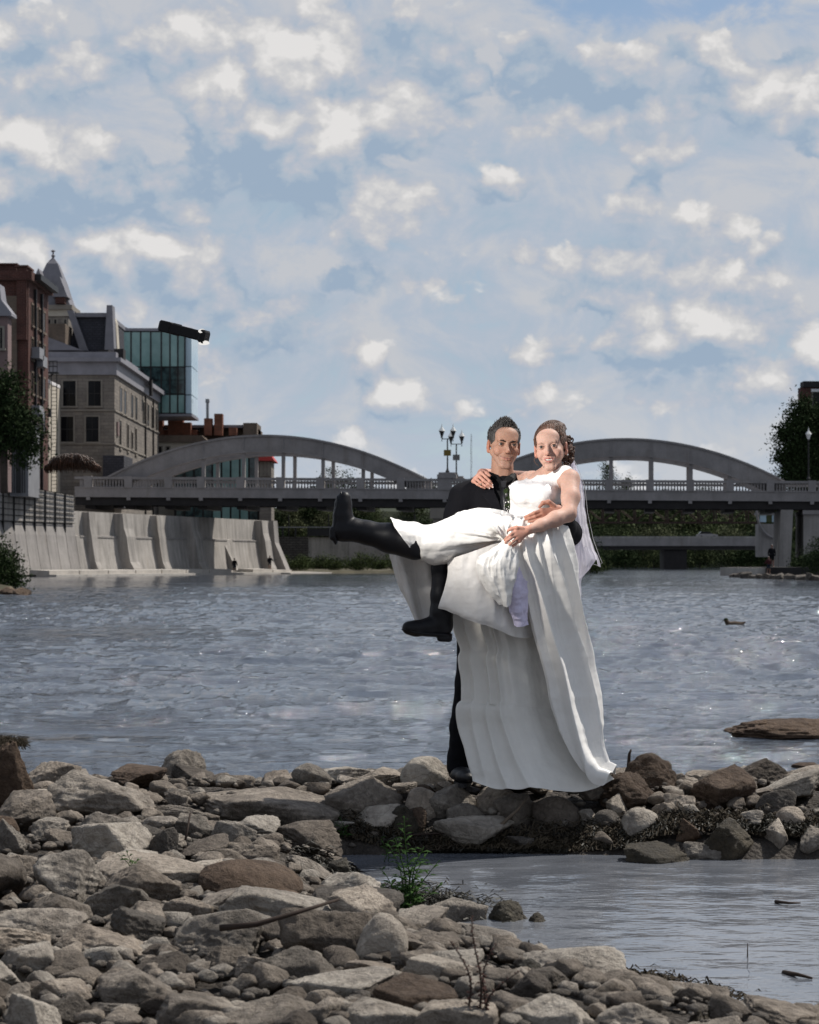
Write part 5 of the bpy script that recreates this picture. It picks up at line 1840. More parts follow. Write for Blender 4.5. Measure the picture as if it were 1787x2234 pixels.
MB().box(x0, x1, TD2 + .2, TD2 + 2.4, z0 - .1, z0 + .1).build('walkway', M['rust_steel'], tb)
# curved steel rib and glazed kiosk at the right end of the footbridge
kk = empty('kiosk', (0, 0, 0), 'small glazed lookout with a curved steel rib at the end of the footbridge', 'kiosk')
KD = 320.0
MB().box(X(1655, KD), X(1700, KD), KD, KD + 3, Zp(1215, KD), Zp(1143, KD)).build('base', M['wall_old'], kk)
for (a, b, mt) in ((1658, 1672, 'pale_glass'), (1673, 1684, 'leaf_pale'), (1685, 1697, 'pale_glass')):
    MB().box(X(a, KD), X(b, KD), KD + .1, KD + .25, Zp(1139, KD), Zp(1124, KD)).build('pane', M[mt], kk)
MB().box(X(1653, KD), X(1700, KD), KD - .1, KD + 3, Zp(1123, KD), Zp(1118, KD)).build('roof', M['bridge'], kk)
MB().tube([(X(1650 + 44 * (1 - math.cos(t)), KD), KD - .4, Zp(1112 + 62 * math.sin(t), KD)) for t in np.linspace(0, 1.5, 14)], .22, 6).build('curved_rib', M['bridge'], kk)
# faint radio mast
rm = empty('radio_mast', base_at(1028, 900, 10), 'thin faint lattice mast on the horizon left of the groom', 'mast')
for a in (0, 2.1, 4.2):
    MB().tube([(.5 * math.cos(a), .5 * math.sin(a), 0), (.25 * math.cos(a), .25 * math.sin(a), 50)], .06, 4).build('leg', M['grey_box'], rm)
for k in range(12):
    MB().tube([(.5 * math.cos(2.1 * (k % 3)), .5 * math.sin(2.1 * (k % 3)), 4 * k + 1), (.4 * math.cos(2.1 * ((k + 1) % 3)), .4 * math.sin(2.1 * ((k + 1) % 3)), 4 * k + 5)], .05, 4).build('brace', M['grey_box'], rm)

# ------------------------------------------------------------------ figures: a distance-field modeller with smooth joins
class Field:
    """blended solid on a regular grid, meshed with surface nets"""

    def __init__(self, lo, hi, h):
        self.lo = np.array(lo, float)
        self.h = h
        self.n = np.ceil((np.array(hi, float) - self.lo) / h).astype(int) + 1
        self.v = np.full(self.n, 0.06, np.float32)

    def _sub(self, lo, hi):
        a = np.maximum(np.floor((np.array(lo) - self.lo) / self.h).astype(int), 0)
        b = np.minimum(np.ceil((np.array(hi) - self.lo) / self.h).astype(int) + 1, self.n)
        if np.any(b <= a):
            return None, None
        ax = [self.lo[i] + self.h * np.arange(a[i], b[i]) for i in range(3)]
        G = np.stack(np.meshgrid(*ax, indexing='ij'), -1).astype(np.float32)
        return tuple(slice(a[i], b[i]) for i in range(3)), G

    def _join(self, sl, d, k, op):
        v = self.v[sl]
        d = d.astype(np.float32)
        if op == 'u':
            h = np.clip(0.5 + 0.5 * (v - d) / k, 0, 1)
            self.v[sl] = v * (1 - h) + d * h - k * h * (1 - h)
        elif op == 's':
            h = np.clip(0.5 - 0.5 * (v + d) / k, 0, 1)
            self.v[sl] = v * (1 - h) - d * h + k * h * (1 - h)
        elif op == 'i':
            h = np.clip(0.5 - 0.5 * (v - d) / k, 0, 1)
            self.v[sl] = v * (1 - h) + d * h + k * h * (1 - h)

    def cone(self, a, b, ra, rb=None, k=0.02, op='u', flat=None):
        """tapered limb; flat=(axis, factor) squeezes it along a direction"""
        rb = ra if rb is None else rb
        a, b = np.array(a, np.float32), np.array(b, np.float32)
        m = max(ra, rb) * 1.3 + k + 0.02
        sl, G = self._sub(np.minimum(a, b) - m, np.maximum(a, b) + m)
        if sl is None:
            return self
        ba = b - a
        pa = G - a
        t = np.clip((pa @ ba) / max(float(ba @ ba), 1e-9), 0, 1)
        q = pa - t[..., None] * ba
        if flat is not None:
            n = np.array(flat[0], np.float32)
            n /= np.linalg.norm(n)
            c = q @ n
            q = q + (c * (1.0 / flat[1] - 1.0))[..., None] * n
        d = np.sqrt((q * q).sum(-1)) - (ra + (rb - ra) * t)
        self._join(sl, d, k, op)
        return self

    def chain(self, pts, rads, k=0.01, op='u', flat=None):
        for i in range(len(pts) - 1):
            self.cone(pts[i], pts[i + 1], rads[i], rads[i + 1], k, op, flat)
        return self

    def ell(self, c, r, k=0.02, op='u', Rm=None):
        c = np.array(c, np.float32)
        r = np.array(r, np.float32)
        m = float(r.max()) + k + 0.02
        sl, G = self._sub(c - m, c + m)
        if sl is None:
            return self
        q = G - c
        if Rm is not None:
            q = q @ np.array(Rm, np.float32)          # columns are the local axes
        k0 = np.sqrt(((q / r) ** 2).sum(-1))
        k1 = np.sqrt(((q / (r * r)) ** 2).sum(-1)) + 1e-6
        self._join(sl, k0 * (k0 - 1) / k1, k, op)
        return self

    def half(self, p, n, k=0.004):
        """keep only the side the normal points away from"""
        n = np.array(n, np.float32)
        n /= np.linalg.norm(n)
        sl, G = self._sub(self.lo, self.lo + self.h * (self.n - 1))
        self._join(sl, (G - np.array(p, np.float32)) @ n, k, 'i')
        return self

    def wrinkle(self, freq, amp, seed, stretch=(1, 1, 1), ridged=True):
        m = np.abs(self.v) < 0.03
        idx = np.argwhere(m)
        p = (self.lo + idx * self.h) * np.array(stretch) * freq
        self.v[m] -= (amp * fbm(p, 3, seed, ridged=ridged)).astype(np.float32)
        return self

    def mesh(self):
        v = self.v
        s = v < 0
        c = [v[i:v.shape[0] - 1 + i, j:v.shape[1] - 1 + j, k:v.shape[2] - 1 + k] for i in (0, 1) for j in (0, 1) for k in (0, 1)]
        sc = [q < 0 for q in c]
        cnt = sum(q.astype(np.int8) for q in sc)
        act = (cnt > 0) & (cnt < 8)
        ids = np.full(act.shape, -1, np.int64)
        cells = np.argwhere(act)
        ids[act] = np.arange(len(cells))
        cv = np.stack([q[act] for q in c], 1)
        corners = np.array([(i, j, k) for i in (0, 1) for j in (0, 1) for k in (0, 1)], np.float32)
        acc = np.zeros((len(cells), 3), np.float32)
        num = np.zeros(len(cells), np.float32)
        for a in range(8):
            for b in range(a + 1, 8):
                if np.abs(corners[a] - corners[b]).sum() != 1:
                    continue
                va, vb = cv[:, a], cv[:, b]
                x = (va < 0) != (vb < 0)
                t = np.where(x, va / np.where(x, va - vb, 1), 0)
                acc += np.where(x[:, None], corners[a] + t[:, None] * (corners[b] - corners[a]), 0)
                num += x
        V = (cells + acc / num[:, None]) * self.h + self.lo
        F = []
        for ax in range(3):
            o1, o2 = [(1, 2), (2, 0), (0, 1)][ax]
            sh = list(v.shape)
            A = [slice(0, None)] * 3
            A[ax] = slice(0, sh[ax] - 1)
            B = [slice(0, None)] * 3
            B[ax] = slice(1, None)
            e = s[tuple(A)] != s[tuple(B)]
            w = np.argwhere(e)
            w = w[(w[:, o1] > 0) & (w[:, o2] > 0) & (w[:, o1] < ids.shape[o1]) & (w[:, o2] < ids.shape[o2])]
            d1 = np.zeros(3, int)
            d1[o1] = 1
            d2 = np.zeros(3, int)
            d2[o2] = 1
            q = [ids[tuple((w - x).T)] for x in (d1 + d2, d2, 0 * d1, d1)]
            q = np.stack(q, 1)
            inside = s[tuple(w.T)]
            q = np.where(inside[:, None], q, q[:, ::-1])
            F.append(q)
        F = np.concatenate(F)
        F = F[(F >= 0).all(1)]
        return V, F


def smooth_mesh(V, F, it=2, lam=0.5):
    n = len(V)
    e = np.concatenate([F[:, [0, 1]], F[:, [1, 2]], F[:, [2, 3]], F[:, [3, 0]]])
    e = np.concatenate([e, e[:, ::-1]])
    deg = np.bincount(e[:, 0], minlength=n).astype(float)
    for _ in range(it):
        s = np.stack([np.bincount(e[:, 0], weights=V[e[:, 1], i], minlength=n) for i in range(3)], 1)
        V = V + lam * (s / np.maximum(deg, 1)[:, None] - V)
    return V


def figure_mesh(build, lo, hi, h, fine):
    """one continuous skin: coarse grid for the limbs, finer grids inside the given boxes"""
    Vs, Fs, n = [], [], 0
    for i, (a, b, hh) in enumerate([(lo, hi, h)] + fine):
        a, b = np.minimum(a, b), np.maximum(a, b)
        pad = 0 if i == 0 else 4 * hh
        f = Field(a - pad, b + pad, hh)
        build(f)
        V, F = f.mesh()
        V = smooth_mesh(V, F, 1, .4)
        c = V[F].mean(1)
        if i == 0:
            keep = np.ones(len(F), bool)
            for (p, q, _) in fine:
                p, q = np.minimum(p, q) + .005, np.maximum(p, q) - .005
                keep &= ~((c > p) & (c < q)).all(1)
        else:
            keep = ((c > a) & (c < b)).all(1)
        F = F[keep]
        u, inv = np.unique(F, return_inverse=True)
        Vs.append(V[u])
        Fs.append(inv.reshape(F.shape) + n)
        n += len(u)
    return np.concatenate(Vs), np.concatenate(Fs)


def field_obj(name, f, mat, parent, smooth_it=1):
    V, F = f.mesh()
    if smooth_it:
        V = smooth_mesh(V, F, smooth_it)
    o = link(name, np_mesh(name, V, F, mat), parent)
    return o


# ---- materials of the couple
def skin_fn(nt):
    at = nt.new('ShaderNodeAttribute')
    at.attribute_name = 'tint'
    pos = nt.geo.outputs['Position']
    n = nt.noise(pos, 90.0, 4.0, 0.6)
    n2 = nt.noise(pos, 22.0, 3.0, 0.5)
    col = nt.v('SCALE', at.outputs['Color'], s=nt.mapr(n, 0.3, 0.7, 0.93, 1.07, 'LINEAR'))
    col = nt.mix(nt.mapr(n2, 0.4, 0.7, 0.0, 0.10), col, nt.v('MULTIPLY', col, (1.08, 0.86, 0.82)))
    nt.put(nt.b.inputs['Base Color'], col)
    nt.b.inputs['Roughness'].default_value = 0.58
    nt.b.inputs['Specular IOR Level'].default_value = 0.28
    nt.b.inputs['Subsurface Weight'].default_value = 0.12
    nt.b.inputs['Subsurface Radius'].default_value = (0.012, 0.004, 0.002)
    nt.b.inputs['Subsurface Scale'].default_value = 0.6
    nt.put(nt.b.inputs['Normal'], nt.bump(n, 0.12, 0.003))


M['skin'] = material('skin', skin_fn)


def cloth(name, col, rough=0.8, weave=900.0, crease=0.0, sheen=0.0, spec=0.2, cscale=14.0):
    def fn(nt):
        pos = nt.geo.outputs['Position']
        n = nt.noise(pos, cscale, 5.0, 0.6)
        w = nt.noise(pos, weave, 2.0, 0.5)
        nt.put(nt.b.inputs['Base Color'], nt.v('SCALE', tuple(col), s=nt.mapr(n, 0.3, 0.7, 0.95, 1.05, 'LINEAR')))
        nt.b.inputs['Roughness'].default_value = rough
        nt.b.inputs['Specular IOR Level'].default_value = spec
        nt.b.inputs['Sheen Weight'].default_value = sheen
        h = nt.m('ADD', nt.m('MULTIPLY', n, crease), nt.m('MULTIPLY', w, 0.02))
        nt.put(nt.b.inputs['Normal'], nt.bump(h, 0.6, 0.02))
    return material(name, fn)


M['suit'] = cloth('black_suit', (0.006, 0.006, 0.008), 0.85, crease=0.5, spec=0.10)
M['shirt'] = cloth('black_shirt', (0.005, 0.005, 0.006), 0.7, crease=0.2, spec=0.15)
M['tie'] = cloth('black_tie', (0.013, 0.013, 0.016), 0.4, crease=0.2, spec=0.4)
M['rubber'] = cloth('black_rubber', (0.006, 0.006, 0.008), 0.45, crease=0.15, spec=0.22)
M['leather'] = cloth('black_leather', (0.012, 0.012, 0.014), 0.5, crease=0.4, spec=0.3)
M['satin'] = cloth('ivory_satin', (0.74, 0.72, 0.69), 0.33, crease=0.15, spec=0.45, cscale=9.0)
M['cotton'] = cloth('white_lining', (0.68, 0.655, 0.63), 0.65, crease=0.3, spec=0.2, cscale=11.0)
M['train'] = cloth('grey_ivory_lining', (0.69, 0.67, 0.63), 0.7, crease=0.25, spec=0.2, cscale=7.0)
M['tulle'] = cloth('lavender_tulle', (0.62, 0.58, 0.75), 0.8, crease=0.6, cscale=30)
M['teeth'] = plain('teeth', (0.72, 0.69, 0.62), 0.25, 0.05, 40, spec=0.5)
M['eye'] = plain('eye_white', (0.40, 0.37, 0.35), 0.15, 0.05, 40, spec=0.5)
M['iris'] = plain('iris', (0.045, 0.035, 0.03), 0.1, 0.1, 40, spec=0.6)
M['gold'] = plain('ring_gold', (0.75, 0.68, 0.52), 0.25, 0.05, 40, metal=1.0)
M['pearl'] = plain('pearl', (0.75, 0.73, 0.72), 0.2, 0.05, 40, spec=0.6)
M['nail'] = plain('nail', (0.62, 0.50, 0.47), 0.25, 0.05, 40, spec=0.5)


def bodice_fn(nt):
    pos = nt.geo.outputs['Position']
    w = nt.v('ADD', pos, nt.v('SCALE', nt.noise(pos, 12.0, 3.0, out=1), s=0.09))
    v1 = nt.voro(w, 22.0, 'DISTANCE_TO_EDGE')
    line = nt.m('MULTIPLY', nt.mapr(v1, 0.0, 0.09, 1.0, 0.0), nt.mapr(nt.noise(pos, 14.0, 3.0), 0.42, 0.62))
    bead = nt.mapr(nt.voro(pos, 48.0, 'F1'), 0.0, 0.17, 1.0, 0.0)
    col = nt.mix(nt.m('MULTIPLY', line, 0.35), (0.76, 0.745, 0.735), (0.66, 0.63, 0.61))
    nt.put(nt.b.inputs['Base Color'], col)
    nt.b.inputs['Roughness'].default_value = 0.42
    nt.b.inputs['Specular IOR Level'].default_value = 0.45
    h = nt.m('ADD', nt.m('MULTIPLY', line, 0.8), nt.m('MULTIPLY', bead, 1.0))
    nt.put(nt.b.inputs['Normal'], nt.bump(h, 0.4, 0.0025))


M['lace'] = material('embroidered_bodice', bodice_fn)


def hair_mat(name, a, b):
    def fn(nt):
        pos = nt.geo.outputs['Position']
        n = nt.noise(nt.v('MULTIPLY', pos, (1, 1, .35)), 160.0, 4.0, 0.6)
        m2 = nt.noise(pos, 25.0, 3.0, 0.5)
        nt.put(nt.b.inputs['Base Color'], nt.ramp(nt.m('ADD', nt.m('MULTIPLY', n, .6), nt.m('MULTIPLY', m2, .4)), [(0.35, a), (0.68, b)]))
        nt.b.inputs['Roughness'].default_value = 0.45
        nt.b.inputs['Specular IOR Level'].default_value = 0.4
        nt.put(nt.b.inputs['Normal'], nt.bump(n, 0.6, 0.01))
    return material(name, fn)


M['hair_dark'] = hair_mat('dark_grey_hair', (0.012, 0.010, 0.009), (0.075, 0.066, 0.060))
M['hair_brown'] = hair_mat('auburn_hair', (0.030, 0.015, 0.010), (0.150, 0.075, 0.048))
M['brow'] = plain('eyebrow', (0.018, 0.013, 0.011), 0.7, 0.2, 90)


def veil_fn(nt):
    pos = nt.geo.outputs['Position']
    tr = nt.new('ShaderNodeBsdfTransparent')
    df = nt.new('ShaderNodeBsdfDiffuse')
    tl = nt.new('ShaderNodeBsdfTranslucent')
    df.inputs[0].default_value = (0.82, 0.79, 0.86, 1)
    tl.inputs[0].default_value = (0.82, 0.79, 0.86, 1)
    mx = nt.new('ShaderNodeMixShader')
    mx.inputs[0].default_value = 0.5
    nt.l.new(df.outputs[0], mx.inputs[1])
    nt.l.new(tl.outputs[0], mx.inputs[2])
    m2 = nt.new('ShaderNodeMixShader')
    lw = nt.new('ShaderNodeLayerWeight')
    lw.inputs[0].default_value = 0.35
    nt.put(m2.inputs[0], nt.mapr(lw.outputs['Facing'], 0.0, 1.0, 0.74, 0.97, 'LINEAR'))
    nt.l.new(tr.outputs[0], m2.inputs[1])
    nt.l.new(mx.outputs[0], m2.inputs[2])
    nt.l.new(m2.outputs[0], nt.out.inputs[0])


M['veil'] = material('veil_tulle', veil_fn)

SK_G = (0.34, 0.195, 0.14)        # groom
SK_B = (0.46, 0.285, 0.225)       # bride


class Head:
    """head frame: x to the picture's right, y out of the face, z up"""

    def __init__(self, o, yaw, roll, pitch, s=1.0):
        self.o = np.array(o, float)
        B = np.array([[1, 0, 0], [0, -1, 0], [0, 0, 1]], float).T       # columns ex, ey, ez in world
        yw, rl, pt = R(yaw), R(roll), R(pitch)
        Rz = np.array([[math.cos(yw), math.sin(yw), 0], [-math.sin(yw), math.cos(yw), 0], [0, 0, 1]])
        Rr = np.array([[math.cos(rl), 0, math.sin(rl)], [0, 1, 0], [-math.sin(rl), 0, math.cos(rl)]])
        Rp = np.array([[1, 0, 0], [0, math.cos(pt), -math.sin(pt)], [0, math.sin(pt), math.cos(pt)]])
        self.A = B @ Rr @ Rz @ Rp
        self.s = s

    def p(self, x, y, z):
        return self.o + self.s * (self.A @ np.array([x, y, z], float))

    def local(self, Pw):
        return ((Pw - self.o) @ self.A) / self.s


def sculpt_head(f, H, female=False, smile='closed'):
    p, s, A = H.p, H.s, H.A
    f.ell(p(0, -.018, .034), np.array((.0745, .093, .082)) * s, .02, Rm=A)
    f.ell(p(0, .026, -.022), np.array((.0575, .062, .066)) * s, .03, Rm=A)
    for sx in (-1, 1):
        f.cone(p(sx * (.049 if female else .053), .004, -.038), p(sx * (.013 if female else .019), .066, -.098), .018 * s, .014 * s, .018)       # jaw line
        f.ell(p(sx * .043, .060, -.024), np.array((.021, .020, .018)) * s, .02, Rm=A)              # cheek
    f.cone(p(-.009, .074, -.102), p(.009, .074, -.102), (.0145 if female else .0175) * s, None, .015)  # chin
    f.cone(p(-.036, .080, .0255), p(.036, .080, .0255), (.0115 if female else .0140) * s, None, .018)   # brow
    f.ell(p(0, .060, .052), np.array((.056, .034, .038)) * s, .025, Rm=A)                           # forehead
    for sx in (-1, 1):
        f.ell(p(sx * .0320, .097, .004), np.array((.0185, .016, .0125)) * s, .010, 's', Rm=A)       # socket
        f.ell(p(sx * .0320, .0765, .003), np.array((.0165, .0150, .0140)) * s, .004, 'u', Rm=A)     # eyelids
        f.chain([p(sx * .0195, .0905, .0015), p(sx * .031, .0935, .0028), p(sx * .0445, .0850, .0022)], [.0018 * s, .0034 * s, .0018 * s], .002, 's')   # lid slit
    f.cone(p(0, .087, .014), p(0, .108, -.030), .0068 * s, .0098 * s, .010)
    f.ell(p(0, .110, -.034), np.array((.0098, .010, .0085)) * s, .007, Rm=A)
    for sx in (-1, 1):
        f.ell(p(sx * .0115, .098, -.0370), np.array((.0070, .009, .0062)) * s, .005, Rm=A)
        f.ell(p(sx * .0062, .1050, -.0440), np.array((.0030, .005, .0028)) * s, .003, 's', Rm=A)
        # smile folds
        f.chain([p(sx * .018, .098, -.038), p(sx * .032, .089, -.050), p(sx * .039, .078, -.066)], [.0032 * s] * 3, .006, 's')
        f.ell(p(sx * .041, .066, -.040), np.array((.015, .014, .013)) * s, .012, Rm=A)
    f.ell(p(0, .074, -.066), np.array((.034, .020, .022)) * s, .012, Rm=A)                           # muzzle
    if smile == 'open':
        lw = .029
        f.ell(p(0, .094, -.0635), np.array((.0235, .014, .0078)) * s, .003, 's', Rm=A)
        f.chain([p(-lw, .081, -.0535), p(-.014, .0925, -.0560), p(0, .0960, -.0575), p(.014, .0925, -.0560), p(lw, .081, -.0535)], [.0026 * s, .0036 * s, .0038 * s, .0036 * s, .0026 * s], .003)
        f.chain([p(-lw, .081, -.0540), p(-.016, .0905, -.0705), p(0, .0940, -.0745), p(.016, .0905, -.0705), p(lw, .081, -.0540)], [.0026 * s, .0044 * s, .0050 * s, .0044 * s, .0026 * s], .003)
    else:
        lw = .033
        f.chain([p(-lw, .078, -.0565), p(-.014, .0920, -.0640), p(0, .0945, -.0652), p(.014, .0920, -.0640), p(lw, .078, -.0565)], [.0020 * s, .0038 * s, .0038 * s, .0038 * s, .0020 * s], .004)
        f.chain([p(-lw, .078, -.0580), p(-.014, .0910, -.0710), p(0, .0935, -.0735), p(.014, .0910, -.0710), p(lw, .078, -.0580)], [.0020 * s, .0044 * s, .0050 * s, .0044 * s, .0020 * s], .004)
        f.chain([p(-lw - .003, .084, -.0560), p(-.015, .0975, -.0662), p(.015, .0975, -.0662), p(lw + .003, .084, -.0560)], [.0019 * s] * 4, .002, 's')
    for sx in (-1, 1):
        f.ell(p(sx * .079, -.012, -.004), np.array((.009, .017, .031)) * s, .008, Rm=A)
        f.ell(p(sx * .086, -.007, -.002), np.array((.006, .009, .017)) * s, .005, 's', Rm=A)
        f.ell(p(sx * .077, -.006, -.032), np.array((.007, .009, .010)) * s, .008, Rm=A)


def tint_head(V, H, base, female):
    L = H.local(V)
    x, y, z = L[:, 0], L[:, 1], L[:, 2]
    col = np.tile(np.array(base), (len(V), 1))
    near = (np.abs(x) < .12) & (z > -.14) & (z < .15) & (y > -.13) & (y < .14)

    def blend(m, c, a):
        k = (np.clip(m, 0, 1) * a * near)[:, None]
        return col * (1 - k) + np.array(c) * k
    ck = np.exp(-(((np.abs(x) - .043) / .020) ** 2 + ((z + .030) / .018) ** 2)) * (y > .02)
    col = blend(ck, np.array(base) * (1.08, .82, .78), .45)
    nose = np.exp(-((x / .014) ** 2 + ((z + .034) / .014) ** 2)) * (y > .08)
    col = blend(nose, np.array(base) * (1.05, .76, .70), .5)
    ear = (np.abs(x) > .073) & (y < .02) & (z > -.05) & (z < .04)
    col = blend(ear * 1.0, np.array(base) * (1.12, .70, .62), .6)
    if not female:
        st = smooth01((-.030 - z) / .03) * smooth01((y + .01) / .05) * smooth01((.135 + z) / .02)
        lipz = np.exp(-((x / .030) ** 2 + ((z + .066) / .010) ** 2))
        col = blend(st * (1 - lipz), np.array(base) * (.74, .80, .88), .5)
    if female:
        lo_, hi_ = -.0795 + 29 * x * x, -.0525 - 1.5 * x * x
    else:
        lo_, hi_ = -.0785 + 18 * x * x, -.0605 + 3.0 * x * x
    lips = smooth01((z - lo_) / .003) * smooth01((hi_ - z) / .003) * (np.abs(x) < (.0295 if female else .032)) * (y > .074)
    col = blend(lips, (0.37, 0.115, 0.105) if female else (0.30, 0.130, 0.105), .8)
    if not female:
        ml = np.exp(-((z - (-.0662 + 9.0 * x * x)) / .0016) ** 2) * (np.abs(x) < .034) * (y > .074)
        col = blend(ml, (0.10, 0.04, 0.035), .8)
    eye = np.exp(-(((np.abs(x) - .0320) / .016) ** 2 + ((z - .003) / .008) ** 2)) * (y > .06)
    col = blend(eye, np.array(base) * (.55, .45, .43), .6 if not female else .45)
    return np.clip(col, 0.01, 1)


def face_parts(H, parent, female):
    s = H.s
    for sx in (-1, 1):
        e = MB()
        e.lathe([(.0119 * s * math.sin(a), .0119 * s * math.cos(a)) for a in np.linspace(.05, 3.09, 9)], 12)
        eo = e.build('eyeball', M['eye'], parent, smooth=True)
        eo.location = Vector(H.p(sx * .0320, .0790, .0028))
        i_ = MB()
        ax = Vector(H.A @ np.array([.02 * sx, 1, 0]))
        i_.lathe([(.0070 * s, .0094 * s), (.0064 * s, .0113 * s), (.003 * s, .0123 * s), (.0003 * s, .0126 * s)], 12, ax.to_track_quat('Z', 'Y').to_matrix().to_4x4())
        i_.build('iris', M['iris'], eo, smooth=True)
        b = MB()
        pts = [(.012, .0935, .0155), (.024, .0950, .0205), (.038, .0905, .0225), (.051, .0765, .0165)]
        if female:
            pts = [(.017, .0905, .0195), (.027, .0915, .0240), (.038, .0875, .0250), (.048, .0765, .0200)]
        b.tube([Vector(H.p(sx * a, b_ + .0005, c)) for a, b_, c in pts], [(.0034 if not female else .0017) * s, (.0043 if not female else .0023) * s, (.0036 if not female else .0020) * s, (.0014) * s], 6)
        b.build('eyebrow', M['brow'] if not female else M['hair_brown'], parent, smooth=True)
        l = MB()
        l.tube([Vector(H.p(sx * a, b_, c)) for a, b_, c in ((.0195, .0895, .0055), (.0265, .0920, .0092), (.0355, .0915, .0098), (.0450, .0845, .0065))], [.0009 * s, .0014 * s, .0015 * s, .0008 * s], 5)
        l.build('eyelashes', M['brow'], parent, smooth=True)


def finger(f, pts, r0=.0078, r1=.0058, k=.004):
    n = len(pts)
    f.chain([np.array(p) for p in pts], [r0 + (r1 - r0) * i / (n - 1) for i in range(n)], k)


def hand(f, wrist, knuckles, fingers, thumb, rs=1.0, k=.010, normal=None):
    """palm as four rays from the wrist, four jointed fingers, thumb leaving the side of the palm"""
    w = np.array(wrist)
    kn = [np.array(q) for q in knuckles]
    for i, q in enumerate(kn):
        f.cone(w + (q - w) * .12, q, .0145 * rs, .0105 * rs, k)
    f.cone(kn[0], kn[-1], .0098 * rs, .0085 * rs, k)
    for i, fi in enumerate(fingers):
        r0 = [.0086, .0088, .0083, .0072][i] * rs
        finger(f, [kn[i]] + [np.array(q) for q in fi], r0, r0 * .74)
    th = [np.array(q) for q in thumb]
    f.chain(th, [.0125 * rs, .0100 * rs, .0086 * rs, .0066 * rs][:len(th)], .006)


# =================================================================== the groom
groom = empty('person', P(1060, 1703, 10.05), 'man in black suit and black shirt carrying the bride on the rocks', 'person')
GI = groom.location.copy()


def adopt(o, root):
    """keep world position while parented to an empty that stands at the feet"""
    o.parent = root
    o.matrix_parent_inverse = Matrix.Translation(-root.location)
    return o


HG = Head(P(1100, 973, 9.98), 8, 4.5, 0)
nb = P(1096, 1052, 10.04)


def groom_body(f):
    sculpt_head(f, HG)
    groom_limbs(f)


Lsh, Rsh = P(1012, 1083, 10.04), P(1180, 1086, 10.08)
Lel, Lwr = P(1000, 1168, 9.98), P(1030, 1212, 9.76)
Rel, Rwr = P(1240, 1163, 9.93), P(1217, 1113, 9.58)
dH = 9.545


def groom_limbs(f):
    f.cone(HG.p(0, -.030, -.050), nb, .053, .060, .012)
    f.cone(HG.p(-.030, -.02, -.07), P(1090, 1048, 9.99), .016, .016, .02)
    f.cone(HG.p(.030, -.02, -.07), P(1102, 1048, 9.99), .016, .016, .02)
    f.cone(Lsh, Rsh, .055, .055, .05)
    f.ell(P(1096, 1135, 10.06), (.155, .105, .22), .05)
    f.ell(P(1092, 1245, 10.06), (.145, .10, .14), .05)
    f.chain([Lsh, Lel, Lwr], [.052, .044, .03], .03)
    hand(f, Lwr, [P(1052, 1206, 9.60), P(1054, 1212, 9.60), P(1055, 1218, 9.62), P(1055, 1224, 9.64)],
         [[P(1064, 1204, 9.54), P(1070, 1200, 9.50)], [P(1066, 1210, 9.54), P(1073, 1207, 9.5)], [P(1066, 1217, 9.56), P(1073, 1214, 9.52)], [P(1064, 1224, 9.58), P(1070, 1221, 9.55)]],
         [P(1040, 1206, 9.70), P(1048, 1196, 9.64), P(1056, 1190, 9.6)])
    f.chain([Rsh, Rel, Rwr], [.052, .044, .027], .03)
    # visible hand on the bride's waist
    hand(f, Rwr,
         [P(1182, 1114, dH), P(1184, 1121, dH), P(1188, 1127, dH + .005), P(1193, 1132, dH + .012)],
         [[P(1166, 1119, dH - .012), P(1155, 1124, dH - .006), P(1146, 1128, dH + .006)],
          [P(1168, 1127, dH - .010), P(1157, 1130, dH - .004), P(1147, 1133, dH + .008)],
          [P(1174, 1133, dH - .006), P(1163, 1136, dH), P(1154, 1138, dH + .008)],
          [P(1182, 1138, dH), P(1173, 1140, dH + .004), P(1166, 1141, dH + .01)]],
         [P(1208, 1104, 9.565), P(1197, 1095, dH + .005), P(1185, 1097, dH + .005), P(1177, 1106, dH + .012)], 1.12)
    for hx, kx, ax, dd_ in ((1058, 1026, 1003, 10.05), (1128, 1112, 1108, 10.08)):
        f.chain([P(hx, 1270, dd_), P(kx, 1480, dd_ - .02), P(ax, 1655, dd_ + .02)], [.075, .052, .038], .03)
        f.cone(P(ax - 1, 1686, dd_ + .03), P(ax + 10, 1691, dd_ - .09), .026, .022, .02)


V, F = figure_mesh(groom_body, P(935, 1715, 10.0) + Vector((0, -.55, 0)), P(1275, 885, 10.0) + Vector((0, .35, 0)), .0055, [(HG.o + np.array((-.115, -.16, -.145)), HG.o + np.array((.115, .15, .16)), .0021), (np.array(P(1136, 1146, 9.55)) - np.array((0, .06, 0)), np.array(P(1213, 1085, 9.55)) + np.array((0, .06, 0)), .0024)])
me = np_mesh('body', V, F, M['skin'])
col = tint_head(V, HG, SK_G, False)
hm = (V[:, 0] > P(1140, 0, 9.55).x) & (V[:, 2] < P(0, 1085, 9.6).z)
col[hm] = np.array((0.36, 0.175, 0.125))
vcol(me, 'tint', col)
gb_ = adopt(link('body', me), groom)
n0 = set(C.objects)
face_parts(HG, None, False)
for o in [q for q in C.objects if q not in n0 and q.parent is None]:
    adopt(o, groom)

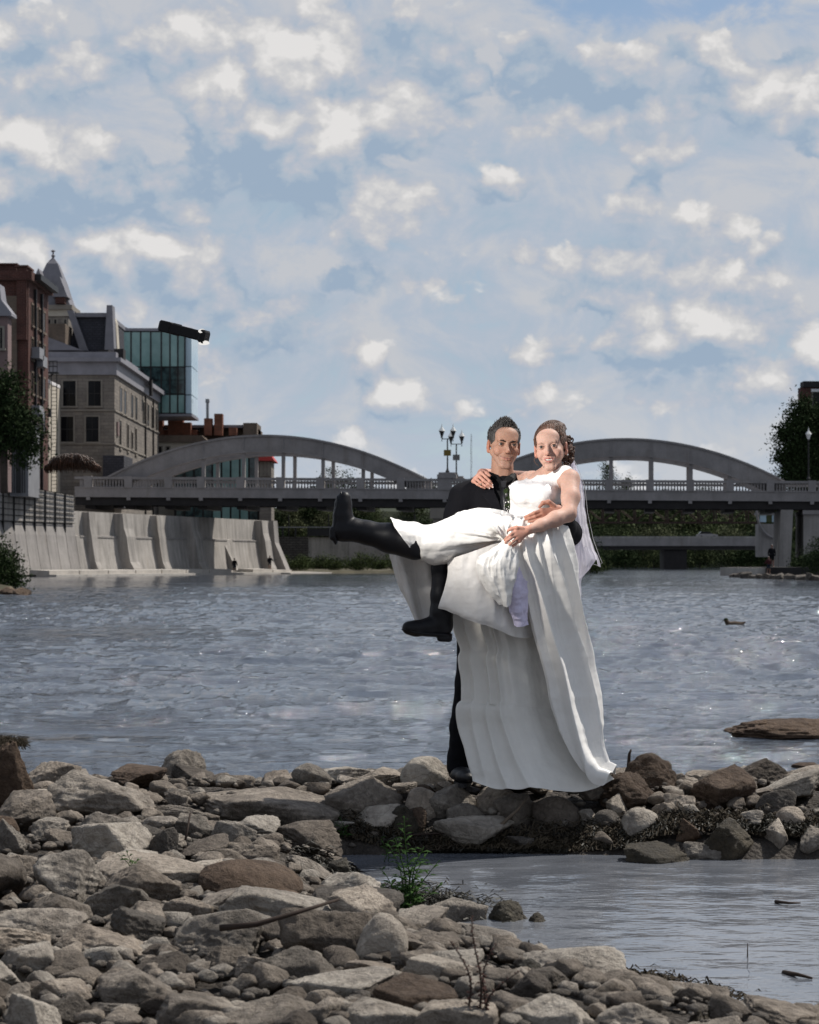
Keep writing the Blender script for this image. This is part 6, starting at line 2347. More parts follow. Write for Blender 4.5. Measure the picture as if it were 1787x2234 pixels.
# jacket
f = Field(P(935, 1420, 10.0) + Vector((0, -.55, 0)), P(1290, 1020, 10.0) + Vector((0, .35, 0)), .0055)
f.cone(P(1026, 1078, 10.05), P(1172, 1080, 10.07), .060, .060, .05)
f.cone(P(1085, 1056, 10.08), P(1012, 1080, 10.05), .040, .052, .05)
f.cone(P(1108, 1056, 10.08), P(1180, 1083, 10.08), .040, .052, .05)
f.ell(P(1096, 1130, 10.06), (.195, .135, .22), .06)
f.ell(P(1094, 1215, 10.06), (.175, .13, .20), .06)
f.ell(P(1094, 1300, 10.06), (.185, .135, .12), .06)
f.chain([P(1008, 1088, 10.04), P(998, 1130, 10.02), Lel, P(1022, 1206, 9.80)], [.066, .064, .058, .046], .03)
f.chain([P(1184, 1090, 10.08), Rel, P(1224, 1120, 9.66)], [.066, .062, .042], .03)
f.ell(P(1098, 1040, 9.90), (.060, .12, .085), .012, 's')
f.cone(P(1097, 1035, 9.86), P(1100, 1100, 9.84), .05, .012, .008, 's')       # open front above the button
f.wrinkle(7.0, .006, 91, (1, 1, .55))
adopt(field_obj('jacket', f, M['suit'], None, 2), groom)
# lapels
for sx, pts in ((-1, [(1072, 1043, 9.99), (1066, 1060, 9.95), (1064, 1075, 9.915), (1078, 1100, 9.895), (1098, 1128, 9.895)]), (1, [(1120, 1046, 10.0), (1126, 1062, 9.95), (1130, 1078, 9.92), (1120, 1102, 9.897), (1102, 1130, 9.895)])):
    a = [P(*q) for q in pts]
    wd = [.012, .022, .034, .026, .006]
    mb = MB()
    rings = []
    for q, w in zip(a, wd):
        rings.append([q + Vector((-w, -.004, -.004)), q + Vector((w, -.012, .004)), q + Vector((w, -.004, .004)), q + Vector((-w, .004, -.004))])
    mb.loft(rings)
    adopt(mb.build('lapel', M['suit'], None, smooth=False, bevel=.002), groom)
# shirt with collar and tie
f = Field(P(1040, 1150, 9.98) + Vector((0, -.3, 0)), P(1160, 1010, 10.0) + Vector((0, .3, 0)), .004)
f.ell(P(1096, 1115, 10.04), (.13, .125, .20), .03)
f.cone(P(1097, 1040, 10.045), P(1096, 1060, 10.05), .067, .075, .03)
f.half(P(1094, 1030, 10.0), (0.05, .45, 1.0))
adopt(field_obj('shirt', f, M['shirt'], None, 1), groom)
mb = MB()
for sx, pts in ((-1, [(1066, 1028, 10.02), (1072, 1040, 9.965), (1090, 1052, 9.945), (1097, 1050, 9.945), (1086, 1036, 9.965)]), (1, [(1124, 1031, 10.02), (1122, 1044, 9.965), (1106, 1054, 9.945), (1098, 1050, 9.945), (1112, 1038, 9.965)])):
    mb = MB()
    q = [P(*t) for t in pts]
    mb.add(q + [v + Vector((0, .008, 0)) for v in q], [(0, 1, 2, 3, 4), (9, 8, 7, 6, 5)] + [(i, 5 + i, 5 + (i + 1) % 5, (i + 1) % 5) for i in range(5)])
    adopt(mb.build('collar', M['shirt'], None), groom)
mb = MB()
q = [(-.016, 0), (.016, 0), (.011, -.036), (-.010, -.036)]
c0 = P(1099, 1049, 9.93)
mb.prism([(c0.x + a, c0.z + b) for a, b in q], c0.y - .010, c0.y + .012)
adopt(mb.build('tie_knot', M['tie'], None, bevel=.003), groom)
mb = MB()
rows = [(1099, 1064, 9.928, .011), (1101, 1085, 9.900, .021), (1104, 1110, 9.888, .030), (1106, 1140, 9.885, .036)]
mb.loft([[P(a, b, d) + Vector((-w, .0, 0)), P(a, b, d) + Vector((0, -.008, 0)), P(a, b, d) + Vector((w, 0, 0)), P(a, b, d) + Vector((0, .006, 0))] for a, b, d, w in rows])
adopt(mb.build('tie', M['tie'], None, smooth=True), groom)
# boutonniere: green leaves with tiny white buds on the lapel
bt = empty('boutonniere', P(1116, 1085, 9.84))
bt.location = P(1116, 1085, 9.84)
n0 = set(C.objects)
mb = MB()
rr = random.Random(3)
for i in range(16):
    a = P(1110 + rr.uniform(-4, 7), 1078 + rr.uniform(-16, 34), 9.845 + rr.uniform(-.02, .012))
    d = Vector((rr.uniform(-.5, .5), rr.uniform(-.4, 0), rr.uniform(-1, -.1))).normalized() * rr.uniform(.025, .05)
    s_ = d.cross(Vector((0, 1, .2))).normalized() * .008
    mb.add([a, a + d * .5 + s_, a + d, a + d * .5 - s_], [(0, 1, 2, 3)])
lf = mb.build('leaf_spray', M['leaf_dark'])
for i in range(11):
    a = P(1108 + rr.uniform(-5, 6), 1104 + rr.uniform(-10, 26), 9.83)
    mb = MB().lathe([(.0032 * math.sin(t), .0032 * math.cos(t)) for t in np.linspace(.1, 3.04, 6)], 7, Matrix.Translation(a))
    mb.build('bud', M['pearl'], smooth=True)
bpetal = MB().lathe([(.004, -.012), (.014, 0), (.018, .012), (.012, .018), (.004, .012)], 9, Matrix.Translation(P(1117, 1066, 9.83))).build('rose', M['satin'], smooth=True)
for o in [q for q in C.objects if q not in n0 and q.parent is None]:
    adopt(o, bt)
adopt(bt, groom)
# trousers and shoes
f = Field(P(940, 1700, 10.05) + Vector((0, -.3, 0)), P(1190, 1250, 10.05) + Vector((0, .3, 0)), .0055)
f.ell(P(1094, 1290, 10.07), (.175, .125, .14), .05)
for hx, kx, ax, dd_ in ((1050, 1024, 1002, 10.05), (1130, 1114, 1108, 10.08)):
    f.chain([P(hx, 1300, dd_), P((hx + kx) / 2 - 2, 1390, dd_ - .01), P(kx, 1490, dd_ - .01), P((kx + ax) / 2 - 4, 1585, dd_ + .03), P(ax - 1, 1655, dd_ + .02), P(ax - 1, 1672, dd_ + .02)], [.095, .082, .064, .060, .050, .058], .025)
f.wrinkle(9.0, .007, 95, (1, 1, .8))
adopt(field_obj('trousers', f, M['suit'], None, 2), groom)
for ax, dd_ in ((1003, 10.05), (1108, 10.08)):
    f = Field(P(ax - 60, 1718, dd_) + Vector((0, -.32, 0)), P(ax + 60, 1640, dd_) + Vector((0, .2, 0)), .004)
    f.chain([P(ax, 1664, dd_ + .03), P(ax, 1682, dd_ + .03)], [.046, .050], .02)
    f.chain([P(ax - 2, 1686, dd_ + .03), P(ax + 6, 1690, dd_ - .06), P(ax + 15, 1694, dd_ - .14), P(ax + 19, 1696, dd_ - .18)], [.050, .052, .046, .034], .025, flat=((0, 0, 1), .68))
    f.half(P(ax, 1702.5, dd_), (0, 0, -1))
    sh_ = adopt(field_obj('shoe', f, M['leather'], None, 1), groom)
    mb = MB()
    z0 = P(ax, 1702.5, dd_).z
    c_ = P(ax + 7, 1700, dd_)
    ring = [(c_.x + .047 * math.cos(t) * (1 if math.sin(t) > 0 else .85), c_.y - .06 + .15 * math.sin(t)) for t in np.linspace(0, 2 * math.pi, 20, endpoint=False)]
    mb.prism(ring, z0 - .014, z0 + .006, 'z')
    so = mb.build('sole', M['leather'], None)
    so.parent = sh_

# hair: short sides, spiked top
f = Field(HG.o - .16, HG.o + .17, .004)
f.ell(HG.p(0, -.020, .041), (.0810, .1005, .086), .01, Rm=HG.A)
f.ell(HG.p(0, .066, -.012), np.array((.0605, .062, .066)), .008, 's', Rm=HG.A)
f.cone(HG.p(-.026, .088, .034), HG.p(.026, .088, .034), .034, .034, .010, 's')
f.half(HG.p(0, -.02, -.045), HG.A @ np.array([0, .25, -1]))
for sx in (-1, 1):
    f.ell(HG.p(sx * .082, -.008, -.012), (.022, .022, .030), .006, 's', Rm=HG.A)
V, F = f.mesh()
V = smooth_mesh(V, F, 1)
mb = MB()
rr = random.Random(12)
for i in range(420):
    th = rr.uniform(0, 6.283)
    rad = math.sqrt(rr.random())
    x, y = .066 * rad * math.cos(th), -.015 + .078 * rad * math.sin(th)
    zz = .043 + .087 * math.sqrt(max(0.02, 1 - (x / .0825) ** 2 - ((y + .022) / .098) ** 2))
    if y > .068 or zz < .07:
        continue
    L_ = rr.uniform(.010, .023) * (1.25 - .7 * abs(x) / .07)
    tip = Vector((x * .72 + rr.gauss(0, .006) - .004, y + .010 + rr.gauss(0, .008), zz + L_))
    mid = Vector((x * .95, y + .002, zz + L_ * .45))
    mb.tube([Vector(HG.p(x, y, zz - .012)), Vector(HG.p(*mid)), Vector(HG.p(*tip))], [.0042, .0032, .0004], 4)
for i in range(260):        # short side hair roughens the outline
    sx = rr.choice((-1, 1))
    y, z = rr.uniform(-.08, .03), rr.uniform(.0, .09)
    q = 1 - ((y + .022) / .098) ** 2 - ((z - .043) / .087) ** 2
    if q < .05:
        continue
    x = sx * .0825 * math.sqrt(q)
    mb.tube([Vector(HG.p(x * .98, y, z)), Vector(HG.p(x * 1.04, y - .004, z + .010))], [.0022, .0004], 4)
Vs, Fs = np.array(mb.v), mb.f
me = bpy.data.meshes.new('hair')
me.from_pydata([tuple(v) for v in V] + [tuple(v) for v in Vs], [], [tuple(int(i) for i in q) for q in F] + [tuple(i + len(V) for i in q) for q in Fs])
me.polygons.foreach_set('use_smooth', np.ones(len(me.polygons), bool))
me.materials.append(M['hair_dark'])
adopt(link('hair', me), groom)

# =================================================================== the bride
bride = empty('person', P(1170, 1165, 9.75), 'bride in white dress and black rubber boots held in the groom\'s arms', 'person')
HB_ = Head(P(1201, 978, 9.78), -13, -6, 2, .98)
nb = P(1208, 1042, 9.83)
BL, BR_ = P(1243, 1046, 9.72), P(1160, 1048, 9.94)
EL, WR = P(1240, 1121, 9.58), P(1151, 1157, 9.44)
d_ = 9.425
E2, W2 = P(1112, 1043, 10.18), P(1052, 1033, 10.05)
e_ = 9.935


def bride_body(f):
    sculpt_head(f, HB_, True, 'open')
    f.cone(HB_.p(0, -.030, -.05), nb, .044, .047, .012)
    f.cone(HB_.p(-.024, -.01, -.07), P(1198, 1044, 9.78), .012, .016, .015)
    f.cone(BL, nb, .047, .045, .04)
    f.cone(BR_, nb, .043, .045, .04)
    f.ell(P(1186, 1082, 9.83), (.110, .090, .13), .04)
    f.ell(P(1168, 1130, 9.82), (.105, .085, .11), .04)
    f.ell(P(1172, 1170, 9.80), (.125, .10, .09), .04)
    for q in (P(1146, 1078, 9.76), P(1184, 1080, 9.72)):
        f.ell(q, (.058, .055, .058), .03)
    # arm nearest the camera, elbow bent, hand gathering the skirt
    f.chain([BL, P(1245, 1085, 9.64), EL], [.0470, .0440, .0355], .02)
    f.chain([EL, P(1212, 1132, 9.53), P(1180, 1146, 9.48), WR], [.0375, .0365, .0285, .0215], .02)
    hand(f, WR, [P(1126, 1160, d_), P(1126, 1167, d_ - .004), P(1129, 1174, d_), P(1133, 1180, d_ + .008)],
         [[P(1115, 1166, d_ - .014), P(1107, 1172, d_ - .008), P(1101, 1178, d_ + .006)],
          [P(1114, 1174, d_ - .014), P(1107, 1179, d_ - .008), P(1103, 1184, d_ + .008)],
          [P(1119, 1182, d_ - .010), P(1113, 1187, d_ - .004), P(1110, 1190, d_ + .012)],
          [P(1125, 1187, d_), P(1119, 1191, d_ + .004), P(1116, 1193, d_ + .014)]],
         [P(1140, 1153, d_ + .004), P(1128, 1151, d_ - .004), P(1117, 1153, d_ + .004), P(1108, 1158, d_ + .012)], .98)
    # far arm behind his neck, hand resting on his shoulder
    f.chain([BR_, E2, W2], [.045, .040, .026], .02)
    hand(f, W2, [P(1050, 1032, e_ - .01), P(1043, 1037, e_ - .012), P(1037, 1043, e_ - .008), P(1033, 1050, e_)],
         [[P(1060, 1041, e_ - .030), P(1068, 1049, e_ - .034), P(1073, 1056, e_ - .028)],
          [P(1055, 1048, e_ - .036), P(1066, 1056, e_ - .040), P(1074, 1062, e_ - .034)],
          [P(1048, 1053, e_ - .032), P(1059, 1060, e_ - .036), P(1067, 1064, e_ - .030)],
          [P(1042, 1057, e_ - .020), P(1051, 1062, e_ - .024), P(1058, 1065, e_ - .020)]],
         [P(1054, 1030, e_ + .02), P(1062, 1033, e_ - .005), P(1068, 1038, e_ - .012)], .98)
    # legs inside skirt and boots
    f.chain([P(1165, 1165, 9.74), P(1010, 1172, 9.62), P(790, 1162, 9.62), P(752, 1140, 9.62)], [.085, .055, .040, .03], .03)
    f.chain([P(1160, 1170, 9.86), P(985, 1192, 9.72), P(963, 1340, 9.69), P(930, 1368, 9.69)], [.085, .052, .036, .028], .03)


V, F = figure_mesh(bride_body, P(690, 1420, 9.6) + Vector((0, -.30, 0)), P(1285, 900, 9.8) + Vector((0, .42, 0)), .0050,
                   [(HB_.o + np.array((-.112, -.16, -.135)), HB_.o + np.array((.112, .15, .16)), .0021),
                    (np.array(P(1094, 1200, 9.43)) - np.array((0, .05, 0)), np.array(P(1156, 1142, 9.43)) + np.array((0, .06, 0)), .0023),
                    (np.array(P(1024, 1070, 9.93)) - np.array((0, .08, 0)), np.array(P(1082, 1024, 9.93)) + np.array((0, .10, 0)), .0023)])
me = np_mesh('body', V, F, M['skin'])
col = tint_head(V, HB_, SK_B, True)
hd = (V[:, 0] < P(1160, 0, 9.45).x) & (V[:, 1] < 9.5) | (V[:, 0] < P(1080, 0, 9.95).x) & (V[:, 1] > 9.82) & (V[:, 2] > P(0, 1075, 9.9).z)
col[hd] = np.array(SK_B) * (1.0, .84, .80)
vcol(me, 'tint', col)
adopt(link('body', me), bride)
n0 = set(C.objects)
face_parts(HB_, None, True)
# teeth
mb = MB()
for i in range(8):
    x0 = -.0205 + i * .00515
    xm = x0 + .0025
    y_ = .0925 - 15 * xm ** 2
    zt_, zb_ = -.0568 + 1.0 * xm * xm, -.0672 + 15 * xm ** 2
    q = [(x0, zb_), (x0 + .0049, zb_), (x0 + .0049, zt_), (x0, zt_)]
    vs = [Vector(HB_.p(a, y_, b)) for a, b in q] + [Vector(HB_.p(a, y_ - .006, b)) for a, b in q]
    mb.add(vs, [(0, 1, 2, 3), (7, 6, 5, 4), (0, 4, 5, 1), (1, 5, 6, 2), (2, 6, 7, 3), (3, 7, 4, 0)])
te = mb.build('teeth', M['teeth'])
for px, py, dd_, tx in ((1075, 1058, 9.90, 0), (1075.5, 1063, 9.895, 0), (1068, 1065.5, 9.90, 0)):
    MB().lathe([(.0003, .003), (.0035, .002), (.0038, 0), (.0003, -.0008)], 8, Matrix.Translation(P(px, py, dd_ - .002)) @ Matrix.Rotation(R(80), 4, 'X')).build('nail', M['nail'], smooth=True)
for (px, py, dd_) in ((1117.5, 1183.5, d_ - .010), (1050, 1056, e_ - .034)):
    mb = MB()
    c_ = P(px, py, dd_)
    ax = Vector((-.8, -.1, -.55)) if px > 1100 else Vector((.75, -.25, -.6))
    Mx = Matrix.Translation(c_) @ ax.to_track_quat('Z', 'Y').to_matrix().to_4x4()
    mb.lathe([(.0088, -.0014), (.0098, 0), (.0088, .0014)], 14, Mx)
    mb.build('ring', M['gold'], smooth=True)
MB().lathe([(.004 * math.sin(t), .004 * math.cos(t)) for t in np.linspace(.1, 3.04, 7)], 8, Matrix.Translation(Vector(HB_.p(.084, .0, -.042)))).build('earring', M['pearl'], smooth=True)
for o in [q for q in C.objects if q not in n0 and q.parent is None]:
    adopt(o, bride)

# hair: drawn back from the brow, curls gathered behind the ear
f = Field(HB_.o - .19, HB_.o + .19, .004)
s_ = HB_.s
f.ell(HB_.p(0, -.026, .040), np.array((.0825, .099, .092)) * s_, .01, Rm=HB_.A)
f.ell(HB_.p(0.002, .066, -.012), np.array((.0625, .062, .080)) * s_, .010, 's', Rm=HB_.A)
f.ell(HB_.p(0.002, .086, .026), np.array((.044, .042, .042)) * s_, .012, 's', Rm=HB_.A)
f.half(HB_.p(0, -.02, -.05), HB_.A @ np.array([0, .35, -1]))
for sx in (-1, 1):
    f.ell(HB_.p(sx * .084, -.004, -.014), np.array((.022, .022, .034)), .006, 's', Rm=HB_.A)
f.ell(HB_.p(.055, -.075, -.005), np.array((.045, .045, .062)), .02, Rm=HB_.A)
f.ell(HB_.p(.03, -.03, .105), np.array((.05, .06, .026)), .025, Rm=HB_.A)
f.wrinkle(60, .0035, 33, (1, 1, .5))
V, F = f.mesh()
V = smooth_mesh(V, F, 1)
mb = MB()
rr = random.Random(5)
for i in range(64):
    c = Vector((rr.uniform(.045, .094), rr.uniform(-.11, -.02), rr.uniform(-.075, .070)))
    if c.x > .09 and c.z > .05:
        continue
    r0, turns = rr.uniform(.007, .013), rr.uniform(1.0, 1.8)
    dirn = Vector((rr.uniform(-.2, .6), rr.uniform(-.5, .3), rr.uniform(-1, .2))).normalized()
    u_ = dirn.orthogonal().normalized()
    w_ = dirn.cross(u_)
    pts = []
    for t in np.linspace(0, 1, 11):
        a = t * turns * 6.283
        pts.append(Vector(HB_.p(*(c + (u_ * math.cos(a) + w_ * math.sin(a)) * r0 * (1 - .3 * t) + dirn * t * .028))))
    mb.tube(pts, [.0045 - .002 * abs(t - .4) for t in np.linspace(0, 1, 11)], 5)
# loose curl by the cheek
pts = [Vector(HB_.p(-.072 - .012 * math.sin(t * 1.1), .03, -.035 - .014 * t)) for t in np.linspace(0, 3.6, 12)]
mb.tube(pts, [.0016] * 11 + [.0006], 5)
# combed strands over the crown
for i in range(90):
    a0 = rr.uniform(-1.35, 1.35)
    pts = []
    for t in np.linspace(.12, 1, 8):
        th = t * 1.9
        x = .084 * math.sin(a0) * (1 - .15 * t) + .02 * t
        y = -.026 + .092 * math.cos(th) * math.cos(a0 * .5)
        z = .040 + .0945 * math.sin(th) * math.cos(a0) ** .7 + (.012 if t > .4 else .0)
        pts.append(Vector(HB_.p(x * s_, y * s_, z * s_)))
    mb.tube(pts, [.0018] * 7 + [.0008], 4)
me = bpy.data.meshes.new('hair')
me.from_pydata([tuple(v) for v in V] + [tuple(v) for v in mb.v], [], [tuple(int(i) for i in q) for q in F] + [tuple(i + len(V) for i in q) for q in mb.f])
me.polygons.foreach_set('use_smooth', np.ones(len(me.polygons), bool))
me.materials.append(M['hair_brown'])
adopt(link('hair', me), bride)


# ---- rubber boots
def boot(parts, sole, heel, box, name='rubber_boot', tread=None):
    f = Field(P(*box[0]), P(*box[1]), .004)
    for a in parts:
        f.chain([P(*q[:3]) for q in a], [q[3] for q in a], .022)
    o = adopt(field_obj(name, f, M['rubber'], None, 2), bride)
    g_ = Field(P(*box[0]), P(*box[1]), .0035)
    for a in sole:
        g_.chain([P(*q[:3]) for q in a], [q[3] for q in a], .006, flat=(heel[0], .36))
    for a in heel[1]:
        g_.chain([P(*q[:3]) for q in a], [q[3] for q in a], .006)
    if tread is not None:
        for a in tread:
            g_.cone(P(*a[0]), P(*a[1]), a[2], a[2], .003, 's')
    so = field_obj('sole', g_, M['rubber'], None, 1)
    so.parent = o
    so.matrix_parent_inverse = (Matrix.Translation(-bride.location)).inverted() @ Matrix.Identity(4) if False else o.matrix_parent_inverse.copy()
    so.matrix_parent_inverse = Matrix.Identity(4)
    return o


b1 = boot([[(905, 1186, 9.60, .080), (850, 1174, 9.61, .070), (800, 1162, 9.62, .056), (772, 1156, 9.62, .054), (748, 1156, 9.62, .050)],
           [(748, 1158, 9.62, .052), (748, 1125, 9.62, .044), (749, 1100, 9.62, .038), (751, 1086, 9.62, .032)]],
          [[(730, 1170, 9.62, .042), (733, 1125, 9.62, .038), (739, 1096, 9.62, .036), (745, 1082, 9.62, .026)]],
          (np.array([.96, 0, .16]), [[(727, 1156, 9.60, .018), (727, 1172, 9.60, .018)], [(727, 1156, 9.64, .018), (727, 1172, 9.64, .018)]]),
          ((700, 1250, 9.45), (925, 1055, 9.80)), tread=[((722, 1146, 9.5), (722, 1146, 9.7), .008), ((724, 1132, 9.5), (724, 1132, 9.7), .006), ((727, 1116, 9.5), (727, 1116, 9.7), .006), ((731, 1102, 9.5), (731, 1102, 9.7), .006)])
b2 = boot([[(966, 1195, 9.69, .048), (962, 1240, 9.69, .044), (961, 1300, 9.69, .046), (963, 1336, 9.69, .053), (966, 1366, 9.69, .050)],
           [(962, 1362, 9.69, .050), (935, 1368, 9.68, .042), (908, 1371, 9.67, .036), (892, 1370, 9.665, .033)]],
          [[(968, 1384, 9.69, .044), (930, 1382, 9.68, .042), (904, 1379, 9.67, .040), (890, 1374, 9.665, .032)]],
          (np.array([.1, 0, .99]), [[(961, 1392, 9.67, .018), (979, 1393, 9.67, .018)], [(961, 1392, 9.71, .018), (979, 1393, 9.71, .018)]]),
          ((855, 1420, 9.50), (1010, 1170, 9.85)), tread=[((x, 1394 - (0 if x > 900 else 5), 9.5), (x, 1394 - (0 if x > 900 else 5), 9.9), .006) for x in (886, 896, 906, 916, 926, 944, 950)])


# ---- the dress
def catmull(P4, t):
    p0, p1, p2, p3 = P4
    return 0.5 * ((2 * p1) + (-p0 + p2) * t + (2 * p0 - 5 * p1 + 4 * p2 - p3) * t * t + (-p0 + 3 * p1 - 3 * p2 + p3) * t ** 3)


def resample(A, n, axis):
    A = np.moveaxis(A, axis, 0)
    m = len(A)
    t = np.linspace(0, m - 1, n)
    i = np.minimum(t.astype(int), m - 2)
    f_ = (t - i).reshape((-1,) + (1,) * (A.ndim - 1))
    g_ = lambda k: A[np.clip(k, 0, m - 1)]
    p0 = np.where((i > 0).reshape(f_.shape), g_(i - 1), 2 * g_(i) - g_(i + 1))
    p3 = np.where((i < m - 2).reshape(f_.shape), g_(i + 2), 2 * g_(i + 1) - g_(i))
    return np.moveaxis(catmull((p0, g_(i), g_(i + 1), p3), f_), 0, axis)


def sheet(rows, nu, nv, folds=(), closed=False):
    """rows of (px, py, distance) -> grid of world points with folds raised along the surface normal"""
    A = np.array([[list(P(*q)) for q in r_] for r_ in rows], float)
    if closed:
        A = np.concatenate([A[:, -1:], A, A[:, :2]], 1)
        A = resample(A, nv, 0)
        m = A.shape[1] - 3
        nu = -(-nu // m) * m
        B = resample(A, nu // m * (m + 2) + 1, 1)
        t = np.linspace(0, m + 2, B.shape[1])
        B = B[:, (t >= 1 - 1e-6) & (t <= m + 1 + 1e-6)]
        A = B
    else:
        A = resample(resample(A, nv, 0), nu, 1)
    v_, u_ = np.meshgrid(np.linspace(0, 1, A.shape[0]), np.linspace(0, 1, A.shape[1]), indexing='ij')
    du = np.gradient(A, axis=1)
    dv = np.gradient(A, axis=0)
    N = np.cross(du, dv)
    N /= np.linalg.norm(N, axis=2, keepdims=True) + 1e-9
    if N[:, :, 1].mean() > 0:
        N = -N
    h = np.zeros_like(u_)
    for fn in folds:
        h = h + fn(u_, v_, A)
    return A + N * h[..., None]


def sheet_obj(name, A, mat, parent, root):
    o = link(name, np_mesh(name, A.reshape(-1, 3), grid_faces(A.shape[0], A.shape[1]), mat))
    if root is not None:
        adopt(o, root)
    else:
        o.parent = parent
    return o


def fold_n(fu, fv, amp, seed, sharp=False, mask=None):
    """irregular folds: noise stretched along the run of the cloth"""
    def fn(u, v, A):
        q = np.stack([u * fu, v * fv, u * 0 + seed * 3.7], -1).reshape(-1, 3)
        n = fbm(q, 3, seed, ridged=sharp).reshape(u.shape)
        w = 1.0 if mask is None else mask(u, v)
        return amp * n * w
    return fn


def crease(freq, amp, seed, mask=None):
    def fn(u, v, A):
        n = fbm(A.reshape(-1, 3) * freq, 4, seed, ridged=True).reshape(u.shape)
        return amp * n * (1.0 if mask is None else mask(u, v))
    return fn


dress = empty('dress', P(1170, 1160, 9.75))
DI = lambda o: adopt(o, dress)
# bodice
f = Field(P(1095, 1180, 9.8) + Vector((0, -.30, 0)), P(1275, 1000, 9.8) + Vector((0, .32, 0)), .0042)
f.cone(P(1232, 1036, 9.745), P(1212, 1040, 9.82), .046, .046, .03)
f.cone(P(1165, 1054, 9.92), P(1206, 1050, 9.80), .040, .050, .03)
f.ell(P(1182, 1086, 9.825), (.122, .104, .125), .04)
f.ell(P(1166, 1130, 9.815), (.116, .098, .10), .04)
for q in (P(1146, 1080, 9.745), P(1184, 1082, 9.715)):
    f.ell(q, (.064, .064, .062), .035)
f.cone(P(1128, 1066, 9.80), P(1128, 1120, 9.82), .034, .030, .04)
f.ell(P(1153, 1020, 9.70), (.058, .20, .064), .008, 's')
f.ell(P(1200, 1006, 9.74), (.060, .16, .050), .008, 's')
f.cone(BL + Vector((.03, -.01, .01)), P(1252, 1075, 9.68), .050, .050, .008, 's')
f.wrinkle(16, .0035, 44, (1, 1, 1.6))
DI(field_obj('bodice', f, M['lace'], None, 1))

# lap and leg tube: the skirt drawn over her thighs, open at the hem round the boot
secs = [  # top px, bottom px, centre distance, half depth
    ((1226, 1126), (1216, 1196), 9.80, .095),
    ((1204, 1123), (1186, 1197), 9.76, .115),
    ((1172, 1122), (1150, 1196), 9.72, .13),
    ((1128, 1119), (1126, 1198), 9.66, .155),
    ((1094, 1111), (1092, 1198), 9.63, .150),
    ((1050, 1109), (1044, 1212), 9.62, .140),
    ((1008, 1116), (990, 1226), 9.62, .135),
    ((973, 1131), (948, 1235), 9.62, .125),
    ((932, 1143), (922, 1226), 9.62, .110),
    ((905, 1137), (912, 1216), 9.61, .100),
    ((878, 1136), (906, 1213), 9.60, .100),
    ((851, 1132), (902, 1210), 9.60, .105)]
rows = []
for (t, b, dc, hd_) in secs:
    r_ = []
    for k in range(12):
        a = 2 * math.pi * k / 12 + 3.9
        c, s2 = math.cos(a), math.sin(a)
        mx, my = (t[0] + b[0]) / 2, (t[1] + b[1]) / 2
        r_.append((mx + (t[0] - b[0]) / 2 * c, my + (t[1] - b[1]) / 2 * c, dc - hd_ * s2))
    rows.append(r_)
gather = lambda u, v: smooth01((0.62 - v) / .5) * np.exp(-((u - .28) / .22) ** 2)


def hand_rays(u, v, A):
    """creases running out from the gathering hand"""
    hp = np.array(P(1104, 1182, 9.50))
    dx = A[..., 0] - hp[0]
    dz = A[..., 2] - hp[2]
    rr_ = np.hypot(dx, dz) + 1e-4
    an = np.arctan2(dz, -dx)
    w = np.exp(-rr_ / .22) * smooth01(rr_ / .05) * (A[..., 1] < 9.62)
    q = np.stack([an * 3.4, rr_ * 2.5, an * 0 + 2.2], -1).reshape(-1, 3)
    return .040 * w * fbm(q, 2, 70, ridged=True).reshape(u.shape)


A = sheet(rows, 150, 190, [hand_rays, fold_n(3, 7, .012, 3), crease(5, .009, 12), crease(16, .0018, 14), fold_n(9, 2.2, .016, 9, mask=lambda u, v: smooth01((v - .72) / .28))], closed=True)
DI(sheet_obj('skirt_lap', A, M['satin'], None, dress))

# back flap hanging behind the boots
rows = [[(846, 1188, 9.80), (870, 1186, 9.74), (905, 1190, 9.72), (940, 1196, 9.76), (985, 1205, 9.80)],
        [(850, 1215, 9.82), (872, 1222, 9.74), (900, 1225, 9.80), (935, 1230, 9.76), (985, 1235, 9.82)],
        [(862, 1262, 9.83), (885, 1265, 9.77), (905, 1268, 9.84), (940, 1275, 9.78), (985, 1275, 9.84)],
        [(882, 1315, 9.84), (898, 1318, 9.79), (915, 1318, 9.84), (945, 1318, 9.80), (985, 1310, 9.85)],
        [(902, 1352, 9.84), (912, 1360, 9.81), (925, 1358, 9.83), (950, 1345, 9.82), (985, 1335, 9.85)]]
A = sheet(rows, 90, 110, [fold_n(4, 1.2, .026, 21), crease(6, .008, 22), crease(22, .0010, 23)])
DI(sheet_obj('back_flap', A, M['cotton'], None, dress))

# front flap below the lap
rows = [[(974, 1222, 9.60), (1005, 1212, 9.52), (1040, 1200, 9.50), (1080, 1186, 9.49), (1110, 1182, 9.50), (1150, 1186, 9.52), (1180, 1190, 9.60)],
        [(975, 1245, 9.58), (1005, 1245, 9.52), (1040, 1240, 9.50), (1080, 1235, 9.51), (1115, 1235, 9.55), (1150, 1245, 9.60), (1185, 1250, 9.68)],
        [(968, 1285, 9.57), (1003, 1290, 9.53), (1040, 1295, 9.50), (1080, 1295, 9.52), (1118, 1300, 9.58), (1155, 1305, 9.64), (1185, 1310, 9.74)],
        [(958, 1318, 9.57), (1002, 1330, 9.54), (1042, 1340, 9.51), (1082, 1350, 9.53), (1118, 1362, 9.59), (1155, 1368, 9.66), (1185, 1365, 9.78)],
        [(956, 1327, 9.58), (1000, 1341, 9.56), (1042, 1356, 9.53), (1084, 1372, 9.55), (1118, 1388, 9.60), (1155, 1392, 9.66), (1185, 1386, 9.79)]]
A = sheet(rows, 150, 110, [fold_n(4, 1.0, .026, 31), crease(5, .007, 32), crease(22, .0010, 33)])
DI(sheet_obj('front_flap', A, M['cotton'], None, dress))
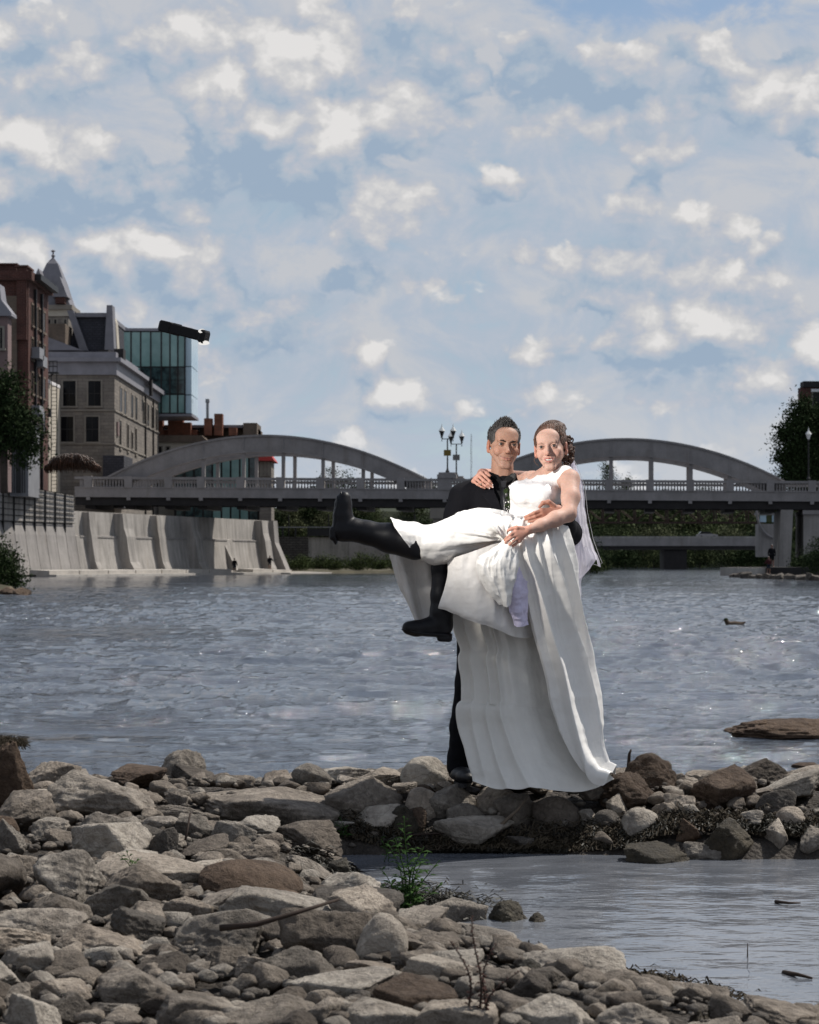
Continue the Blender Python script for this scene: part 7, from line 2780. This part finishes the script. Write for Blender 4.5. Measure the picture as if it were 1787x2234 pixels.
# turned-over facing of the skirt under the hand
rows = [[(1098, 1186, 9.475), (1104, 1182, 9.46), (1112, 1184, 9.455), (1122, 1190, 9.47)],
        [(1062, 1208, 9.46), (1082, 1206, 9.435), (1104, 1206, 9.43), (1126, 1212, 9.455)],
        [(1044, 1222, 9.47), (1070, 1230, 9.43), (1098, 1234, 9.42), (1130, 1238, 9.45)],
        [(1048, 1250, 9.48), (1074, 1260, 9.435), (1098, 1264, 9.425), (1124, 1262, 9.46)],
        [(1064, 1282, 9.49), (1084, 1290, 9.45), (1102, 1292, 9.45), (1116, 1288, 9.48)],
        [(1090, 1312, 9.50), (1099, 1318, 9.48), (1105, 1321, 9.48), (1110, 1316, 9.50)]]
A = sheet(rows, 70, 90, [fold_n(2.6, 1.8, .022, 51, True), crease(9, .006, 52), crease(30, .0012, 53)])
DI(sheet_obj('turned_facing', A, M['satin'], None, dress))
# lavender tulle underskirt peeping out
rows = [[(1118, 1225, 9.50), (1128, 1222, 9.485), (1142, 1228, 9.52)],
        [(1110, 1275, 9.50), (1128, 1278, 9.47), (1148, 1282, 9.52)],
        [(1110, 1320, 9.52), (1130, 1325, 9.50), (1150, 1322, 9.54)],
        [(1124, 1362, 9.56), (1136, 1365, 9.54), (1150, 1362, 9.56)]]
A = sheet(rows, 50, 60, [crease(14, .014, 61), crease(40, .003, 62)])
DI(sheet_obj('underskirt', A, M['tulle'], None, dress))

# the long train: inside of the back skirt falling to the rocks
zt = [1335, 1374, 1415, 1440, 1490, 1538, 1548, 1590, 1650, 1690, 1716]
L_ = [(984, 9.90), (991, 9.90), (1006, 9.90), (1002, 9.90), (1010, 9.90), (1011, 9.88), (1001, 9.86), (1006, 9.86), (1021, 9.82), (1030, 9.79), (1034, 9.76)]
Rr = [(1190, 9.86), (1196, 9.86), (1205, 9.84), (1208, 9.84), (1216, 9.84), (1226, 9.84), (1230, 9.84), (1246, 9.82), (1280, 9.79), (1312, 9.76), (1338, 9.74)]
rows = []
for y, (xl_, dl), (xr_, dr) in zip(zt, L_, Rr):
    r_ = []
    n = 9
    for k in range(n):
        t = k / (n - 1)
        bulge = -.10 * math.sin(math.pi * t) * (1 if y < 1600 else 1.0 + .4 * (y - 1600) / 110)
        yy = y + (0 if y < 1650 else (10 * math.sin(math.pi * t) - (10 if k == 0 else 0) - (14 if k == n - 1 else 0)))
        r_.append((xl_ + (xr_ - xl_) * t, yy, dl + (dr - dl) * t + bulge))
    rows.append(r_)


def train_folds(u, v, A):
    """a few deep pleats from the left that die out towards the smooth right half"""
    h = 0
    for (c0, c1, w, a) in ((.06, .02, .045, .050), (.22, .10, .040, .060), (.33, .26, .022, .040), (.44, .40, .024, .045), (.54, .48, .05, .03), (.74, .62, .08, .02)):
        c = c0 + (c1 - c0) * v + .012 * np.sin(v * 5 + c0 * 20)
        d = (u - c) / (w * (1 + .6 * v))
        h = h + a * np.exp(-np.abs(d) ** 1.5) * (1 - .45 * v)
    return h


def foot_curl(u, v, A):
    q = np.stack([u * 8, v * 3, u * 0 + 5], -1).reshape(-1, 3)
    return .03 * smooth01((v - .82) / .18) * fbm(q, 2, 81).reshape(u.shape)


A = sheet(rows, 260, 220, [train_folds, foot_curl, fold_n(4, .8, .014, 83), fold_n(7, 1.0, .006, 86), crease(7, .005, 82), crease(20, .0010, 84)])
DI(sheet_obj('train', A, M['train'], None, dress))
# outer satin skirt on the right: folds from the waist and hand sweeping down to the rocks, wrapping round behind
zt = [1138, 1168, 1200, 1245, 1310, 1380, 1460, 1550, 1630, 1680, 1692]
E0 = [(1128, 9.62), (1114, 9.54), (1118, 9.50), (1130, 9.53), (1148, 9.58), (1165, 9.62), (1188, 9.66), (1208, 9.68), (1243, 9.68), (1290, 9.68), (1318, 9.67)]
E1 = [(1221, 9.72), (1226, 9.71), (1232, 9.70), (1243, 9.72), (1253, 9.76), (1260, 9.80), (1278, 9.82), (1296, 9.82), (1303, 9.80), (1310, 9.76), (1342, 9.73)]
rows = []
for y, (xl_, dl), (xr_, dr) in zip(zt, E0, E1):
    r_ = []
    for k in range(8):
        t = k / 7
        bulge = -.085 * math.sin(math.pi * min(1, t * 1.0))
        r_.append((xl_ + (xr_ - xl_) * (1 - (1 - t) ** 1.25), y, dl + (dr - dl) * t + bulge))
    for (dx, dd_) in ((-4, .10), (-22, .20), (-60, .27)):
        if y > 1670:
            dx = dx * .4
        r_.append((xr_ + dx, y, dr + dd_))
    rows.append(r_)


def skirt_folds(u, v, A):
    h = 0
    for (c0, c1, w, a, v0, v1) in ((.03, .06, .05, .030, 0, 1.3), (.14, .24, .040, .050, 0, 1.25), (.25, .34, .022, .030, 0, .45), (.33, .52, .045, .060, 0, 1.25), (.44, .46, .022, .045, .0, .34), (.52, .72, .035, .050, .02, .95), (.60, .60, .020, .035, .04, .30), (.70, .84, .03, .035, .0, .60)):
        c = c0 + (c1 - c0) * smooth01(v / .75) + .008 * np.sin(v * 6 + c0 * 31)
        env = smooth01((v - v0 + .06) / .10) * (1 - smooth01((v - v1 + .35) / .35))
        d = (u - c) / (w * (1 + .6 * v))
        h = h + a * np.exp(-np.abs(d) ** 1.4) * env
    return h * (0.55 + .45 * smooth01(v / .15))


A = sheet(rows, 300, 280, [skirt_folds, fold_n(4, 1.4, .016, 91), fold_n(13, 1.6, .012, 94, True, mask=lambda u, v: .35 + .65 * (1 - smooth01(v / .6))), crease(6, .007, 92), crease(18, .0014, 93)])
DI(sheet_obj('skirt_panel', A, M['satin'], None, dress))
# puckered waist under the hand
adopt(dress, bride)

# ---- veil
rows = [[(1226, 990, 9.86), (1232, 986, 9.88), (1240, 988, 9.90), (1246, 994, 9.90)],
        [(1226, 1012, 9.88), (1238, 1008, 9.90), (1250, 1010, 9.92), (1260, 1020, 9.91)],
        [(1228, 1050, 9.92), (1245, 1050, 9.90), (1260, 1055, 9.93), (1275, 1062, 9.91)],
        [(1228, 1100, 9.95), (1248, 1105, 9.90), (1264, 1110, 9.95), (1281, 1118, 9.92)],
        [(1228, 1155, 9.97), (1250, 1160, 9.91), (1270, 1165, 9.97), (1293, 1175, 9.93)],
        [(1229, 1195, 9.98), (1252, 1198, 9.93), (1276, 1205, 9.98), (1306, 1212, 9.94)],
        [(1229, 1220, 9.98), (1254, 1224, 9.94), (1280, 1226, 9.99), (1313, 1228, 9.94)]]
A = sheet(rows, 110, 120, [fold_n(7, 1.2, .022, 101), crease(14, .006, 102)])
k = np.linspace(0, 1, A.shape[1])
A[-10:, :, 2] += (np.linspace(0, 1, 10)[:, None] * .020 * np.sin(k * 17)[None, :])
v1_ = sheet_obj('veil', A, M['veil'], None, bride)
v1_.data.materials[0] = M['veil']
rows = [[(1222, 1020, 9.95), (1238, 1018, 9.96), (1252, 1022, 9.97)],
        [(1222, 1150, 9.99), (1244, 1150, 9.96), (1266, 1152, 10.0)],
        [(1222, 1260, 9.97), (1245, 1262, 9.93), (1268, 1262, 9.99)],
        [(1226, 1340, 9.97), (1248, 1342, 9.93), (1268, 1345, 9.99)],
        [(1232, 1430, 9.99), (1252, 1432, 9.95), (1266, 1430, 9.99)]]
A = sheet(rows, 80, 120, [fold_n(6, 1.2, .020, 111), crease(14, .005, 112)])
sheet_obj('veil_layer', A, M['veil'], None, bride)
rows = [[(1240, 1190, 9.92), (1268, 1192, 9.90), (1290, 1196, 9.92)],
        [(1245, 1225, 9.92), (1272, 1232, 9.90), (1300, 1222, 9.92)],
        [(1252, 1252, 9.93), (1262, 1262, 9.92), (1274, 1252, 9.93)]]
A = sheet(rows, 50, 50, [fold_n(5, 1.2, .018, 121)])
sheet_obj('veil_layer', A, M['veil'], None, bride)
# edging of the veil
pts = [P(1246, 992, 9.90), P(1261, 1020, 9.91), P(1276, 1062, 9.91), P(1282, 1118, 9.92), P(1294, 1175, 9.93), P(1307, 1212, 9.94), P(1314, 1228, 9.94), P(1306, 1234, 9.94), P(1290, 1229, 9.96), P(1278, 1226, 9.98)]
adopt(MB().tube(pts, .0011, 5).build('veil_edging', M['pearl'], None, smooth=True), bride)

# ------------------------------------------------------------------ the off-camera flash hanging at the left, and what is left of the helper's hair
fl = empty('camera_flash', P(402, 727, 8.5), 'black flash unit with lit white head floating before the glass building', 'camera flash')
aim = (P(1130, 1090, 9.65) - P(445, 733, 8.5)).normalized()
ax = (P(446, 735, 8.47) - P(358, 712, 8.53)).normalized()


def axmat(at, z):
    return Matrix.Translation(at) @ z.to_track_quat('Z', 'Y').to_matrix().to_4x4()


def rrect(w, h, r, n=4):
    out = []
    for sx, sy, a0 in ((1, 1, 0), (-1, 1, 90), (-1, -1, 180), (1, -1, 270)):
        for k in range(n + 1):
            a = R(a0 + 90 * k / n)
            out.append((sx * (w - r) + r * math.cos(a), sy * (h - r) + r * math.sin(a)))
    return out


M['flash_black'] = plain('black_plastic', (0.008, 0.008, 0.009), 0.55, 0.2, 30, spec=0.2)


def lamp_on(nt):
    em = nt.new('ShaderNodeEmission')
    em.inputs[0].default_value = (1, 0.97, 0.93, 1)
    em.inputs[1].default_value = 0.85
    nt.l.new(em.outputs[0], nt.out.inputs[0])


M['flash_lit'] = material('flash_lit', lamp_on)
P0, P1_ = P(354, 711, 8.53), P(440, 734, 8.47)
Mx = axmat(P0, ax)
Ld = (P1_ - P0).length


def box_loft(spec):
    mb = MB()
    mb.loft([[Mx @ Vector((x, y, z)) for x, y in rrect(w, h, r)] for z, w, h, r in spec])
    return mb


adopt(box_loft([(-.008, .020, .019, .006), (0, .026, .024, .006), (.045, .027, .025, .006), (.050, .0235, .022, .005), (Ld - .005, .024, .022, .006)]).build('battery_body', M['flash_black'], None, smooth=False), fl)
adopt(box_loft([(Ld - .004, .027, .025, .010), (Ld + .006, .031, .029, .012), (Ld + .020, .031, .029, .012), (Ld + .026, .024, .022, .010)]).build('flash_head', M['flash_black'], None, smooth=False), fl)
adopt(box_loft([(.055, .012, .0255, .003), (.085, .012, .0255, .003)]).build('control_panel', M['girder'], None), fl)
hc = Mx @ Vector((0, 0, Ld + .008))
dn = (Vector((.1, -.25, -1))).normalized()
mb = MB()
mb.lathe([(.016, 0), (.019, .004), (.019, .007), (.012, .009)], 18, axmat(hc + dn * .024, dn) @ Matrix.Scale(1.25, 4, (1, 0, 0)))
adopt(mb.build('lower_reflector', M['flash_lit'], None, smooth=True), fl)
mb = MB()
mb.lathe([(.012, 0), (.014, .004), (.008, .006)], 14, axmat(hc + Vector((-.006, -.020, .020)), Vector((-.1, -.7, .8)).normalized()))
adopt(mb.build('upper_reflector', M['flash_lit'], None, smooth=True), fl)
sp = bpy.data.lights.new('flash_light', 'SPOT')
sp.energy = 260.0
sp.color = (1.0, 0.95, 0.88)
sp.spot_size = R(46)
sp.spot_blend = 1.0
sp.shadow_soft_size = 0.06
so = bpy.data.objects.new('flash_light', sp)
C.objects.link(so)
so.location = hc + aim * .06 + Vector((0, -.02, -.05))
so.rotation_euler = (-(P(1130, 1060, 9.65) - so.location)).to_track_quat('Z', 'Y').to_euler()
adopt(so, fl)

M['hair_tuft'] = hair_mat('russet_hair', (0.012, 0.006, 0.004), (0.10, 0.045, 0.024))
tf = MB()
rr = random.Random(4)
TDp = 8.5
for i in range(1500):
    a = rr.uniform(-1, 1)
    cx_ = 158 + 52 * a
    top = 1008 - 20 * math.sqrt(max(0, 1 - a * a)) * rr.uniform(.2, 1)
    d = TDp + rr.uniform(-.07, .07) * math.sqrt(max(.05, 1 - a * a))
    dx = rr.uniform(-7, 9) + 8 * a
    pts = [P(cx_ - dx * .6, top + rr.uniform(-1, 1), d), P(cx_, top + 3 + abs(a) * 6, d - .01), P(cx_ + dx * .5 + 4 * a, top + 12 + rr.uniform(0, 8), d), P(cx_ + dx * .3 + 2 * a, min(1033, top + 20 + rr.uniform(0, 10)), d + .01)]
    tf.tube(pts, [.0008, .0018, .0016, .0004], 3, caps=False)
o = tf.build('hair_tuft', M['hair_tuft'], smooth=True)
tag(o, 'loose tuft of dark russet hair floating before the grid wall', 'hair tuft')

# ------------------------------------------------------------------ people far off
def angler(base, ht, label, shirt, legs, arm, skin=(.2, .12, .09), lean=0.0, seed=1):
    o = empty('person', base, label, 'person', 'people fishing by the bridge')
    s = ht / 1.75
    f = Field(np.array((-.45, -.35, -.02)) * s, np.array((.45, .35, 1.8)) * s, .022 * s)
    f.ell(np.array((lean, 0, 1.63)) * s, np.array((.085, .10, .12)) * s, .03)
    f.cone(np.array((lean * .9, 0, 1.50)) * s, np.array((lean * .8, 0, 1.40)) * s, .06 * s, .07 * s, .04)
    f.ell(np.array((lean * .6, 0, 1.22)) * s, np.array((.19, .13, .27)) * s, .06)
    f.ell(np.array((0, 0, .95)) * s, np.array((.17, .13, .15)) * s, .06)
    for sx in (-1, 1):
        f.chain([np.array((sx * .09, 0, .92)) * s, np.array((sx * .11, -.03, .50)) * s, np.array((sx * .12, .02, .08)) * s], [.09 * s, .065 * s, .045 * s], .04)
        f.cone(np.array((sx * .12, .02, .05)) * s, np.array((sx * .13, -.14, .04)) * s, .045 * s, .04 * s, .03)
        e = arm[0 if sx < 0 else 1]
        f.chain([np.array((sx * .19 + lean * .7, 0, 1.38)) * s, np.array(e[0]) * s, np.array(e[1]) * s], [.06 * s, .05 * s, .04 * s], .03)
    V, F = f.mesh()
    me = np_mesh('body', V, F, M['skin'])
    c = np.tile(np.array(skin), (len(V), 1))
    vcol(me, 'tint', c)
    link('body', me, o)
    for nm, z0, z1, mt, grow in (('shirt', .95, 1.47, shirt, .016), ('trousers', .52, .99, legs, .014)):
        k = (V[:, 2] > z0 * s) & (V[:, 2] < z1 * s)
        Fk = F[k[F].all(1)]
        u, inv = np.unique(Fk, return_inverse=True)
        vn = np.zeros_like(V)
        e1, e2 = V[F[:, 1]] - V[F[:, 0]], V[F[:, 3]] - V[F[:, 0]]
        fn_ = np.cross(e1, e2)
        for j in range(4):
            np.add.at(vn, F[:, j], fn_)
        vn /= np.linalg.norm(vn, axis=1, keepdims=True) + 1e-9
        link(nm, np_mesh(nm, (V + vn * grow)[u], inv.reshape(Fk.shape), mt), o)
    h_ = Field(np.array((-.2, -.2, 1.45)) * s, np.array((.2, .2, 1.85)) * s, .02 * s)
    h_.ell(np.array((lean, .015, 1.66)) * s, np.array((.095, .10, .11)) * s, .02)
    h_.ell(np.array((lean, -.11, 1.60)) * s, np.array((.09, .08, .10)) * s, .02, 's')
    field_obj('hair', h_, M['hair_dark'], o, 0)
    return o


M['red_cloth'] = cloth('dark_red_cloth', (0.05, 0.014, 0.014), .8)
M['blue_cloth'] = cloth('dark_blue_cloth', (0.014, 0.018, 0.028), .8)
s1 = wall_s(446)
v = wpt(s1, 4.0, .24)
a1 = angler(v, 1.72, 'person in black stepping along the pale quay below the river wall', M['suit'], M['blue_cloth'], (((-.26, 0, 1.1), (-.28, -.12, .86)), ((.27, -.05, 1.12), (.34, -.15, .9))), lean=-.04)
v = wpt(wall_s(538), 3.2, .58)
a2 = angler(v, 1.75, 'person in black fishing at the far end of the quay', M['suit'], M['suit'], (((-.25, 0, 1.12), (-.22, -.15, .95)), ((.32, -.05, 1.16), (.52, -.1, 1.12))))
mb = MB().tube([wpt(wall_s(538), 3.2, 1.65) + Vector((.5, -.1, .02)), wpt(wall_s(538), 3.2, 1.75) + Vector((1.4, -.4, .35))], [.02, .008], 5)
rod = mb.build('fishing_rod', M['black_metal'])
tag(rod, 'thin dark fishing rod held at the far end of the quay', 'fishing rod')
a3 = angler(Vector((X(1684, 203.5), 203.5, .95)), 2.35, 'dark silhouetted person standing on the landing at the right pier', M['suit'], M['suit'], (((-.26, 0, 1.1), (-.26, -.12, .9)), ((.26, 0, 1.1), (.22, -.12, .9))))
a4 = angler(Vector((X(1677, 198.0), 198.0, .30)), 1.75, 'person in dark red shirt standing in front of the silhouetted one', M['red_cloth'], M['blue_cloth'], (((-.28, -.05, 1.14), (-.42, -.2, 1.05)), ((.26, 0, 1.1), (.22, -.12, .9))))
mb = MB()
mb.box(X(1652, 199), X(1720, 199), 196.8, 198.9, -.5, .29)
st_ = mb.build('step_block', M['girder'])
tag(st_, 'dark low concrete step in front of the right landing', 'step')

# duck
dk = empty('duck', PG(1600, 1367, 0.0), 'small brown duck swimming on the river to the right of the couple', 'duck')
f = Field((-.3, -.15, -.08), (.3, .15, .34), .009)
f.ell((.03, 0, .045), (.19, .085, .075), .03)
f.cone((.18, 0, .06), (.26, 0, .10), .04, .015, .03)
f.chain([(-.12, 0, .07), (-.15, 0, .12), (-.16, 0, .145)], [.055, .042, .042], .03)
f.cone((-.18, 0, .145), (-.24, 0, .133), .018, .010, .01, flat=((0, 0, 1), .6))
field_obj('body', f, M['brown_rock'], dk, 1)
f = Field((-.3, -.15, .12), (.0, .15, .30), .008)
f.ell((-.16, 0, .150), (.050, .045, .042), .01)
field_obj('head_plumage', f, M['leaf_dark'], dk, 1)

# ------------------------------------------------------------------ weed mats, sticks and plants on the shore
M['weed'] = plain('dried_weed', (0.040, 0.030, 0.018), 0.9, 0.5, 12)
M['weed_wet'] = plain('wet_weed', (0.022, 0.019, 0.012), 0.6, 0.5, 14)
M['twig'] = plain('dead_twig', (0.11, 0.085, 0.062), 0.85, 0.4, 30)
M['twig_dark'] = plain('dark_twig', (0.030, 0.019, 0.014), 0.85, 0.4, 30)
M['dock'] = plain('red_brown_dock', (0.055, 0.020, 0.015), 0.8, 0.4, 30)
M['shoot'] = leaf_mat('fresh_leaves', (0.020, 0.045, 0.012), (0.050, 0.095, 0.025))


def weed_mat(zone, n, L_, seed, mat, zoff=.012):
    r_ = np.random.default_rng(seed)
    x, y = zone(r_, n)
    z = np.maximum(ground_z(x, y), 0.0) + zoff
    q = np.stack([x, y, x * 0], 1)
    z = z + np.maximum(0, .05 * fbm(q * 3.2, 3, seed))
    a = r_.uniform(0, np.pi * 2, n)
    l = L_ * r_.uniform(.4, 1.3, n)
    w = .0022 * r_.uniform(.6, 1.6, n)
    dx, dy = np.cos(a) * l, np.sin(a) * l * .6
    px_, py_ = -np.sin(a) * w, np.cos(a) * w
    lift = r_.uniform(0, .022, n)
    zz = np.zeros(n)
    v0 = np.stack([x - dx - px_, y - dy - py_, z], 1)
    v1 = np.stack([x - dx + px_, y - dy + py_, z + .003], 1)
    v2 = np.stack([x + px_, y + py_, z + lift + .004], 1)
    v3 = np.stack([x - px_, y - py_, z + lift], 1)
    v4 = np.stack([x + dx + px_, y + dy * r_.uniform(-.5, 1.2, n) + py_, z + .002], 1)
    V = np.stack([v0, v1, v2, v3, v4], 1).reshape(-1, 3)
    b = np.arange(n) * 5
    F = [tuple(q) for q in np.stack([b, b + 1, b + 2, b + 3], 1)] + [tuple(q) for q in np.stack([b + 3, b + 2, b + 4], 1)]
    o = link('weed', np_mesh('weed', V, F, M[mat], smooth=False))
    o['kind'] = 'stuff'
    return o


def zone_strip(r_, n):
    x = r_.uniform(-.35, 2.4, n)
    return x, 9.53 + np.abs(r_.normal(0, .06, n)) - .04 * x


def zone_mound(r_, n):
    t = r_.random(n)
    return .33 + .62 * t + r_.normal(0, .06, n), 6.78 - .55 * t + r_.normal(0, .07, n)


def zone_left(r_, n):
    return r_.normal(-.05, .16, n), r_.normal(8.05, .16, n)


weed_mat(zone_strip, 6500, .028, 11, 'weed')
weed_mat(zone_strip, 3500, .03, 12, 'weed_wet')
weed_mat(zone_mound, 3500, .03, 13, 'weed', .03)
weed_mat(zone_left, 2500, .035, 14, 'weed_wet')


def stick(pts, r0, label, mat, name='stick', sub=()):
    o = tag(MB().tube(pts, [r0 * (1 - .6 * t) for t in np.linspace(0, 1, len(pts))], 6).build(name, M[mat], None, smooth=True), label, 'stick')
    return o


def gp(px, py, dz=.02):
    d = ray_ground(px, py)
    v = P(px, py, d)
    v.z = max(gz(v.x, v.y), 0) + dz
    return v


stick([gp(1080, 1838, .05), gp(1105, 1826, .07), gp(1130, 1812, .10), gp(1150, 1803, .13)], .011, 'pale dead stick lying across the weed strip', 'twig')
stick([gp(880, 1842, .03), gp(960, 1842, .04), gp(1080, 1838, .05)], .006, 'thin straight twig lying along the weed strip', 'twig_dark')
b_ = P(1370, 1655, 12.0)
stick([b_ + Vector((0, 0, -.1)), P(1373, 1645, 12.0), P(1377, 1635, 12.0)], .014, 'short dark stick standing up from the rocks at the river', 'twig_dark')
stick([gp(480, 2158, .16), gp(560, 2160, .17), gp(650, 2148, .19), gp(740, 2136, .21)], .010, 'brown driftwood branch lying among the rocks near the bottom', 'twig_dark', 'driftwood')
stick([PG(1692, 1967, .006), PG(1722, 1970, .012), PG(1746, 1970, .006)], .008, 'small dark twig floating on the pool', 'twig_dark')
stick([PG(1710, 2122, .004), PG(1740, 2126, .012), PG(1772, 2134, .006)], .010, 'dark twig floating low on the pool near the right edge', 'twig_dark')
stick([PG(1631, 2095, -.02), P(1631, 2075, 6.97), P(1631, 2058, 6.97)], .003, 'thin reed stem standing in the pool', 'twig_dark', 'reed')
stick([gp(405, 1905, .12), gp(415, 1895, .20), gp(421, 1882, .19)], .005, 'dark twig poking up from the broad flat pale slab', 'twig_dark')


def leafy_plant(base, stems, label, mat, seed, leafL=.07, stemr=.004):
    o = empty('plant', base, label, 'plant')
    r_ = random.Random(seed)
    for (dx, dy, h) in stems:
        pts = [Vector((dx * t * t + .012 * math.sin(5 * t + dx * 30), dy * t, h * t)) for t in np.linspace(0, 1, 7)]
        pts = [p + Vector((dx * .3, dy * .3, 0)) for p in pts]
        st = MB().tube(pts, [stemr * (1 - .7 * t) for t in np.linspace(0, 1, 7)], 5).build('stem', M['twig_dark'] if mat == 'dock' else M[mat], o, smooth=True)
        lf = MB()
        n = int(h / .0125) if mat != 'dock' else int(h / .006)
        for k in range(n):
            t = .12 + .88 * k / n
            p = pts[0].lerp(pts[-1], t)
            i = min(int(t * 6), 5)
            p = pts[i].lerp(pts[i + 1], t * 6 - i)
            a = k * 2.4 + r_.uniform(-.4, .4)
            L_ = leafL * r_.uniform(.6, 1.15) * (1.15 - .65 * t)
            d = Vector((math.cos(a), math.sin(a), r_.uniform(.15, .8))).normalized()
            s_ = d.cross(Vector((0, 0, 1))).normalized() * L_ * (.13 if mat != 'dock' else .4)
            dr = Vector((0, 0, -L_ * .22))
            lf.add([p, p + d * L_ * .45 + s_, p + d * L_ + dr, p + d * L_ * .45 - s_, p + d * L_ * .5 + Vector((0, 0, .004))], [(0, 1, 4), (1, 2, 4), (2, 3, 4), (3, 0, 4)])
        lf.build('foliage', M[mat], o)['kind'] = 'stuff'
    return o


bp = gp(888, 2002, -.02)
leafy_plant(bp, [(.0, 0, .42), (-.05, .02, .30), (.05, .0, .30), (.09, .03, .24), (-.09, -.02, .22), (.03, -.05, .26), (-.03, -.04, .34), (.10, -.03, .16), (-.10, .03, .15), (.06, .05, .27), (-.06, -.06, .18)], 'leafy green willowherb plant growing between rocks at the pool edge', 'shoot', 3, .085)
leafy_plant(gp(1040, 2236, 0), [(.0, 0, .26), (-.045, 0, .20), (.04, .02, .19), (.075, .0, .13)], 'dry reddish dock stalks standing at the bottom edge', 'dock', 5, .014, .0035)
leafy_plant(gp(285, 1925, .02), [(.0, 0, .09), (-.03, 0, .08), (.03, .02, .06), (.015, -.02, .07)], 'small tuft of green grass in a rock gap on the left', 'shoot', 7, .05, .002)
leafy_plant(gp(748, 1838, .02), [(.0, 0, .10), (-.03, 0, .08), (.03, .02, .06)], 'small green sprig by the weed strip', 'shoot', 8, .04, .002)
leafy_plant(gp(838, 1890, .02), [(.0, 0, .12), (.03, .02, .10)], 'slim green shoot left of the leafy plant', 'shoot', 9, .05, .002)
# blue bottle cap among the rocks
cp = MB()
c_ = P(340, 1923, ray_ground(340, 1923) - .03)
cp.lathe([(.014, 0), (.0155, .004), (.0155, .011), (.012, .0125)], 16, Matrix.Translation(c_) @ Matrix.Rotation(.5, 4, 'X'))
M['blue_plastic'] = plain('blue_plastic', (0.04, 0.16, 0.34), .4, .1, 20)
tag(cp.build('bottle_cap', M['blue_plastic']), 'tiny blue bottle cap lying among the rocks on the left', 'bottle cap')
# shaggy grass on the tall brown boulder
sg = MB()
rr = random.Random(8)
for i in range(420):
    p = P(rr.uniform(-12, 58), 1612 + rr.uniform(-6, 14), 9.9 + rr.uniform(-.15, .15))
    p.z = min(p.z, P(0, 1606 + abs(p.x - P(15, 0, 9.9).x) * 60, 9.9).z)
    d = Vector((rr.uniform(-.5, 1), rr.uniform(-.4, .4), rr.uniform(-.2, .7))).normalized() * rr.uniform(.03, .07)
    sg.tube([p - d * .5, p, p + d * .6 + Vector((0, 0, -.012))], [.0016, .0016, .0004], 3, caps=False)
tag(sg.build('dry_grass', M['weed'], None), kind='stuff')
